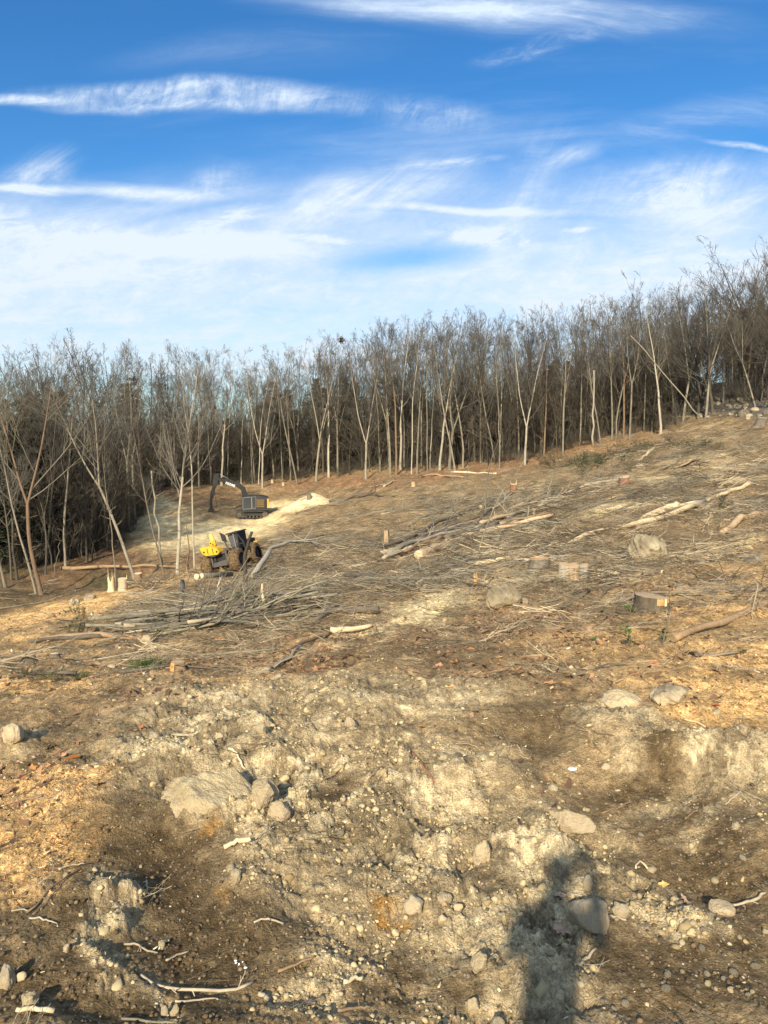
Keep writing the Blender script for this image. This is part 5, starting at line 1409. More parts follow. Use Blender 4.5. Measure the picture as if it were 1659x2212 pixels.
LOGS = [
 ([(713,1091),(760,1082),(811,1071),(858,1079)], .21, .06, 'log_bark', 'long dark felled trunk with a pale cut end beside the sawdust pile', [(0,'cream')], 4),
 ([(904,1211),(950,1192),(1010,1173)], .15, .12, 'peeled', 'thick tan log with torn bark, lower one of the two end to end', [(0,'cream')], 0),
 ([(1014,1171),(1070,1152),(1122,1134)], .12, .09, 'peeled', 'tan barkless log continuing uphill from the thick torn one', None, 0),
 ([(822,1207),(870,1180),(915,1158),(985,1124),(1018,1109)], .06, .10, 'log_bark', 'long dark pole running up the slope past the tall pale stump', None, 3),
 ([(1038,1102),(1085,1090),(1137,1078)], .15, .12, 'log_bark', 'thick bark covered log with a pale cut end on top of the branch jam', [(0,'cream')], 0),
 ([(991,1103),(1030,1096),(1064,1089)], .09, .07, 'log_bark', 'short brown log with a small cut end left of the thick bark covered one', [(0,'cream')], 0),
 ([(916,1163),(936,1154),(958,1147)], .12, .06, 'red_wood', 'split reddish piece of trunk lying among the dark poles', None, 0),
 ([(985,1124),(1000,1117),(1016,1109)], .07, .08, 'cream', 'freshly split cream coloured log end in the branch jam', None, 0),
 ([(1025,1148),(1050,1118),(1073,1093),(1110,1062)], .09, .04, 'branch_bark', 'grey branch leaning steeply across the branch jam', None, 4),
 ([(1047,1133),(1110,1105),(1200,1071)], .06, .10, 'branch_bark', 'long grey pole above the tan logs, running uphill to the right', None, 4),
 ([(913,1244),(1040,1199),(1120,1160),(1186,1133)], .035, .06, 'branch_bark', 'thin long pole below the tan logs, pale at its upper end', None, 2),
 ([(1022,1222),(1060,1216),(1102,1210)], .07, .05, 'cream', 'short peeled pale pole left of the two wide low stumps', None, 0),
 ([(1188,1191),(1290,1162),(1398,1135),(1520,1093)], .055, .08, 'cream', 'very long pale peeled pole crossing the right slope behind the stained boulder', None, 0),
 ([(1383,1127),(1425,1110),(1463,1101)], .06, .12, 'cream', 'wide splintered pale trunk above the long peeled pole', None, 0),
 ([(1400,1122),(1450,1104),(1510,1094)], .04, .06, 'cream', 'second pale splinter lying along the wide splintered trunk', None, 0),
 ([(1527,1083),(1575,1066),(1625,1052)], .05, .08, 'cream', 'pale peeled pole near the right edge, uphill of the splintered trunk', None, 0),
 ([(1455,1393),(1680,1311)], .043, .050, 'stick_brown', 'smooth grey log lying on the orange chips at the right edge', [(0,'stick_brown')], 0),
 ([(189,1346),(270,1337),(361,1326),(430,1318)], .06, .09, 'branch_bark', 'long straight grey pole on the near side of the brush pile', [(1,'cream')], 0),
 ([(92,1385),(200,1379),(318,1381),(345,1379)], .045, .07, 'stick_brown', 'long brown pole lying level below the brush pile on the left', None, 0),
 ([(60,1390),(130,1384),(220,1380)], .035, .05, 'log_bark', 'darker pole crossing the left end of the long brown one', None, 2),
 ([(709,1269),(760,1256),(811,1248)], .09, .11, 'log_bark', 'dark log right of the brush pile with a reddish torn patch', None, 2),
 ([(712,1268),(728,1263),(744,1260)], .10, .085, 'red_wood', 'reddish torn wood at the lower end of the dark log right of the brush pile', None, 0),
 ([(676,1345),(723,1327),(765,1326),(818,1321)], .05, .08, 'log_bark', 'crooked broken log left of the yellow chips', None, 0),
 ([(714,1377),(760,1372),(802,1366)], .055, .03, 'cream', 'bright cream split board of wood below the yellow chips', None, 0),
 ([(570,1452),(592,1438),(612,1426),(653,1403)], .04, .02, 'stick_pale', 'small pale barked branch lying on the brown slope left of centre', None, 2),
 ([(620,1410),(680,1388),(714,1378)], .03, .02, 'stick_brown', 'brown branch running into the bright cream board', None, 2),
 ([(132,1236),(250,1231),(380,1229)], .16, .10, 'stick_brown', 'fallen log on the shaded valley floor behind the left trees', None, 0),
 ([(974,1027),(1020,1024),(1072,1022)], .12, .09, 'cream', 'long pale pole lying level at the rusty wood edge', None, 0),
 ([(912,1034),(955,1034),(1000,1038)], .12, .10, 'peeled', 'tan pole at the wood edge left of the long pale one', None, 0),
 ([(1422,1003),(1450,991),(1475,981)], .11, .12, 'log_bark', 'short thick grey log lying right of the low boulder on the upper slope', None, 0),
 ([(1381,996),(1400,985),(1416,973)], .07, .10, 'cream', 'pale splintered beam propped up near the dark green boughs', None, 0),
 ([(829,1052),(840,1044),(852,1035)], .12, .07, 'cream', 'pale broken splinter sticking up left of the middle tree line', None, 0),
 ([(1520,958),(1580,945),(1640,935)], .06, .05, 'log_bark', 'thin dark pole on the upper slope near the right edge', None, 2),
 ([(1185,1330),(1230,1310),(1272,1288)], .02, .03, 'branch_bark', 'thin branch lying below the right end of the smooth tan boulder', None, 3),
 ([(1320,1305),(1400,1290),(1659,1282)], .02, .03, 'log_bark', 'thin dark branch behind the large cut stump on the right', None, 5),
 ([(1290,1300),(1310,1284),(1340,1272)], .02, .02, 'branch_bark', 'short thin branch left of the large cut stump', None, 2),
 ([(1560,1150),(1600,1130),(1665,1112)], .07, .09, 'peeled', 'brownish log at the right edge level with the stained boulder', None, 0),
 ([(1640,1210),(1560,1222),(1490,1234)], .02, .03, 'branch_bark', 'thin grey branch right below the stained boulder', None, 3),
 ([(1040,1385),(1100,1360),(1135,1345)], .014, .02, 'stick_brown', 'brown stick on the bare soil right of centre', None, 0),
 ([(1120,1452),(1150,1436),(1180,1428)], .012, .015, 'stick_brown', 'thin stick on the leaf litter right of centre', None, 1),
 ([(1110,1470),(1020,1490),(1000,1500)], .010, .012, 'stick_brown', 'thin bent stick in the litter below the centre', None, 1),
 ([(1010,1262),(1060,1285),(1100,1300)], .02, .035, 'log_bark', 'dark bent branch touching the left side of the smooth tan boulder', None, 3),
 ([(1150,1310),(1210,1300),(1280,1280),(1330,1262)], .02, .025, 'branch_bark', 'long thin branch in front of the tan boulder running right', None, 3),
 ([(640,1108),(690,1100),(740,1098)], .09, .05, 'branch_bark', 'grey branch across the front of the sawdust pile', None, 3),
 ([(800,1108),(840,1094),(872,1086)], .08, .05, 'branch_bark', 'grey pole between the dark trunk and the branch jam', None, 3),
 ([(880,1140),(960,1103),(1040,1078),(1130,1062)], .05, .08, 'branch_bark', 'long grey pole along the top of the branch jam', None, 5),
 ([(1160,1100),(1210,1082),(1250,1064)], .06, .09, 'log_bark', 'dark crooked log right of the branch jam', None, 3),
 ([(1100,1160),(1150,1130),(1195,1112)], .05, .08, 'branch_bark', 'grey pole just right of the tan logs', None, 3),
 ([(20,1480),(90,1468),(165,1462)], .025, .03, 'log_bark', 'dark pole at the left edge above the orange chips', None, 4),
 ([(640,1020+35),(690,1050),(720,1056)], .06, .05, 'branch_bark', 'branch lying above the sawdust pile', None, 3),
]
for pts2, r0, r1, mt, lab, ends, kn in LOGS:
    if pts2[0][1] < 1270 and pts2[0][0] > 800: r0, r1 = r0 * 1.12, r1 * 1.12
    nm = 'log' if max(r0, r1) > .085 else ('pole' if max(r0, r1) > .035 else 'branch')
    stick(nm, pts2, r0, r1, mt, lab, nm, ends=ends, kids_n=kn, rough=.16 if mt in ('cream', 'red_wood') else .08, n=9)
for i in range(26):
    u0 = rw.uniform(800, 1080); v0 = 1212 - (u0 - 800) * .30 + rw.uniform(-16, 22); L_ = rw.uniform(60, 170); sl = rw.gauss(.37, .05)
    stick('pole', [(u0, v0), (u0 + L_ * .5, v0 - L_ * sl * .5 + rw.uniform(-3, 3)), (u0 + L_, v0 - L_ * sl)], rw.uniform(.05, .11), rw.uniform(.05, .10), rw.choice(['peeled', 'branch_bark', 'stick_pale', 'log_bark', 'branch_bark', 'stick_brown']),
          'pole lying uphill in the long jam of felled wood on the middle slope', 'pole', group='poles of the long log jam', kids_n=rw.choice([0, 0, 2, 4]), seed=i, lift=rw.uniform(.1, .35))
for i in range(14):
    u0 = rw.uniform(1150, 1500); v0 = 1110 - (u0 - 1150) * .22 + rw.uniform(-40, 40); L_ = rw.uniform(50, 120)
    stick('pole', [(u0, v0), (u0 + L_ * .5, v0 - L_ * .16), (u0 + L_, v0 - L_ * .32)], rw.uniform(.03, .06), rw.uniform(.03, .06), rw.choice(['peeled', 'branch_bark', 'log_bark', 'stick_pale']),
          'pole strewn on the slope uphill of the long peeled one', 'pole', group='poles strewn on the right slope', kids_n=rw.choice([0, 2, 3]), seed=50 + i, lift=rw.uniform(.03, .15))
STK = [
 ([(304,2096),(334,2106),(364,2114),(437,2110),(487,2114),(520,2104),(546,2094)], .009, .007, 'stick_pale', 'long pale curved stick across the dark soil at the lower left', 3),
 ([(64,2000),(95,2004),(108,2010),(124,2011)], .006, .003, 'stick_pale', 'pale forked twig at the left, below the bundle of thin twigs', 1),
 ([(316,1887),(318,1904),(320,1920)], .006, .004, 'stick_pale', 'short pale twig standing upright in view on the dark soil', 0),
 ([(298,1903),(306,1912),(316,1919)], .006, .005, 'stick_pale', 'short bent pale twig meeting the upright one on the dark soil', 0),
 ([(268,2024),(295,2026),(312,2036),(340,2040)], .007, .004, 'stick_pale', 'crooked pale root above the long curved stick', 2),
 ([(358,2049),(380,2036),(407,2026)], .006, .004, 'stick_pale', 'straight pale twig right of the crooked root', 1),
 ([(378,2144),(400,2142),(430,2133),(467,2128)], .006, .003, 'stick_pale', 'thin branch leaving the broken white stone to the right', 1),
 ([(127,1881),(150,1870),(184,1862)], .006, .004, 'cream', 'straight pale sliver at the lower edge of the orange chips on the left', 0),
 ([(58,1980),(90,1952),(120,1923),(150,1898),(175,1878)], .006, .004, 'stick_brown', 'long thin brown twig slanting up left of the clay heap', 3),
 ([(72,1988),(105,1962),(135,1925)], .004, .003, 'branch_bark', 'thin twig lying beside the long slanting brown one', 2),
 ([(25,1975),(50,1972),(62,1976)], .005, .004, 'stick_pale', 'short pale twig at the left end of the slanting brown one', 0),
 ([(262,2188),(310,2190),(349,2194),(382,2190)], .006, .004, 'branch_bark', 'grey twig at the very bottom left', 3),
 ([(36,2205),(76,2200),(118,2201)], .010, .012, 'cream', 'flat pale splinter at the bottom left corner', 0),
 ([(484,1837),(510,1833),(542,1836)], .016, .018, 'cream', 'thick cream coloured wood piece lying on the dark soil left of centre', 0),
 ([(887,1639),(905,1662),(920,1686),(937,1707)], .011, .008, 'red_wood', 'reddish brown stick slanting down in the middle of the clay', 1),
 ([(741,1724),(750,1736),(756,1744)], .012, .009, 'stick_pale', 'short pale stick poking out of the clay near the centre', 0),
 ([(758,1726),(763,1736),(768,1746)], .008, .007, 'stick_pale', 'thin stick beside the short pale one near the centre', 0),
 ([(372,1594),(410,1601),(432,1596),(451,1586),(468,1576)], .014, .009, 'stick_pale', 'pale bent root on top of the clay above the big buried boulder', 0),
 ([(495,1666),(512,1671),(531,1679)], .010, .006, 'cream', 'pale splinter lying on top of the big buried boulder', 0),
 ([(1581,1940),(1612,1934),(1635,1926),(1654,1916)], .007, .009, 'stick_pale', 'pale stick in the gravel at the lower right edge', 2),
 ([(1243,2073),(1264,2062),(1288,2050)], .009, .007, 'stick_pale', 'grey stick inside the shadow below the pyramid stone', 0),
 ([(1213,1950),(1224,1943),(1236,1936),(1262,1938)], .005, .004, 'stick_pale', 'thin bent twig above the pyramid stone', 1),
 ([(1318,1985),(1335,1994),(1352,2002)], .007, .005, 'stick_pale', 'short pale stick right of the pyramid stone', 0),
 ([(1600,1702),(1580,1712),(1568,1722)], .006, .004, 'stick_pale', 'thin pale twig on the ridge near the right edge', 0),
 ([(1480,1752),(1496,1740),(1510,1732)], .006, .005, 'stick_brown', 'short stick on the right gravel slope', 0),
 ([(1400,1852),(1382,1835),(1374,1862)], .007, .006, 'cream', 'short white twig end in the right gravel', 0),
 ([(790,1700),(812,1690),(826,1678)], .006, .004, 'stick_brown', 'twig in the clay below the central heap', 0),
 ([(985,1625),(1010,1620),(1035,1626)], .007, .005, 'stick_brown', 'twig lying on the litter right of the reddish stick', 1),
 ([(690,1698),(720,1684),(748,1668)], .006, .004, 'stick_brown', 'thin twig above the dark hollow near the centre', 1),
 ([(552,1826),(575,1812),(592,1790)], .006, .004, 'stick_pale', 'thin grey twig right of the thick cream wood piece', 2),
 ([(548,1985),(580,1980),(612,1984)], .006, .005, 'stick_pale', 'pale twig on crumbly soil below left of centre', 1),
 ([(600,2078),(640,2068),(680,2054)], .008, .006, 'stick_brown', 'tan stick in the crumbly soil near the bottom centre', 1),
 ([(742,2108),(765,2098),(784,2090)], .012, .009, 'cream', 'short thick wood chip left of the dark hollow at the bottom', 0),
 ([(730,2170),(770,2158),(800,2152)], .007, .006, 'stick_brown', 'brown twig near the bottom centre', 1),
 ([(560,2116),(572,2122),(584,2126)], .013, .011, 'stick_pale', 'stubby pale stick near the bottom left of centre', 0),
 ([(856,2105),(862,2116),(868,2126)], .007, .005, 'stick_brown', 'small upright twig in the dark hollow at the bottom', 0),
 ([(970,2178),(976,2160),(982,2146)], .006, .005, 'stick_brown', 'thin stick standing up left of the shadow at the bottom', 0),
 ([(100,1640),(150,1628),(200,1622)], .007, .005, 'stick_brown', 'brown stick above the orange chips at the left', 1),
 ([(20,1760),(70,1752),(110,1758)], .006, .004, 'stick_brown', 'twig lying on the orange chips at the left', 1),
 ([(1370,1700),(1340,1722),(1300,1740)], .007, .005, 'stick_brown', 'brown stick on the ridge face right of centre', 1),
 ([(1330,1490),(1400,1470),(1460,1462)], .010, .012, 'stick_brown', 'brown stick among the leaves above the clay ridge', 2),
 ([(1560,1440),(1600,1452),(1640,1470)], .010, .008, 'stick_pale', 'pale stick on the orange chips near the right edge', 0),
 ([(1478,1562),(1506,1566),(1524,1572)], .009, .008, 'peeled', 'tan stick lying below the stained boulder', 0),
 ([(1490,1408),(1520,1424),(1560,1425),(1610,1418)], .018, .014, 'log_bark', 'dark bent branch below the smooth grey log on the chips', 2),
]
for pts2, r0, r1, mt, lab, kn in STK:
    cat = 'stick'
    stick('stick', pts2, r0, r1, mt, lab, cat, kids_n=kn, rough=.12, n=6, lift=r0 * .8)
# raised branches by the brush pile
stick('branch', [(546,1256),(581,1236),(634,1222),(676,1212)], .12, .045, 'bark_pale', 'birch like branch arching up out of the brush pile towards the skidder side', 'branch', kids_n=6, rise=[.1, .8, 1.0, .8], n=8)
stick('branch', [(530,1262),(531,1262),(546,1262)], .09, .05, 'bark_dark', 'dark broken branch standing upright out of the brush pile, below the skidder', 'branch', kids_n=0, rise=[0, 1.1, 1.9], n=8)
stick('branch', [(384,1350),(391,1344),(396,1322)], .075, .06, 'log_bark', 'stubby upright branch stub with broken top in the front of the brush pile', 'branch', rise=[.1, .4, .8], n=8, ends=[(0, 'cream')])

# brush pile: many cut branches laid criss-cross
BP = [stick for _ in ()]
def branch_mesh(i, L, r, kn):
    rng = np.random.default_rng(900 + i); k = 8
    P = np.zeros((1, k, 3)); d = np.array([1.0, 0, 0])
    for q in range(1, k):
        P[0, q] = P[0, q - 1] + d * L / (k - 1); d = norm(d + rng.normal(size=3) * [.05, .13, .07])
    RR = np.linspace(r, r * .35, k)[None]
    parts = [tubes(P, RR, 7, cap=True, rough=.06, rng=rng)]
    if kn:
        B, RB = kids(P, RR, kn, rng, tmin=.25, lenr=.35, ang=.55, up=0, k=5, rr=.6, wob=.12); parts.append(tubes(B, RB, 4))
        B2, R2 = kids(B, RB, 4, rng, tmin=.3, lenr=.45, ang=.55, up=0, k=3, rr=.6, wob=.15); parts.append(tubes(B2, np.maximum(R2, .004), 3))
    V, Fl = merge(parts); V[:, 0] -= L / 2
    return V, Fl
BR = []
for i in range(14):
    mt = ['branch_bark', 'branch_bark', 'log_bark', 'branch_bark', 'twig', 'stick_pale', 'branch_bark'][i % 7]
    BR.append(np_mesh('branch', *branch_mesh(i, 3.2 + (i % 4) * .7, .030 + .014 * (i % 3), 3 + i % 4), M[mt]))
def lay_branch(u, v, lab, group, cat='branch', lift=0.0, yaw=None, sc=1.0, pitch=0.0):
    p = hit(u, v); z = H1(p[0], p[1])
    yaw = yaw if yaw is not None else rw.gauss(.25, .5)
    # follow the lie of the land along the branch
    c, s_ = math.cos(yaw), math.sin(yaw); L = 1.3 * sc
    za, zb_ = H1(p[0] - c * L, p[1] - s_ * L), H1(p[0] + c * L, p[1] + s_ * L)
    pitch_g = -math.atan2(zb_ - za, 2 * L)
    o = link_mesh('branch', BR[rw.randrange(14)], None, (p[0], p[1], max(z, (za + zb_) / 2) + lift + .03), (rw.uniform(0, 6.28) * 0, pitch_g + pitch, yaw))
    o.scale = (sc, sc, sc)
    return tag(o, lab, cat, group)
for i in range(112):
    a = rw.uniform(0, 6.28); q = math.sqrt(rw.random())
    u = 478 + 135 * q * math.cos(a); v = 1343 - (u - 478) * .13 + 19 * q * math.sin(a)
    lay_branch(u, v, 'grey cut branch heaped in the big brush pile left of centre', 'branches of the big brush pile', lift=max(0, (1.1 - q)) * rw.uniform(.02, .55) + rw.uniform(0, .12), yaw=rw.gauss(.30, .36) + (math.pi if rw.random() < .4 else 0), sc=rw.uniform(.5, .85), pitch=rw.gauss(0, .045))
for (u, v, lab) in [(426,1283,'left one of two round pale cut log ends at the back of the brush pile'),(437,1281,'right one of two round pale cut log ends at the back of the brush pile'),(402,1347,'short log with a round pale end at the front of the brush pile')]:
    p = hit(u, v + 10); z = H1(p[0], p[1])
    root = empty('log', (p[0], p[1], z + (.75 if v < 1300 else .3)), (0, 0, rw.uniform(-.3, .3)))
    mb = MB(); mb.cyl((0, 0, 0), (.25, 1.7, -.25), .085, .08, 10); mb.build('bark', M['branch_bark'], root, smooth=True)
    mb = MB(); mb.cyl((-.001, -.002, 0), (-.003, -.014, .002), .082, .080, 12); mb.build('cut_face', M['cream'], root)
    tag(root, lab, 'log')
p = hit(570, 1336)
root_l = stick('splinter', [(572,1338),(570,1338),(568,1338)], .07, .02, 'cream', 'upright yellow splinter at the right end of the brush pile', 'splinter', rise=[-.05, .35, .75], n=6, rough=.3)
stick('splinter', [(458,1334),(470,1326),(482,1310)], .03, .03, 'cream', 'straight pale splinter leaning in the brush pile', 'splinter', rise=[.3, .55, .9], n=6, rough=.2)
# logging slash: individually laid branches
for i in range(48):
    u, v = rw.uniform(860, 1200), 0; v = 1150 - (u - 860) * .19 + rw.gauss(0, 26)
    lay_branch(u, v, 'grey branch in the long jam of slash on the middle slope', 'branches of the long slash jam', lift=rw.uniform(0, .3), yaw=rw.gauss(.75, .30), sc=rw.uniform(.6, 1.15))
for i in range(34):
    u = rw.uniform(620, 1000); v = 1075 + (1000 - u) * .12 + rw.gauss(0, 24)
    lay_branch(u, v, 'thin grey branch strewn on the far slope below the tree line', 'branches strewn on the far slope', lift=rw.uniform(0, .15), yaw=rw.gauss(.3, .6), sc=rw.uniform(.5, 1.2))
for i in range(26):
    u = rw.uniform(1120, 1640); v = 1045 - (u - 1120) * .15 + rw.gauss(0, 22)
    lay_branch(u, v, 'branch lying on the upper right slope', 'branches on the upper right slope', lift=rw.uniform(0, .2), yaw=rw.gauss(.5, .5), sc=rw.uniform(.4, .9))
for i in range(22):
    u = rw.uniform(560, 1000); v = 1230 - (u - 560) * .05 + rw.gauss(0, 30)
    lay_branch(u, v, 'grey branch between the skidder and the yellow chips', 'branches between the skidder and the yellow chips', lift=rw.uniform(0, .12), yaw=rw.gauss(.45, .45), sc=rw.uniform(.35, .8))
for i in range(16):
    u = rw.uniform(1350, 1655); v = rw.uniform(1085, 1215)
    lay_branch(u, v, 'thin branch in the tangle behind the stained boulder', 'branches behind the stained boulder', lift=rw.uniform(0, .08), yaw=rw.gauss(.35, .4), sc=rw.uniform(.22, .5))
for i in range(16):
    u = rw.uniform(-20, 560); v = 1425 - u * .06 + rw.gauss(0, 26)
    lay_branch(u, v, 'thin dark branch lying below the brush pile on the left', 'branches below the brush pile', lift=rw.uniform(0, .05), yaw=rw.gauss(.25, .35), sc=rw.uniform(.2, .45))
for i in range(9):
    u = rw.uniform(-20, 160); v = 1290 - u * .03 + rw.gauss(0, 10)
    lay_branch(u, v, 'grey branch in the tangle at the left edge behind the chip strip', 'branches at the left edge behind the chip strip', lift=rw.uniform(0, .4), yaw=rw.gauss(.3, .5), sc=rw.uniform(.5, 1.1))
for i in range(10):
    u = rw.uniform(820, 1640); v = rw.uniform(1270, 1470)
    lay_branch(u, v, 'thin twig lying on the leaf litter of the near slope', 'twigs on the leaf litter', lift=0.0, yaw=rw.gauss(.35, .5), sc=rw.uniform(.10, .26))
for i in range(10):
    u = rw.uniform(440, 620); v = 1050 + rw.gauss(0, 14)
    lay_branch(u, v, 'branch lying on the rusty ground behind the excavator', 'branches behind the excavator', lift=rw.uniform(0, .2), yaw=rw.gauss(-.2, .5), sc=rw.uniform(.7, 1.3))

# ------------------------------------------------------------------ stumps
def stump(u, vb, vt, wpx, label, bark='log_bark', face='cream', seed=0, lean=(0, 0), flare=1.25, shard=None, splinter=False, patch=None, slant=.1, part_w=1.0):
    p = hit(u, vb); d = p[1]; z = H1(p[0], p[1])
    r = wpx / F * d / 2 * 1.02; H_ = max((vb - vt) / F * d, .05) * 1.02
    rng = np.random.default_rng(seed + 77)
    root = empty('tree_stump', (p[0], p[1] + r * .5, z), (0, 0, 0))
    n = 22; lv = [-.15, .0, .15, .4, .7, 1.0]
    lob = 1 + .10 * np.sin(np.arange(n) * 2 * math.pi / n * 3 + seed) + .05 * rng.normal(size=n)
    V = []
    for q, t in enumerate(lv):
        fl = 1 + (flare - 1) * max(0, 1 - t / .5) ** 1.5
        for j in range(n):
            a = 2 * math.pi * j / n
            rr = r * (lob[j] * fl * .6 + .4 * fl) * (1 + .03 * rng.normal())
            zz = H_ * t + (slant * r * math.cos(a + seed) if q == len(lv) - 1 else 0)
            if splinter and q == len(lv) - 1: zz += H_ * rng.uniform(-.45, .9)
            V.append((math.cos(a) * rr + lean[0] * H_ * t, math.sin(a) * rr + lean[1] * H_ * t, zz))
    k = len(lv)
    Fq = [(q * n + j, q * n + (j + 1) % n, (q + 1) * n + (j + 1) % n, (q + 1) * n + j) for q in range(k - 1) for j in range(n)]
    me = np_mesh('bark', np.array(V), np.array(Fq), M[bark]); link_mesh('bark', me, root)
    top = np.array(V[-n:]); c = top.mean(0); c[2] -= H_ * .12 if splinter else 0
    TV = np.vstack([c + (top - c) * 1.0 + [0, 0, -.004], c + (top - c) * .55 + [0, 0, .004], [c + [0, 0, .004]]])
    Ff = [(j, (j + 1) % n, n + (j + 1) % n, n + j) for j in range(n)]; Ft = [(n + j, n + (j + 1) % n, 2 * n) for j in range(n)]
    me = np_mesh('cut_face', TV, [np.array(Ff), np.array(Ft)], M[face], smooth=False); link_mesh('cut_face', me, root)
    if shard is not None:
        for (a, hh, ww) in shard:
            mb = MB(); b = Vector((math.cos(a) * r * .8, math.sin(a) * r * .8, H_ * .9))
            mb.cyl(b, b + Vector((math.cos(a) * .1 * r, 0, hh * H_)), ww * r, ww * r * .1, 5); mb.build('splinter', M[face], root)
    if patch:
        for (a0, a1, z0, z1, mt) in patch:
            pv = []; m_ = 6
            for q in range(m_ + 1):
                a = a0 + (a1 - a0) * q / m_
                aj = (a / (2 * math.pi) * n) % n; j0 = int(aj); lb = lob[j0] * (1 - aj + j0) + lob[(j0 + 1) % n] * (aj - j0)
                for zt in (z0, z1):
                    fl = 1 + (flare - 1) * max(0, 1 - zt / .5) ** 1.5
                    rr = r * (lb * fl * .6 + .4 * fl) * 1.045
                    pv.append((math.cos(a) * rr, math.sin(a) * rr, H_ * zt * (1 + .04 * math.sin(q * 2.1))))
            pf = [(2 * q, 2 * q + 2, 2 * q + 3, 2 * q + 1) for q in range(m_)]
            link_mesh('bare_wood', np_mesh('bare_wood', np.array(pv), np.array(pf), M[mt], smooth=False), root)
    tag(root, label, 'tree stump')
    return root
PI = math.pi
stump(1412, 1336, 1303, 74, 'large dark barked stump on the right with a bare orange patch near its top', 'log_dark', 'peeled', 3, flare=1.15, patch=[(-PI*.5, -PI*.36, .55, .98, 'orange_wood'), (-PI*.35, -PI*.30, .5, .98, 'cream'), (-PI*.29, -PI*.22, .7, .98, 'orange_wood')])
stump(1222, 1255, 1225, 26, 'left split block of the ragged pale stump cluster in the middle right', 'bark_pale', 'peeled', 4, slant=.3, flare=1.1)
stump(1240, 1254, 1224, 24, 'middle block of the ragged pale stump cluster in the middle right', 'peeled', 'peeled', 5, slant=.3, flare=1.1)
stump(1262, 1240, 1214, 20, 'right taller block behind the ragged pale stump cluster', 'bark_pale', 'peeled', 6, slant=.2, flare=1.1)
stump(1168, 1238, 1212, 44, 'wide low brown stump left of the ragged pale cluster', 'log_bark', 'orange_wood', 7, flare=1.2)
stump(831, 1183, 1145, 17, 'tall narrow stump with pale bare wood alone on the middle slope', 'branch_bark', 'peeled', 8, flare=1.25, patch=[(-PI*.55, -PI*.2, .1, .98, 'peeled')], shard=[(0, .12, .15)])
stump(668, 1093, 1081, 10, 'small dark stump in front of the sawdust pile', 'log_bark', 'log_bark', 9, flare=1.1)
stump(265, 1279, 1252, 19, 'tall clean cut stump with a splinter on its right rim, on the left chip strip', 'stick_pale', 'cream', 10, flare=1.15, shard=[(0.0, .45, .12)])
stump(298, 1270, 1243, 16, 'slimmer brown stump right of the one with the splinter, on the left chip strip', 'stick_brown', 'cream', 11, flare=1.15)
stump(240, 1281, 1262, 15, 'splintered yellow stump left of the two tall cut ones', 'cream', 'cream', 12, splinter=True, shard=[(PI*.9, 1.6, .14), (0.2, 1.3, .12), (PI*.5, 1.5, .14), (PI, 2.0, .10)])
stump(58, 1439, 1425, 30, 'low flat stump at the left edge of the near slope', 'log_bark', 'peeled', 13)
stump(117, 1440, 1430, 20, 'small low stump right of the flat one at the left', 'log_bark', 'cream', 14)
stump(384, 1452, 1430, 30, 'short brown stump with orange bare wood on its left side, below the brush pile', 'stick_brown', 'peeled', 15, patch=[(-PI*.95, -PI*.6, .1, .95, 'orange_wood')])
stump(473, 1381, 1374, 24, 'very low stump showing a round orange cut face', 'log_bark', 'orange_wood', 16)
stump(1110, 1062, 1047, 14, 'small red stump with pale spikes high on the slope', 'red_wood', 'cream', 17, shard=[(0.3, .8, .15), (PI, .5, .12)])
stump(1350, 1045, 1026, 22, 'reddish brown stump with torn bark on the upper right slope', 'log_dark', 'peeled', 18, splinter=False, slant=.25, patch=[(-PI*.8, -PI*.3, .1, .9, 'red_wood')])
stump(311, 1100, 1070, 11, 'tall broken reddish stump at the far left edge of the clearing', 'red_wood', 'cream', 19, splinter=True)
stump(1402, 1302 - 10, 1272, 7, 'thin cut sapling stub behind the large dark barked stump', 'stick_brown', 'cream', 20)
stump(1302, 1024, 1010, 10, 'small dark stump among the upper slash left of the reddish one', 'log_bark', 'cream', 21)
stump(893, 1052 + 4, 1045, 8, 'tiny pale stump on the far slope left of the red one', 'peeled', 'cream', 22)
stump(1642, 925, 905, 22, 'dark upturned butt of a trunk at the right edge on the skyline of the slope', 'log_bark', 'cream', 23, lean=(.4, 0))
stump(612, 1050, 1043, 6, 'tiny pale stump behind the excavator', 'peeled', 'cream', 24)
stump(588, 1043, 1036, 6, 'small white topped stump left of the thin trees behind the excavator', 'peeled', 'cream', 25)
stump(1150, 1270, 1235, 8, 'thin splintered orange stub beside the yellow chips', 'orange_wood', 'cream', 26, splinter=True) if False else stump(1027, 1262, 1245, 9, 'thin splintered orange stub beside the yellow chips', 'orange_wood', 'cream', 26, splinter=True)
# snags
def snag(u, vb, ut, vt, rr, mat, label, n=7, kidsn=3):
    p = hit(u, vb); q = at_depth(ut, vt, p[1]); z = H1(p[0], p[1])
    rng = np.random.default_rng(int(u))
    k = 8; P = np.linspace((0, 0, -.2), (q[0] - p[0], 0, q[2] - z), k); P[1:-1] += rng.normal(size=(k - 2, 3)) * [.09, .09, 0]
    RR = np.linspace(rr, rr * .55, k)
    parts = [tubes(P[None], RR[None], n, cap=True, rough=.08, rng=rng)]
    if kidsn:
        B, RB = kids(P[None], RR[None], kidsn, rng, tmin=.35, lenr=.14, ang=1.0, k=4, rr=.3); parts.append(tubes(B, RB, 4))
    o = link_mesh('dead_tree', np_mesh('dead_tree', *merge(parts), M[mat]), None, (p[0], p[1], z))
    tag(o, label, 'dead tree')
snag(354, 1225, 327, 1017, .11, 'bark_grey', 'dead pole with a pale broken top standing left of the skidder')
snag(1282, 962, 1283, 800, .14, 'bark_pale', 'bare white pole with a broken top in front of the right woods')
snag(1520, 908, 1362, 725, .09, 'bark_grey', 'long thin dead tree leaning far left across the right woods', kidsn=4)
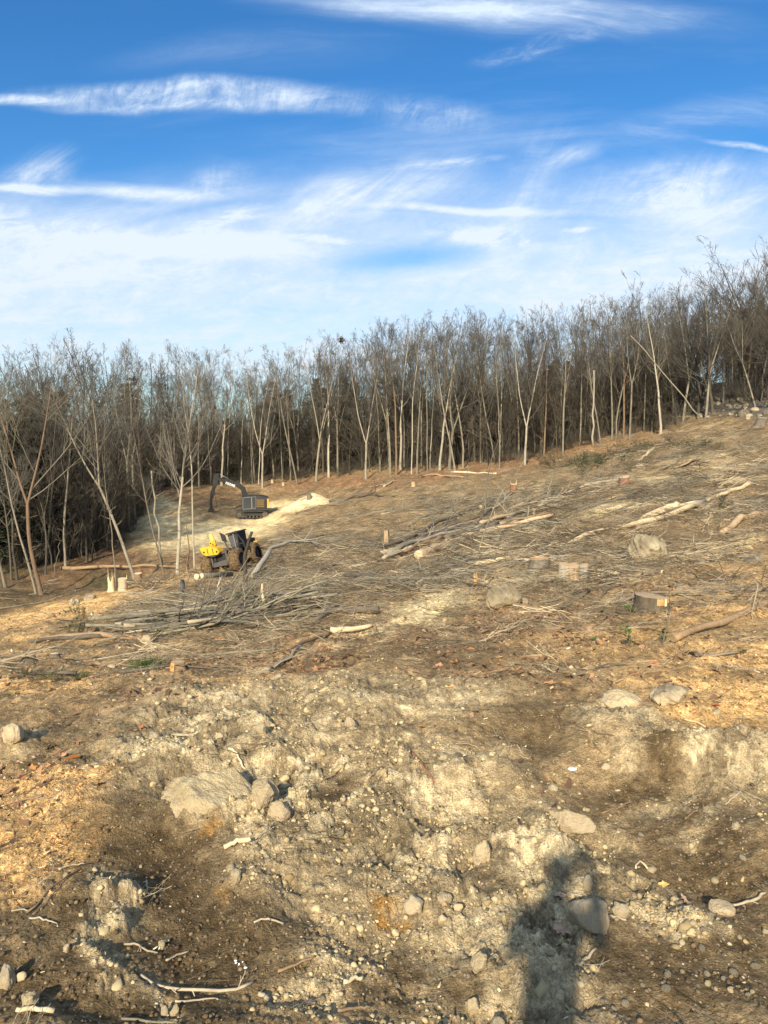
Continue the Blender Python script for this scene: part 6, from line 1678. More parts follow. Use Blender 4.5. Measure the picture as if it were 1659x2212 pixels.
snag(412, 1236, 402, 1130, .07, 'bark_brown', 'crooked dark sapling between the two pale trees left of the skidder', kidsn=5)
snag(118, 1245, 130, 1170, .03, 'bark_grey', 'thin bent stem on the valley floor behind the left trees', kidsn=3)

# ------------------------------------------------------------------ machines
def paint(name, c, rough=.5, metal=0.0, dirt=.35, spec=.4):
    m = bpy.data.materials.new(name); m.use_nodes = True
    w = NT(m.node_tree)
    out = w.n('ShaderNodeOutputMaterial'); b = w.n('ShaderNodeBsdfPrincipled'); w.link(b.outputs[0], out.inputs[0])
    tc = w.n('ShaderNodeTexCoord'); V = tc.outputs['Object']
    f = w.mapr(w.noise(V, 2.2, 7, .7), .45, .75, 0, dirt)
    col = w.mix(f, c, (.20, .145, .09))
    w.link(col, b.inputs['Base Color'])
    w.link(w.math('MULTIPLY_ADD', f, .6, rough), b.inputs['Roughness'])
    b.inputs['Metallic'].default_value = metal; b.inputs['Specular IOR Level'].default_value = spec
    return m
M['dark_paint'] = paint('charcoal_paint', (.022, .024, .027), dirt=.2)
M['black_paint'] = paint('black_paint', (.012, .012, .013), .6, dirt=.15)
M['yellow_paint'] = paint('yellow_paint', (.66, .36, .02), .45, dirt=.25)
M['yellow_dirty'] = paint('dirty_yellow_paint', (.13, .085, .025), .6, dirt=.6)
M['yellow_light'] = paint('light_yellow_paint', (.75, .52, .12), .45, dirt=.15)
M['grey_steel'] = paint('worn_steel', (.30, .30, .30), .4, .6, .25)
M['dark_steel'] = paint('dark_worn_steel', (.11, .11, .11), .4, .5, .3)
M['track_steel'] = paint('track_steel', (.085, .075, .065), .6, .3, .8)
M['window_glass'] = paint('dusty_window_glass', (.035, .042, .048), .12, 0, .10, .8)
M['mud'] = pbr('caked_mud', (.10, .066, .033), .95, var=.5, scale=9, bump=.08, bscale=14, col2=(.15, .10, .052))
M['red_paint'] = paint('red_paint', (.5, .03, .02), .5, dirt=.1)
M['white_paint'] = paint('white_paint', (.8, .8, .8), .5, dirt=.05)
M['rust_red'] = paint('rust_red_paint', (.10, .025, .02), .6, dirt=.1)
M['rubber'] = paint('tyre_rubber', (.02, .02, .02), .9, dirt=.9)

# feller excavator ------------------------------------------------
pe = hit(544, 1113); se = 15.8 * pe[1] / F
ex = empty('excavator', (pe[0], pe[1], H1(pe[0], pe[1]) + .22), (0, R(.5), R(9)))
ex.scale = (se, se, se)
tag(ex, 'dark tracked excavator with raised boom and a grapple head, working beside the sawdust pile', 'excavator')
def zx(x): return (x - 600) * .0111
def zz_(y): return (600 - y) * .0111
def poly(pts): return [(zx(a), zz_(b)) for a, b in pts]
for sgn in (-1, 1):
    y0 = 1.25 * sgn
    xa, xb, r_ = -1.75, 1.75, .43
    ring = [(xa - r_ * math.sin(t), .45 + r_ * math.cos(t)) for t in np.linspace(0, PI, 9)] + [(xb + r_ * math.sin(t), .45 - r_ * math.cos(t)) for t in np.linspace(0, PI, 9)]
    mb = MB(); per = []
    pts = ring + [ring[0]]
    for a, b in zip(pts[:-1], pts[1:]):
        L = math.dist(a, b); m_ = max(1, int(L / .19))
        for q in range(m_): t = (q + .5) / m_; per.append((a[0] + (b[0] - a[0]) * t, a[1] + (b[1] - a[1]) * t, math.atan2(b[1] - a[1], b[0] - a[0])))
    for (x, z, an) in per: mb.box((x, y0, z), (.17, .62, .07), Euler((0, -an, 0)))
    tr = mb.build('track', M['track_steel'], ex)
    mb = MB(); mb.box((0, y0, .48), (3.3, .34, .34)); mb.build('track_frame', M['dark_paint'], tr)
    for x in (xa, xb):
        mb = MB(); mb.cyl((x, y0 - .2, .45), (x, y0 + .2, .45), .36, n=14); mb.cyl((x, y0 - .24, .45), (x, y0 + .24, .45), .14, n=10); mb.build('idler_wheel', M['track_steel'], tr)
    for x in np.linspace(-1.2, 1.2, 6):
        mb = MB(); mb.cyl((x, y0 - .18, .18), (x, y0 + .18, .18), .12, n=10); mb.build('roller', M['track_steel'], tr)
mb = MB(); mb.cyl((0, 0, .7), (0, 0, 1.15), .65, n=18); mb.box((0, 0, .62), (1.6, 1.9, .3)); mb.build('undercarriage', M['dark_paint'], ex)
mb = MB(); mb.prism(poly([(470, 492), (805, 484), (805, 506), (470, 514)]), -1.45, 1.45); mb.build('deck', M['dark_paint'], ex, bevel=.02)
mb = MB(); mb.prism(poly([(477, 492), (477, 400), (492, 343), (520, 330), (655, 324), (655, 488)]), -1.38, -.42); cab_ = mb.build('cab', M['dark_paint'], ex, bevel=.02)
for pts_ in ([(501, 355), (594, 346), (597, 480), (499, 486)], [(606, 345), (648, 341), (649, 476), (609, 479)]):
    mb = MB(); mb.prism(poly(pts_), -1.405, -1.36); wn_ = mb.build('window', M['window_glass'], cab_)
mb = MB()
fr_ = poly([(497, 350), (598, 341), (601, 484), (495, 490)])
for q in range(4): a, b = fr_[q], fr_[(q + 1) % 4]; mb.bar((a[0], -1.42, a[1]), (b[0], -1.42, b[1]), .05)
fr_ = poly([(603, 341), (651, 337), (652, 480), (606, 483)])
for q in range(4): a, b = fr_[q], fr_[(q + 1) % 4]; mb.bar((a[0], -1.42, a[1]), (b[0], -1.42, b[1]), .04)
mb.build('window_frame', M['grey_steel'], cab_)
mb = MB(); mb.prism(poly([(487, 400), (489, 372), (495, 350), (478, 392)]), -1.3, -.5); mb.build('windscreen', M['window_glass'], cab_)
mb = MB(); mb.prism(poly([(500, 330), (520, 318), (640, 316), (658, 324)]), -1.34, -.46); mb.build('roof', M['black_paint'], cab_, bevel=.01)
mb = MB(); mb.prism(poly([(657, 488), (657, 330), (720, 331), (800, 352), (803, 484)]), -1.40, 1.40); hood = mb.build('engine_cover', M['dark_paint'], ex, bevel=.03)
mb = MB(); mb.prism(poly([(676, 340), (722, 338), (778, 356), (770, 366), (680, 366)]), -1.425, -1.38); mb.build('side_window', M['window_glass'], hood)
for y0_ in (372, 396, 420, 446):
    mb = MB(); mb.prism(poly([(662, y0_), (752, y0_), (752, y0_ + 17), (662, y0_ + 17)]), -1.44, -1.40); mb.build('louver', M['yellow_dirty'], hood)
mb = MB(); mb.prism(poly([(756, 385), (780, 385), (780, 475), (756, 475)]), -1.43, -1.40); mb.build('side_panel', M['black_paint'], hood)
mb = MB(); mb.prism(poly([(788, 360), (805, 365), (806, 478), (788, 480)]), -1.43, 1.43); mb.build('counterweight', M['yellow_paint'], ex, bevel=.03)
mb = MB()
for a, b in (((540, 322), (560, 300)), ((560, 300), (640, 298)), ((640, 298), (700, 326))):
    p0, p1 = poly([a, b]); mb.bar((p0[0], -.3, p0[1]), (p1[0], -.3, p1[1]), .04); mb.bar((p0[0], .9, p0[1]), (p1[0], .9, p1[1]), .04)
mb.build('handrail', M['dark_paint'], ex)
boom = MB(); boom.prism(poly([(482, 400), (482, 330), (472, 264), (412, 220), (300, 183), (205, 152), (185, 122), (205, 104), (300, 128), (440, 172), (522, 232), (548, 322), (548, 400)]), -.27, .27); boom = boom.build('boom', M['black_paint'], ex, bevel=.02)
mb = MB()
def stroke(cx, cz, segs, hgt, wid, th, ang):
    ca, sa = math.cos(ang), math.sin(ang)
    for (x0, z0, x1, z1) in segs:
        A = (x0 * wid, z0 * hgt); B = (x1 * wid, z1 * hgt)
        q0 = (cx + A[0] * ca - A[1] * sa, -.30, cz + A[0] * sa + A[1] * ca); q1 = (cx + B[0] * ca - B[1] * sa, -.30, cz + B[0] * sa + B[1] * ca)
        mb.bar(q0, q1, th, .05)
GL = {'D': [(0, 0, 0, 1), (0, 1, .7, 1), (.7, 1, 1, .75), (1, .75, 1, .25), (1, .25, .7, 0), (.7, 0, 0, 0)], 'E': [(0, 0, 0, 1), (0, 1, 1, 1), (0, .5, .85, .5), (0, 0, 1, 0)],
      'R': [(0, 0, 0, 1), (0, 1, .9, 1), (.9, 1, .9, .5), (.9, .5, 0, .5), (.45, .5, 1, 0)]}
ang = -math.atan2(44, 115); x0, z0 = zx(287), zz_(183)
for q, ch in enumerate('DEERE'):
    stroke(x0 + q * .275 * math.cos(ang), z0 + q * .275 * math.sin(ang), GL[ch], .25, .18, .07, ang)
mb.build('lettering', M['white_paint'], boom)
mb = MB(); a, b = poly([(208, 66), (480, 212)]); m1 = ((a[0] + b[0]) / 2, (a[1] + b[1]) / 2)
mb.cyl((b[0], 0, b[1]), (m1[0], 0, m1[1]), .085, n=8); mb.build('hydraulic_cylinder', M['dark_paint'], ex, smooth=True)
mb = MB(); mb.cyl((m1[0], 0, m1[1]), (a[0], 0, a[1]), .045, n=8); mb.build('piston_rod', M['grey_steel'], ex, smooth=True)
mb = MB(); mb.prism(poly([(163, 60), (212, 60), (208, 120), (192, 185), (168, 236), (124, 234), (132, 150), (140, 95)]), -.24, .24); mb.prism(poly([(126, 232), (166, 236), (142, 330), (120, 402), (94, 402), (104, 300)]), -.17, .17)
stk_ = mb.build('stick', M['black_paint'], ex, bevel=.02)
mb = MB()
for a, b in (((150, 300), (178, 438)), ((178, 438), (164, 468)), ((164, 468), (112, 470)), ((108, 400), (112, 470))):
    p0, p1 = poly([a, b]); mb.bar((p0[0], 0, p0[1]), (p1[0], 0, p1[1]), .07)
mb.build('linkage', M['dark_paint'], ex)
mb = MB(); a, b = poly([(106, 395), (106, 500)]); mb.cyl((a[0], 0, a[1]), (b[0], 0, b[1]), .17, .22, n=10)
mb.prism(poly([(78, 492), (140, 490), (148, 540), (128, 606), (84, 606), (72, 540)]), -.3, .3)
mb.prism(poly([(58, 566), (86, 560), (92, 580), (66, 582)]), -.45, .45); mb.prism(poly([(120, 560), (150, 566), (140, 586), (118, 580)]), -.4, .4)
mb.build('grapple_head', M['dark_paint'], ex, bevel=.015)
mb = MB(); a = poly([(143, 512)])[0]; mb.box((a[0], -.2, a[1]), (.14, .16, .34)); mb.build('red_guard', M['red_paint'], ex)

# skidder -----------------------------------------------------------
ps = hit(490, 1236); ss = (.0794 / .00272) * ps[1] / F
sk = empty('skidder', (ps[0], ps[1], H1(ps[0], ps[1]) - .05), (0, R(-13), R(-13)))
sk.rotation_mode = 'XYZ'
sk.scale = (ss, ss, ss)
tag(sk, 'muddy four wheeled logging skidder, yellow and black, tilted on the slope edge', 'skidder')
def tyre(x, y, z, r, wdt, seed):
    rng = np.random.default_rng(seed)
    n = 40; prof = [(-.5, .62), (-.5, .86), (-.42, .97), (-.2, 1.0), (0, 1.01), (.2, 1.0), (.42, .97), (.5, .86), (.5, .62)]
    V = []
    for j in range(n):
        a = 2 * PI * j / n
        for q, (px_, pr) in enumerate(prof):
            lug = .055 if ((j + (2 if q > 4 else 0)) % 4 < 2 and 1 < q < 7) else 0
            rr = r * (pr + lug) * (1 + .02 * rng.normal())
            V.append((px_ * wdt, math.cos(a) * rr, math.sin(a) * rr))
    k = len(prof)
    Fq = [(j * k + q, j * k + q + 1, ((j + 1) % n) * k + q + 1, ((j + 1) % n) * k + q) for j in range(n) for q in range(k - 1)]
    wh = empty('wheel', (x, y, z)); wh.parent = sk; wh.matrix_parent_inverse.identity()
    link_mesh('tyre', np_mesh('tyre', np.array(V), np.array(Fq), M['mud'], smooth=False), wh)
    mb = MB(); mb.cyl((-wdt * .36, 0, 0), (wdt * .36, 0, 0), r * .64, n=20); mb.cyl((-wdt * .42, 0, 0), (wdt * .42, 0, 0), r * .25, n=12); mb.build('rim', M['mud'] if seed % 2 else M['black_paint'], wh)
    return wh
tyre(-1.36, .3, .86, .86, .82, 1); tyre(.93, .3, .86, .86, .86, 2); tyre(-1.30, 3.4, .86, .86, .8, 3); tyre(.95, 3.4, .86, .86, .86, 4)
cx_ = -.22
mb = MB(); mb.box((cx_, .9, 1.0), (1.25, 1.9, .75)); mb.box((cx_, .3, .86), (2.0, .35, .35)); mb.build('rear_frame', M['black_paint'], sk, bevel=.03)
mb = MB(); mb.box((cx_, 3.6, 1.05), (1.3, 2.6, .8)); mb.box((cx_, 3.4, .86), (2.0, .35, .35)); mb.build('front_frame', M['black_paint'], sk, bevel=.03)
mb = MB()
mb.box((cx_ - .62, -.14, 1.15), (.14, .12, .95)); mb.box((cx_ + .62, -.14, 1.15), (.14, .12, .95)); mb.box((cx_, -.14, .80), (1.38, .12, .24)); mb.box((cx_, -.14, 1.66), (1.38, .12, .16)); 
mb.bar((cx_ - .5, -.18, .9), (cx_ + .55, -.18, 1.0), .2, .06); mb.build('rear_plate', M['dark_steel'], sk, bevel=.01)
mb = MB(); mb.box((cx_, -.04, 1.22), (1.1, .06, .7)); mb.box((cx_ - .28, -.22, 1.25), (.12, .1, .3)); mb.build('rear_recess', M['black_paint'], sk)
mb = MB(); mb.prism([(-1.40, 2.34), (-1.30, 1.92), (-1.0, 1.66), (-.06, 1.60), (.12, 1.74), (-.02, 2.08), (-.45, 2.30), (-.95, 2.36)], -.65, .25); bk = mb.build('arch', M['yellow_paint'], sk, bevel=.04)
mb = MB(); mb.box((-.78, -.665, 1.99), (.05, .03, .46)); mb.box((-.36, -.665, 1.95), (.05, .03, .44)); mb.build('arch_rib', M['black_paint'], bk)
for (x, z) in ((-1.08, 1.98), (-.06, 1.84)):
    mb = MB(); mb.cyl((x, -.68, z), (x, -.60, z), .075, n=10); mb.build('pin', M['black_paint'], bk)
mb = MB(); mb.prism([(-1.42, 2.3), (-1.36, 1.9), (-1.05, 1.6), (-.9, 1.66), (-1.15, 1.95), (-1.3, 2.3)], -.3, .6); mb.build('wing', M['yellow_paint'], sk, bevel=.02)
mb = MB(); mb.prism([(-.95, 1.78), (-.05, 1.7), (.02, 1.58), (-.5, 1.5), (-.98, 1.6)], -.5, .1); mb.build('bunk_plate', M['dark_steel'], sk)
mb = MB(); mb.cyl((-.55, .1, 2.68), (-.60, .1, 3.14), .17, .15, n=12); mb.cyl((-.6, .1, 3.14), (-.6, .1, 3.2), .1, n=10); hd = mb.build('boom_head', M['yellow_light'], sk, smooth=False)
mb = MB(); mb.box((-.55, .0, 2.42), (.42, .4, .5)); mb.box((-.33, -.05, 2.5), (.12, .2, .4)); mb.bar((-.72, 0, 2.2), (-.6, 0, 2.75), .12); mb.build('boom', M['yellow_paint'], sk, bevel=.04)
mb = MB()
for (x, z) in ((-.62, 2.52), (-.45, 2.42), (-.6, 2.3), (-.44, 2.28)): mb.cyl((x, -.24, z), (x, -.18, z), .06, n=8)
mb.build('hose_fitting', M['rust_red'], sk)
cabs = MB(); cabs.prism([(.02, 2.80), (.86, 2.84), (.80, 1.62), (.20, 1.62)], 1.5, 3.1); cabs = cabs.build('cab', M['black_paint'], sk, bevel=.03)
mb = MB(); mb.prism([(.08, 2.68), (.52, 2.70), (.54, 1.80), (.24, 1.78)], 1.46, 1.5); mb.build('rear_window', M['dark_steel'], cabs)
mb = MB(); mb.prism([(.60, 2.70), (.80, 2.72), (.76, 1.80), (.60, 1.80)], 1.46, 1.5); mb.build('rear_window', M['window_glass'], cabs)
mb = MB(); mb.box((.56, 1.44, 2.26), (.06, .06, 1.1)); mb.build('window_post', M['grey_steel'], cabs)
mb = MB(); mb.box((.44, 2.3, 2.87), (1.0, 1.8, .09)); mb.build('roof', M['black_paint'], cabs, bevel=.02)
mb = MB(); mb.prism([(-.42, 3.12), (-.02, 2.84), (.02, 2.30), (-.34, 2.45)], 1.2, 1.28); mb.build('guard_plate', M['black_paint'], sk)
mb = MB()
for a, b in (((.86, 2.76), (1.26, 1.98)), ((1.26, 1.98), (.80, 1.95)), ((.86, 2.76), (.80, 1.95)), ((1.26, 1.98), (1.22, 1.6))): mb.bar((a[0], 1.5, a[1]), (b[0], 1.5, b[1]), .09)
mb.build('side_guard', M['black_paint'], sk)
mb = MB(); mb.bar((-.02, .9, 2.4), (.22, .9, 1.5), .09); mb.build('light_bar', M['dark_steel'], sk)
mb = MB(); mb.box((.1, 4.0, 1.7), (1.3, 1.7, .7)); mb.build('engine_cover', M['black_paint'], sk, bevel=.06)
mb = MB(); mb.box((1.05, 4.3, 1.72), (.3, .5, .08), Euler((0, .2, 0))); mb.build('fender', M['yellow_paint'], sk, bevel=.02)

# railing along the road above the bank ------------------------------
M['rail'] = paint('galvanised_rail', (.55, .55, .54), .45, .3, .2)
def railing(pts, label, hgt=.95, nposts=8, mat='rail'):
    W = [at_depth(*p) for p in pts]
    W = [(p[0], p[1], H1(p[0], p[1])) for p in W]
    root = empty('railing', W[0])
    o = Vector(W[0])
    n = nposts; prev = None
    P = []
    for i in range(n):
        t = i / (n - 1) * (len(W) - 1); q = min(int(t), len(W) - 2); f = t - q
        x = W[q][0] * (1 - f) + W[q + 1][0] * f; y = W[q][1] * (1 - f) + W[q + 1][1] * f
        P.append(Vector((x, y, H1(x, y))) - o)
    hs = np.polyval(np.polyfit(range(n), [p.z for p in P], 2), range(n)) + .05
    for i, p in enumerate(P):
        mb = MB(); mb.box((p.x, p.y, (hs[i] + hgt + p.z - .3) / 2), (.12, .12, hs[i] + hgt - p.z + .3)); mb.build('post', M[mat], root)
    for hh, th in ((hgt, .14), (.12, .10)):
        mb = MB()
        for i in range(n - 1): mb.bar((P[i].x, P[i].y - .06, hs[i] + hh), (P[i + 1].x, P[i + 1].y - .06, hs[i + 1] + hh), th, .05, up=(0, 0, 1))
        mb.build('rail', M[mat], root)
    tag(root, label, 'railing')
railing([(1600, 0, 106), (1640, 0, 104), (1720, 0, 101)], 'white metal railing above the stony bank at the right edge', nposts=11, hgt=.75)
M['rail_dull'] = paint('dull_rail', (.16, .16, .155), .6, .2, .3)
railing([(1487, 0, 115), (1530, 0, 113), (1592, 0, 107)], 'dull grey stretch of railing behind the dark trunks, left of the white one', nposts=9, hgt=.75, mat='rail_dull')
def road():
    n = 24; V = []
    for i in range(n):
        t = i / (n - 1); d = 119 - 15 * t; u = 1470 + 400 * t
        x, y, _ = at_depth(u, 800, d); 
        for j in range(4):
            yy = y + 1.2 + j * 1.6; V.append((x + j * .5, yy, H1(x + j * .5, yy) + .10))
    Fq = [(i * 4 + j, (i + 1) * 4 + j, (i + 1) * 4 + j + 1, i * 4 + j + 1) for i in range(n - 1) for j in range(3)]
    o = link_mesh('road', np_mesh('road', np.array(V), np.array(Fq), pbr('asphalt', (.05, .05, .05), .9, var=.2, scale=3)))
    tag(o, kind='structure')
road()

# nest in the treetops
pn = at_depth(738, 735, hit(730, 1028)[1])
V, Fl = [], []
rn = np.random.default_rng(8); nb = 90
c = rn.normal(size=(nb, 3)) * [.22, .2, .22]; dd = norm(rn.normal(size=(nb, 3)))
B = np.stack([c - dd * .22, c + rn.normal(size=(nb, 3)) * .04, c + dd * .22], 1)
nst = link_mesh('nest', np_mesh('nest', *tubes(B, np.full((nb, 3), .035), 4), M['twig_dark']), None, pn)
tag(nst, 'dark ball shaped nest of leaves and twigs high in a twin stemmed tree crown', 'nest')

# cut evergreen boughs on the upper slope ----------------------------
def bough_meshes(seed):
    r = np.random.default_rng(seed); k = 6
    P = np.zeros((1, k, 3)); d = norm(np.array([1, 0, .12]))
    for q in range(1, k): P[0, q] = P[0, q - 1] + d * .45; d = norm(d + r.normal(size=3) * .1)
    RR = np.linspace(.035, .01, k)[None]
    B, RB = kids(P, RR, 16, r, tmin=.1, lenr=.45, ang=.9, up=.05, k=4, rr=.5, wob=.12)
    wood = np_mesh('bough_wood', *merge([tubes(P, RR, 5), tubes(B, RB, 3)]), M['bark_brown'])
    ns = 60; idx = np.repeat(np.arange(len(B)), ns); tt = r.random(len(B) * ns)
    pos, dd, _, _ = interp_poly(B, idx, tt)
    dr = norm(dd * .6 + norm(r.normal(size=dd.shape))); ln = .06 + .09 * r.random(len(dr)); up = norm(np.cross(dr, r.normal(size=dr.shape)))
    a = pos; b = pos + dr * (ln * .5)[:, None] + up * (ln * .10)[:, None]; c = pos + dr * ln[:, None]; e = pos + dr * (ln * .5)[:, None] - up * (ln * .10)[:, None]
    V2 = np.stack([a, b, c, e], 1).reshape(-1, 3)
    return wood, np_mesh('bough_needles', V2, np.arange(len(V2)).reshape(-1, 4), M['needle_cut'], smooth=False)
BG = [bough_meshes(i) for i in range(4)]
def lay_bough(u, v, sc, lab, yaw, group=None, lift=.05):
    p = hit(u, v); w_, n_ = BG[rw.randrange(4)]
    o = empty('evergreen_bough', (p[0], p[1], H1(p[0], p[1]) + lift), (rw.uniform(-.5, .5), -.12, yaw)); o.scale = (sc, sc, sc)
    link_mesh('stem', w_, o); link_mesh('needles', n_, o)
    tag(o, lab, 'evergreen bough', group)
for i in range(22):
    lay_bough(rw.uniform(1190, 1345), 0 + (1018 - rw.uniform(0, 26)), rw.uniform(.6, 1.1), 'dark green cut bough in the heap on the upper slope, left of the low boulder', rw.uniform(-.6, 3.6), 'cut boughs left of the low boulder', rw.uniform(.05, .5))
for i in range(14):
    lay_bough(rw.uniform(1360, 1545), 985 - rw.uniform(0, 18), rw.uniform(.45, .85), 'green cut bough on the upper slope right of the propped pale beam', rw.uniform(-.6, 3.6), 'cut boughs right of the pale beam', rw.uniform(.05, .35))
lay_bough(1535, 1108, .45, 'small green bough in the tangle near the right edge', .4)
lay_bough(1560, 1100, .4, 'yellowish green bough right at the end of the long peeled pole', 1.4)
lay_bough(300, 1392, .35, 'green bough under the poles below the brush pile', .5)
lay_bough(130, 1378, .5, 'green bough at the left end of the level brown pole', .3)
lay_bough(210, 1370, .5, 'green bough between the two long poles on the left', 2.4)
lay_bough(10, 1482, .3, 'green bough at the left edge above the orange chips', .2)
lay_bough(48, 1238, 1.0, 'green bough on the valley floor at the left edge', 1.2)

def tuft(u, v, h, n, lab, cat, mat, name, wd=.006, spread=.3):
    p = hit(u, v); r = np.random.default_rng(int(u + v)); k = 4
    B = np.zeros((n, k, 3)); B[:, 0, :2] = r.normal(size=(n, 2)) * h * .5
    d = norm(np.column_stack([r.normal(size=n) * spread, r.normal(size=n) * spread, np.ones(n)]))
    for q in range(1, k): B[:, q] = B[:, q - 1] + d * h / 3 * (.6 + .6 * r.random((n, 1))); d = norm(d + r.normal(size=d.shape) * .25 + [0, 0, -.12])
    V, Fl = tubes(B, np.linspace(1, .15, k)[None] * wd * np.ones((n, 1)), 3)
    o = link_mesh(name, np_mesh(name, V, Fl, M[mat], smooth=False), None, (p[0], p[1], H1(p[0], p[1]) - .02)); tag(o, lab, cat)
tuft(320, 1446, .22, 150, 'green grass tuft left of the orange stump below the brush pile', 'grass tuft', 'grass', 'grass_tuft')
tuft(300, 1448, .18, 80, 'smaller grass tuft beside the larger green one below the brush pile', 'grass tuft', 'grass', 'grass_tuft')
tuft(178, 1462, .16, 80, 'dull green grass tuft on the left above the orange chips', 'grass tuft', 'grass', 'grass_tuft')
def seedling(u, v, h, n, lab):
    p = hit(u, v); r = np.random.default_rng(int(u))
    root = empty('leafy_seedling', (p[0], p[1], H1(p[0], p[1]) - .01))
    k = 5; S = np.zeros((3, k, 3)); d = norm(np.column_stack([r.normal(size=3) * .3, r.normal(size=3) * .3, np.ones(3)]))
    for q in range(1, k): S[:, q] = S[:, q - 1] + d * h / 4; d = norm(d + r.normal(size=d.shape) * .12)
    link_mesh('stem', np_mesh('stem', *tubes(S, np.linspace(.006, .003, k)[None] * np.ones((3, 1)), 5), M['stick_brown']), root)
    idx = r.integers(0, 3, n); pos, dd, _, _ = interp_poly(S, idx, .25 + .75 * r.random(n))
    for i in range(n):
        a = r.random() * 6.28; L = .05 + .05 * r.random()
        dr = np.array([math.cos(a), math.sin(a), .15 + .4 * r.random()]); dr /= np.linalg.norm(dr); sd = norm(np.cross(dr, [0, 0, 1.0])); u_ = np.cross(sd, dr)
        pts = [pos[i], pos[i] + dr * L * .35 + sd * L * .2, pos[i] + dr * L * .75 + sd * L * .17, pos[i] + dr * L, pos[i] + dr * L * .75 - sd * L * .17, pos[i] + dr * L * .35 - sd * L * .2, pos[i] + dr * L * .5 - u_ * L * .06]
        me = np_mesh('leaf', np.array(pts), np.array([(0, 1, 6), (1, 2, 6), (2, 3, 6), (3, 4, 6), (4, 5, 6), (5, 0, 6)]), M['green_leaf'], smooth=False); link_mesh('leaf', me, root)
    tag(root, lab, 'seedling')
seedling(1366, 1400, .30, 34, 'green leafy seedling below the left side of the large dark stump')
seedling(1362, 1345, .16, 18, 'small green sprout against the foot of the large dark stump')
seedling(1432, 1385, .22, 26, 'low green seedling right of the taller one in front of the large stump')
seedling(1300, 1345, .12, 12, 'tiny green sprout left of the large dark stump')
seedling(1600, 1420, .10, 6, 'small dark green sprout in the chips near the right edge')
stick('branch', [(1430,1392),(1438,1392),(1446,1391)], .012, .006, 'log_bark', 'dark bare twig standing up beside the low green seedling', 'twig', rise=[0, .22, .42], n=6, kids_n=2)

# scraps on the ground
M['plastic'] = pbr('clear_plastic', (.62, .66, .68), .15, var=.2, scale=30, spec=.8)
M['white_scrap'] = pbr('white_scrap', (.80, .80, .78), .6, var=.1, scale=30)
def scrap(u, v, r_, lab, mat, name, cat, seed=0, n=1, spread=0):
    V_, F_ = [], []
    V, Fc = lump(seed, 2, (1, .7, .28), .5)
    p = hit(u, v)
    parts = []
    rr = np.random.default_rng(seed)
    for i in range(n):
        off = rr.normal(size=3) * spread * [1, 1, 0]; sc_ = r_ * (.6 + .7 * rr.random())
        parts.append((V * sc_ + off, [Fc]))
    o = link_mesh(name, np_mesh(name, *merge(parts), M[mat], smooth=False), None, (p[0], p[1], H1(p[0], p[1]) + r_ * .2)); tag(o, lab, cat)
scrap(1237, 1652, .04, 'crumpled scrap of clear plastic in the clay right of centre', 'plastic', 'plastic_scrap', 'plastic scrap', 3)
scrap(521, 2047, .008, 'cluster of tiny white fragments on the dark soil', 'white_scrap', 'white_fragments', 'fragments', 4, 7, .018)
scrap(746, 1783, .014, 'small bright white chip in the hollow left of centre', 'white_scrap', 'white_chip', 'chip', 5)

def oak_leaf(u, v, r_, lab, mat):
    p = hit(u, v); rr = np.random.default_rng(int(u)); n = 16
    a = np.linspace(0, 2 * PI, n, endpoint=False); q = r_ * (1 - .4 * (np.arange(n) % 2)) * (.8 + .35 * rr.random(n))
    V = np.column_stack([np.cos(a) * q * 1.3, np.sin(a) * q * .8, .35 * r_ * rr.random(n)]); V = np.vstack([V, [[0, 0, 0]], V - [0, 0, .002], [[0, 0, -.002]]])
    Fc = np.array([[j, (j + 1) % n, n] for j in range(n)]); F2 = Fc[:, ::-1] + n + 1
    o = link_mesh('dead_leaf', np_mesh('dead_leaf', V, np.vstack([Fc, F2]), M[mat], smooth=False), None, (p[0], p[1], H1(p[0], p[1]) + .01), (rr.normal() * .3, rr.normal() * .3 , rr.random() * 6)); tag(o, lab, 'leaf')
M['leaf_tan'] = pbr('tan_leaf', (.42, .27, .18), .7, var=.25, scale=40)
M['leaf_red'] = pbr('red_brown_leaf', (.34, .13, .06), .7, var=.25, scale=40)
M['leaf_yellow'] = pbr('yellow_leaf', (.55, .36, .12), .7, var=.25, scale=40)
for a in [(1215,1998,.05,'pinkish brown oak leaf in the shade left of the pyramid stone','leaf_tan'),(1208,1950,.035,'curled brown leaf above the pyramid stone','leaf_tan'),(666,2142,.035,'pale brown oak leaf beside a white stone near the bottom','leaf_tan'),
          (1433,1905,.03,'yellow leaf on the gravel at the right','leaf_yellow'),(1402,1935,.028,'orange yellow leaf left of the yellow one on the right gravel','leaf_yellow'),(1478,1945,.04,'pale tan leaf on the gravel below the yellow leaf','leaf_tan'),
          (1412,1436,.07,'rust red leaf standing in the litter near the right chips','leaf_red'),(912,1588,.035,'small orange red leaf in the litter right of centre','leaf_red'),(1280,1392,.07,'fresh light green leaf lying on the litter','green_leaf'),(1545,1540,.04,'brown leaf beside the dark stone in the chips','leaf_red')]: oak_leaf(*a)

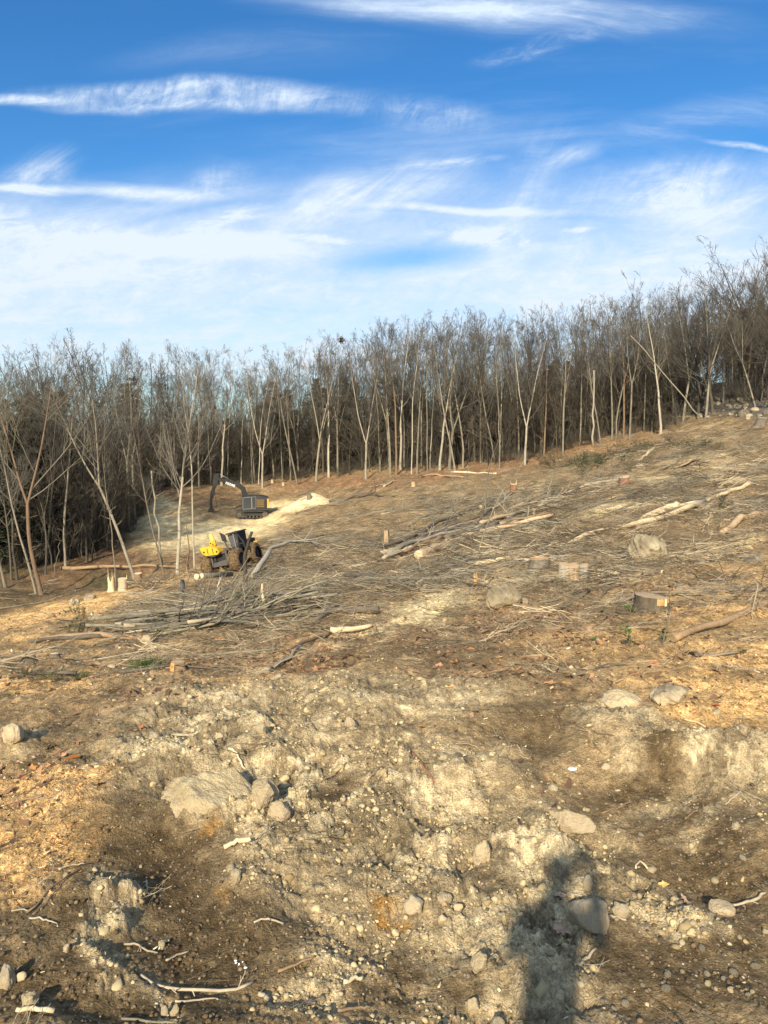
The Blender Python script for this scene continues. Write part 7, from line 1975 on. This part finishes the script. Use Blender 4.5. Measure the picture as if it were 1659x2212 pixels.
# ------------------------------------------------------------------ the photographer, whose shadow falls into the view
def skin(name, chains, mat, parent, sub=2):
    """chains: list of (points, radii); points with equal coordinates are shared"""
    bm = bmesh.new(); vl = {}
    lay = bm.verts.layers.skin.verify()
    first = True
    for pts, rad in chains:
        prev = None
        for p, r_ in zip(pts, rad):
            key = tuple(round(c, 4) for c in p)
            if key not in vl:
                vv = bm.verts.new(p); vl[key] = vv; vv[lay].radius = (r_ if isinstance(r_, tuple) else (r_, r_))
                vv[lay].use_root = first; first = False
            vv = vl[key]
            if prev is not None and prev is not vv and bm.edges.get((prev, vv)) is None: bm.edges.new((prev, vv))
            prev = vv
    me = bpy.data.meshes.new(name); bm.to_mesh(me); bm.free()
    me.materials.append(mat)
    o = link_mesh(name, me, parent)
    md = o.modifiers.new('skin', 'SKIN'); md.use_smooth_shade = True
    sb = o.modifiers.new('sub', 'SUBSURF'); sb.levels = sb.render_levels = sub
    return o
PX, PY = -.20, -.30
gz = H1(PX, PY)
per = empty('person', (PX, PY, gz))
tag(per, 'person in a dark jacket standing behind the camera and holding up a phone', 'person')
M['skin'] = pbr('skin', (.55, .34, .25), .5, var=.06, scale=20)
M['jacket'] = pbr('dark_jacket', (.05, .06, .08), .9, var=.3, scale=8)
M['jeans'] = pbr('blue_jeans', (.06, .09, .16), .9, var=.3, scale=20)
M['boot'] = pbr('brown_boot', (.12, .07, .04), .7, var=.3, scale=20)
M['hair'] = pbr('brown_hair', (.06, .035, .02), .8, var=.4, scale=60)
hz = EYE - gz     # phone height above the feet
sh = hz - .22
def armp(s):
    return [(s * .20, 0, sh), (s * .23 + .06, .14, sh - .22), (.20 + s * .07, .26, hz - .04)]
skin('body', [([(0, -.02, .95), (0, -.02, 1.2), (0, -.02, sh), (0, 0, sh + .10), (0, .02, sh + .22), (0, .02, sh + .34)], [(.13, .10), (.12, .10), (.14, .09), .05, (.075, .09), .07]),
              ([(0, -.02, sh)] + armp(-1), [.1, .05, .038, .026]), ([(0, -.02, sh)] + armp(1), [.1, .05, .038, .026]),
              ([(0, -.02, .95), (-.1, 0, .9), (-.12, .02, .48), (-.13, -.01, .08), (-.14, .14, .03)], [.13, .09, .055, .04, .035]),
              ([(0, -.02, .95), (.1, 0, .9), (.12, .02, .48), (.13, -.01, .08), (.14, .14, .03)], [.13, .09, .055, .04, .035])], M['skin'], per)
skin('jacket', [([(0, -.02, .88), (0, -.02, 1.15), (0, -.02, sh), (0, 0, sh + .07)], [(.15, .13), (.145, .12), (.15, .10), .06]),
                ([(0, -.02, sh)] + armp(-1)[:2] + [(.10, .22, hz - .09)], [.11, .065, .055, .04]), ([(0, -.02, sh)] + armp(1)[:2] + [(.26, .235, hz - .085)], [.11, .065, .055, .04])], M['jacket'], per)
skin('trousers', [([(0, -.02, .98), (-.1, 0, .88), (-.12, .02, .48), (-.13, -.01, .12)], [.14, .09, .068, .058]), ([(0, -.02, .98), (.1, 0, .88), (.12, .02, .48), (.13, -.01, .12)], [.14, .09, .068, .058])], M['jeans'], per)
for s_ in (-1, 1): skin('boot', [([(s_ * .13, -.03, .13), (s_ * .13, -.03, .05), (s_ * .14, .10, .045), (s_ * .145, .19, .035)], [.06, .055, .05, .035])], M['boot'], per)
skin('hair', [([(0, -.03, sh + .20), (0, -.03, sh + .30), (0, .0, sh + .40)], [.075, .095, .07])], M['hair'], per)
mb = MB(); mb.cyl((0, .10, sh + .24), (0, .135, sh + .225), .018, .012, 8); mb.build('nose', M['skin'], per, smooth=True)
for s_ in (-1, 1):
    mb = MB(); mb.cyl((s_ * .082, .01, sh + .25), (s_ * .097, .0, sh + .25), .028, .02, 8); mb.build('ear', M['skin'], per, smooth=True)
    for f_ in range(5):
        b0 = Vector((.20 + s_ * .07, .26, hz - .04)); off = (f_ - 1.5) * .018
        tip = Vector((.20 + s_ * .045, .285, hz - .03 + off)) if f_ < 4 else Vector((.20 + s_ * .03, .25, hz + .02))
        mid = b0 * .45 + tip * .55 + Vector((s_ * .016, .01, 0))
        skin('finger', [([tuple(b0), tuple(mid), tuple(tip)], [.012, .009, .008])], M['skin'], per, 1)
mb = MB(); mb.box((PX + .20, PY + .275, EYE - .02), (.072, .008, .148)); ph = mb.build('phone', M['black_paint'], None, bevel=.003)
tag(ph, 'black phone held upright in both hands just behind the camera position', 'phone')
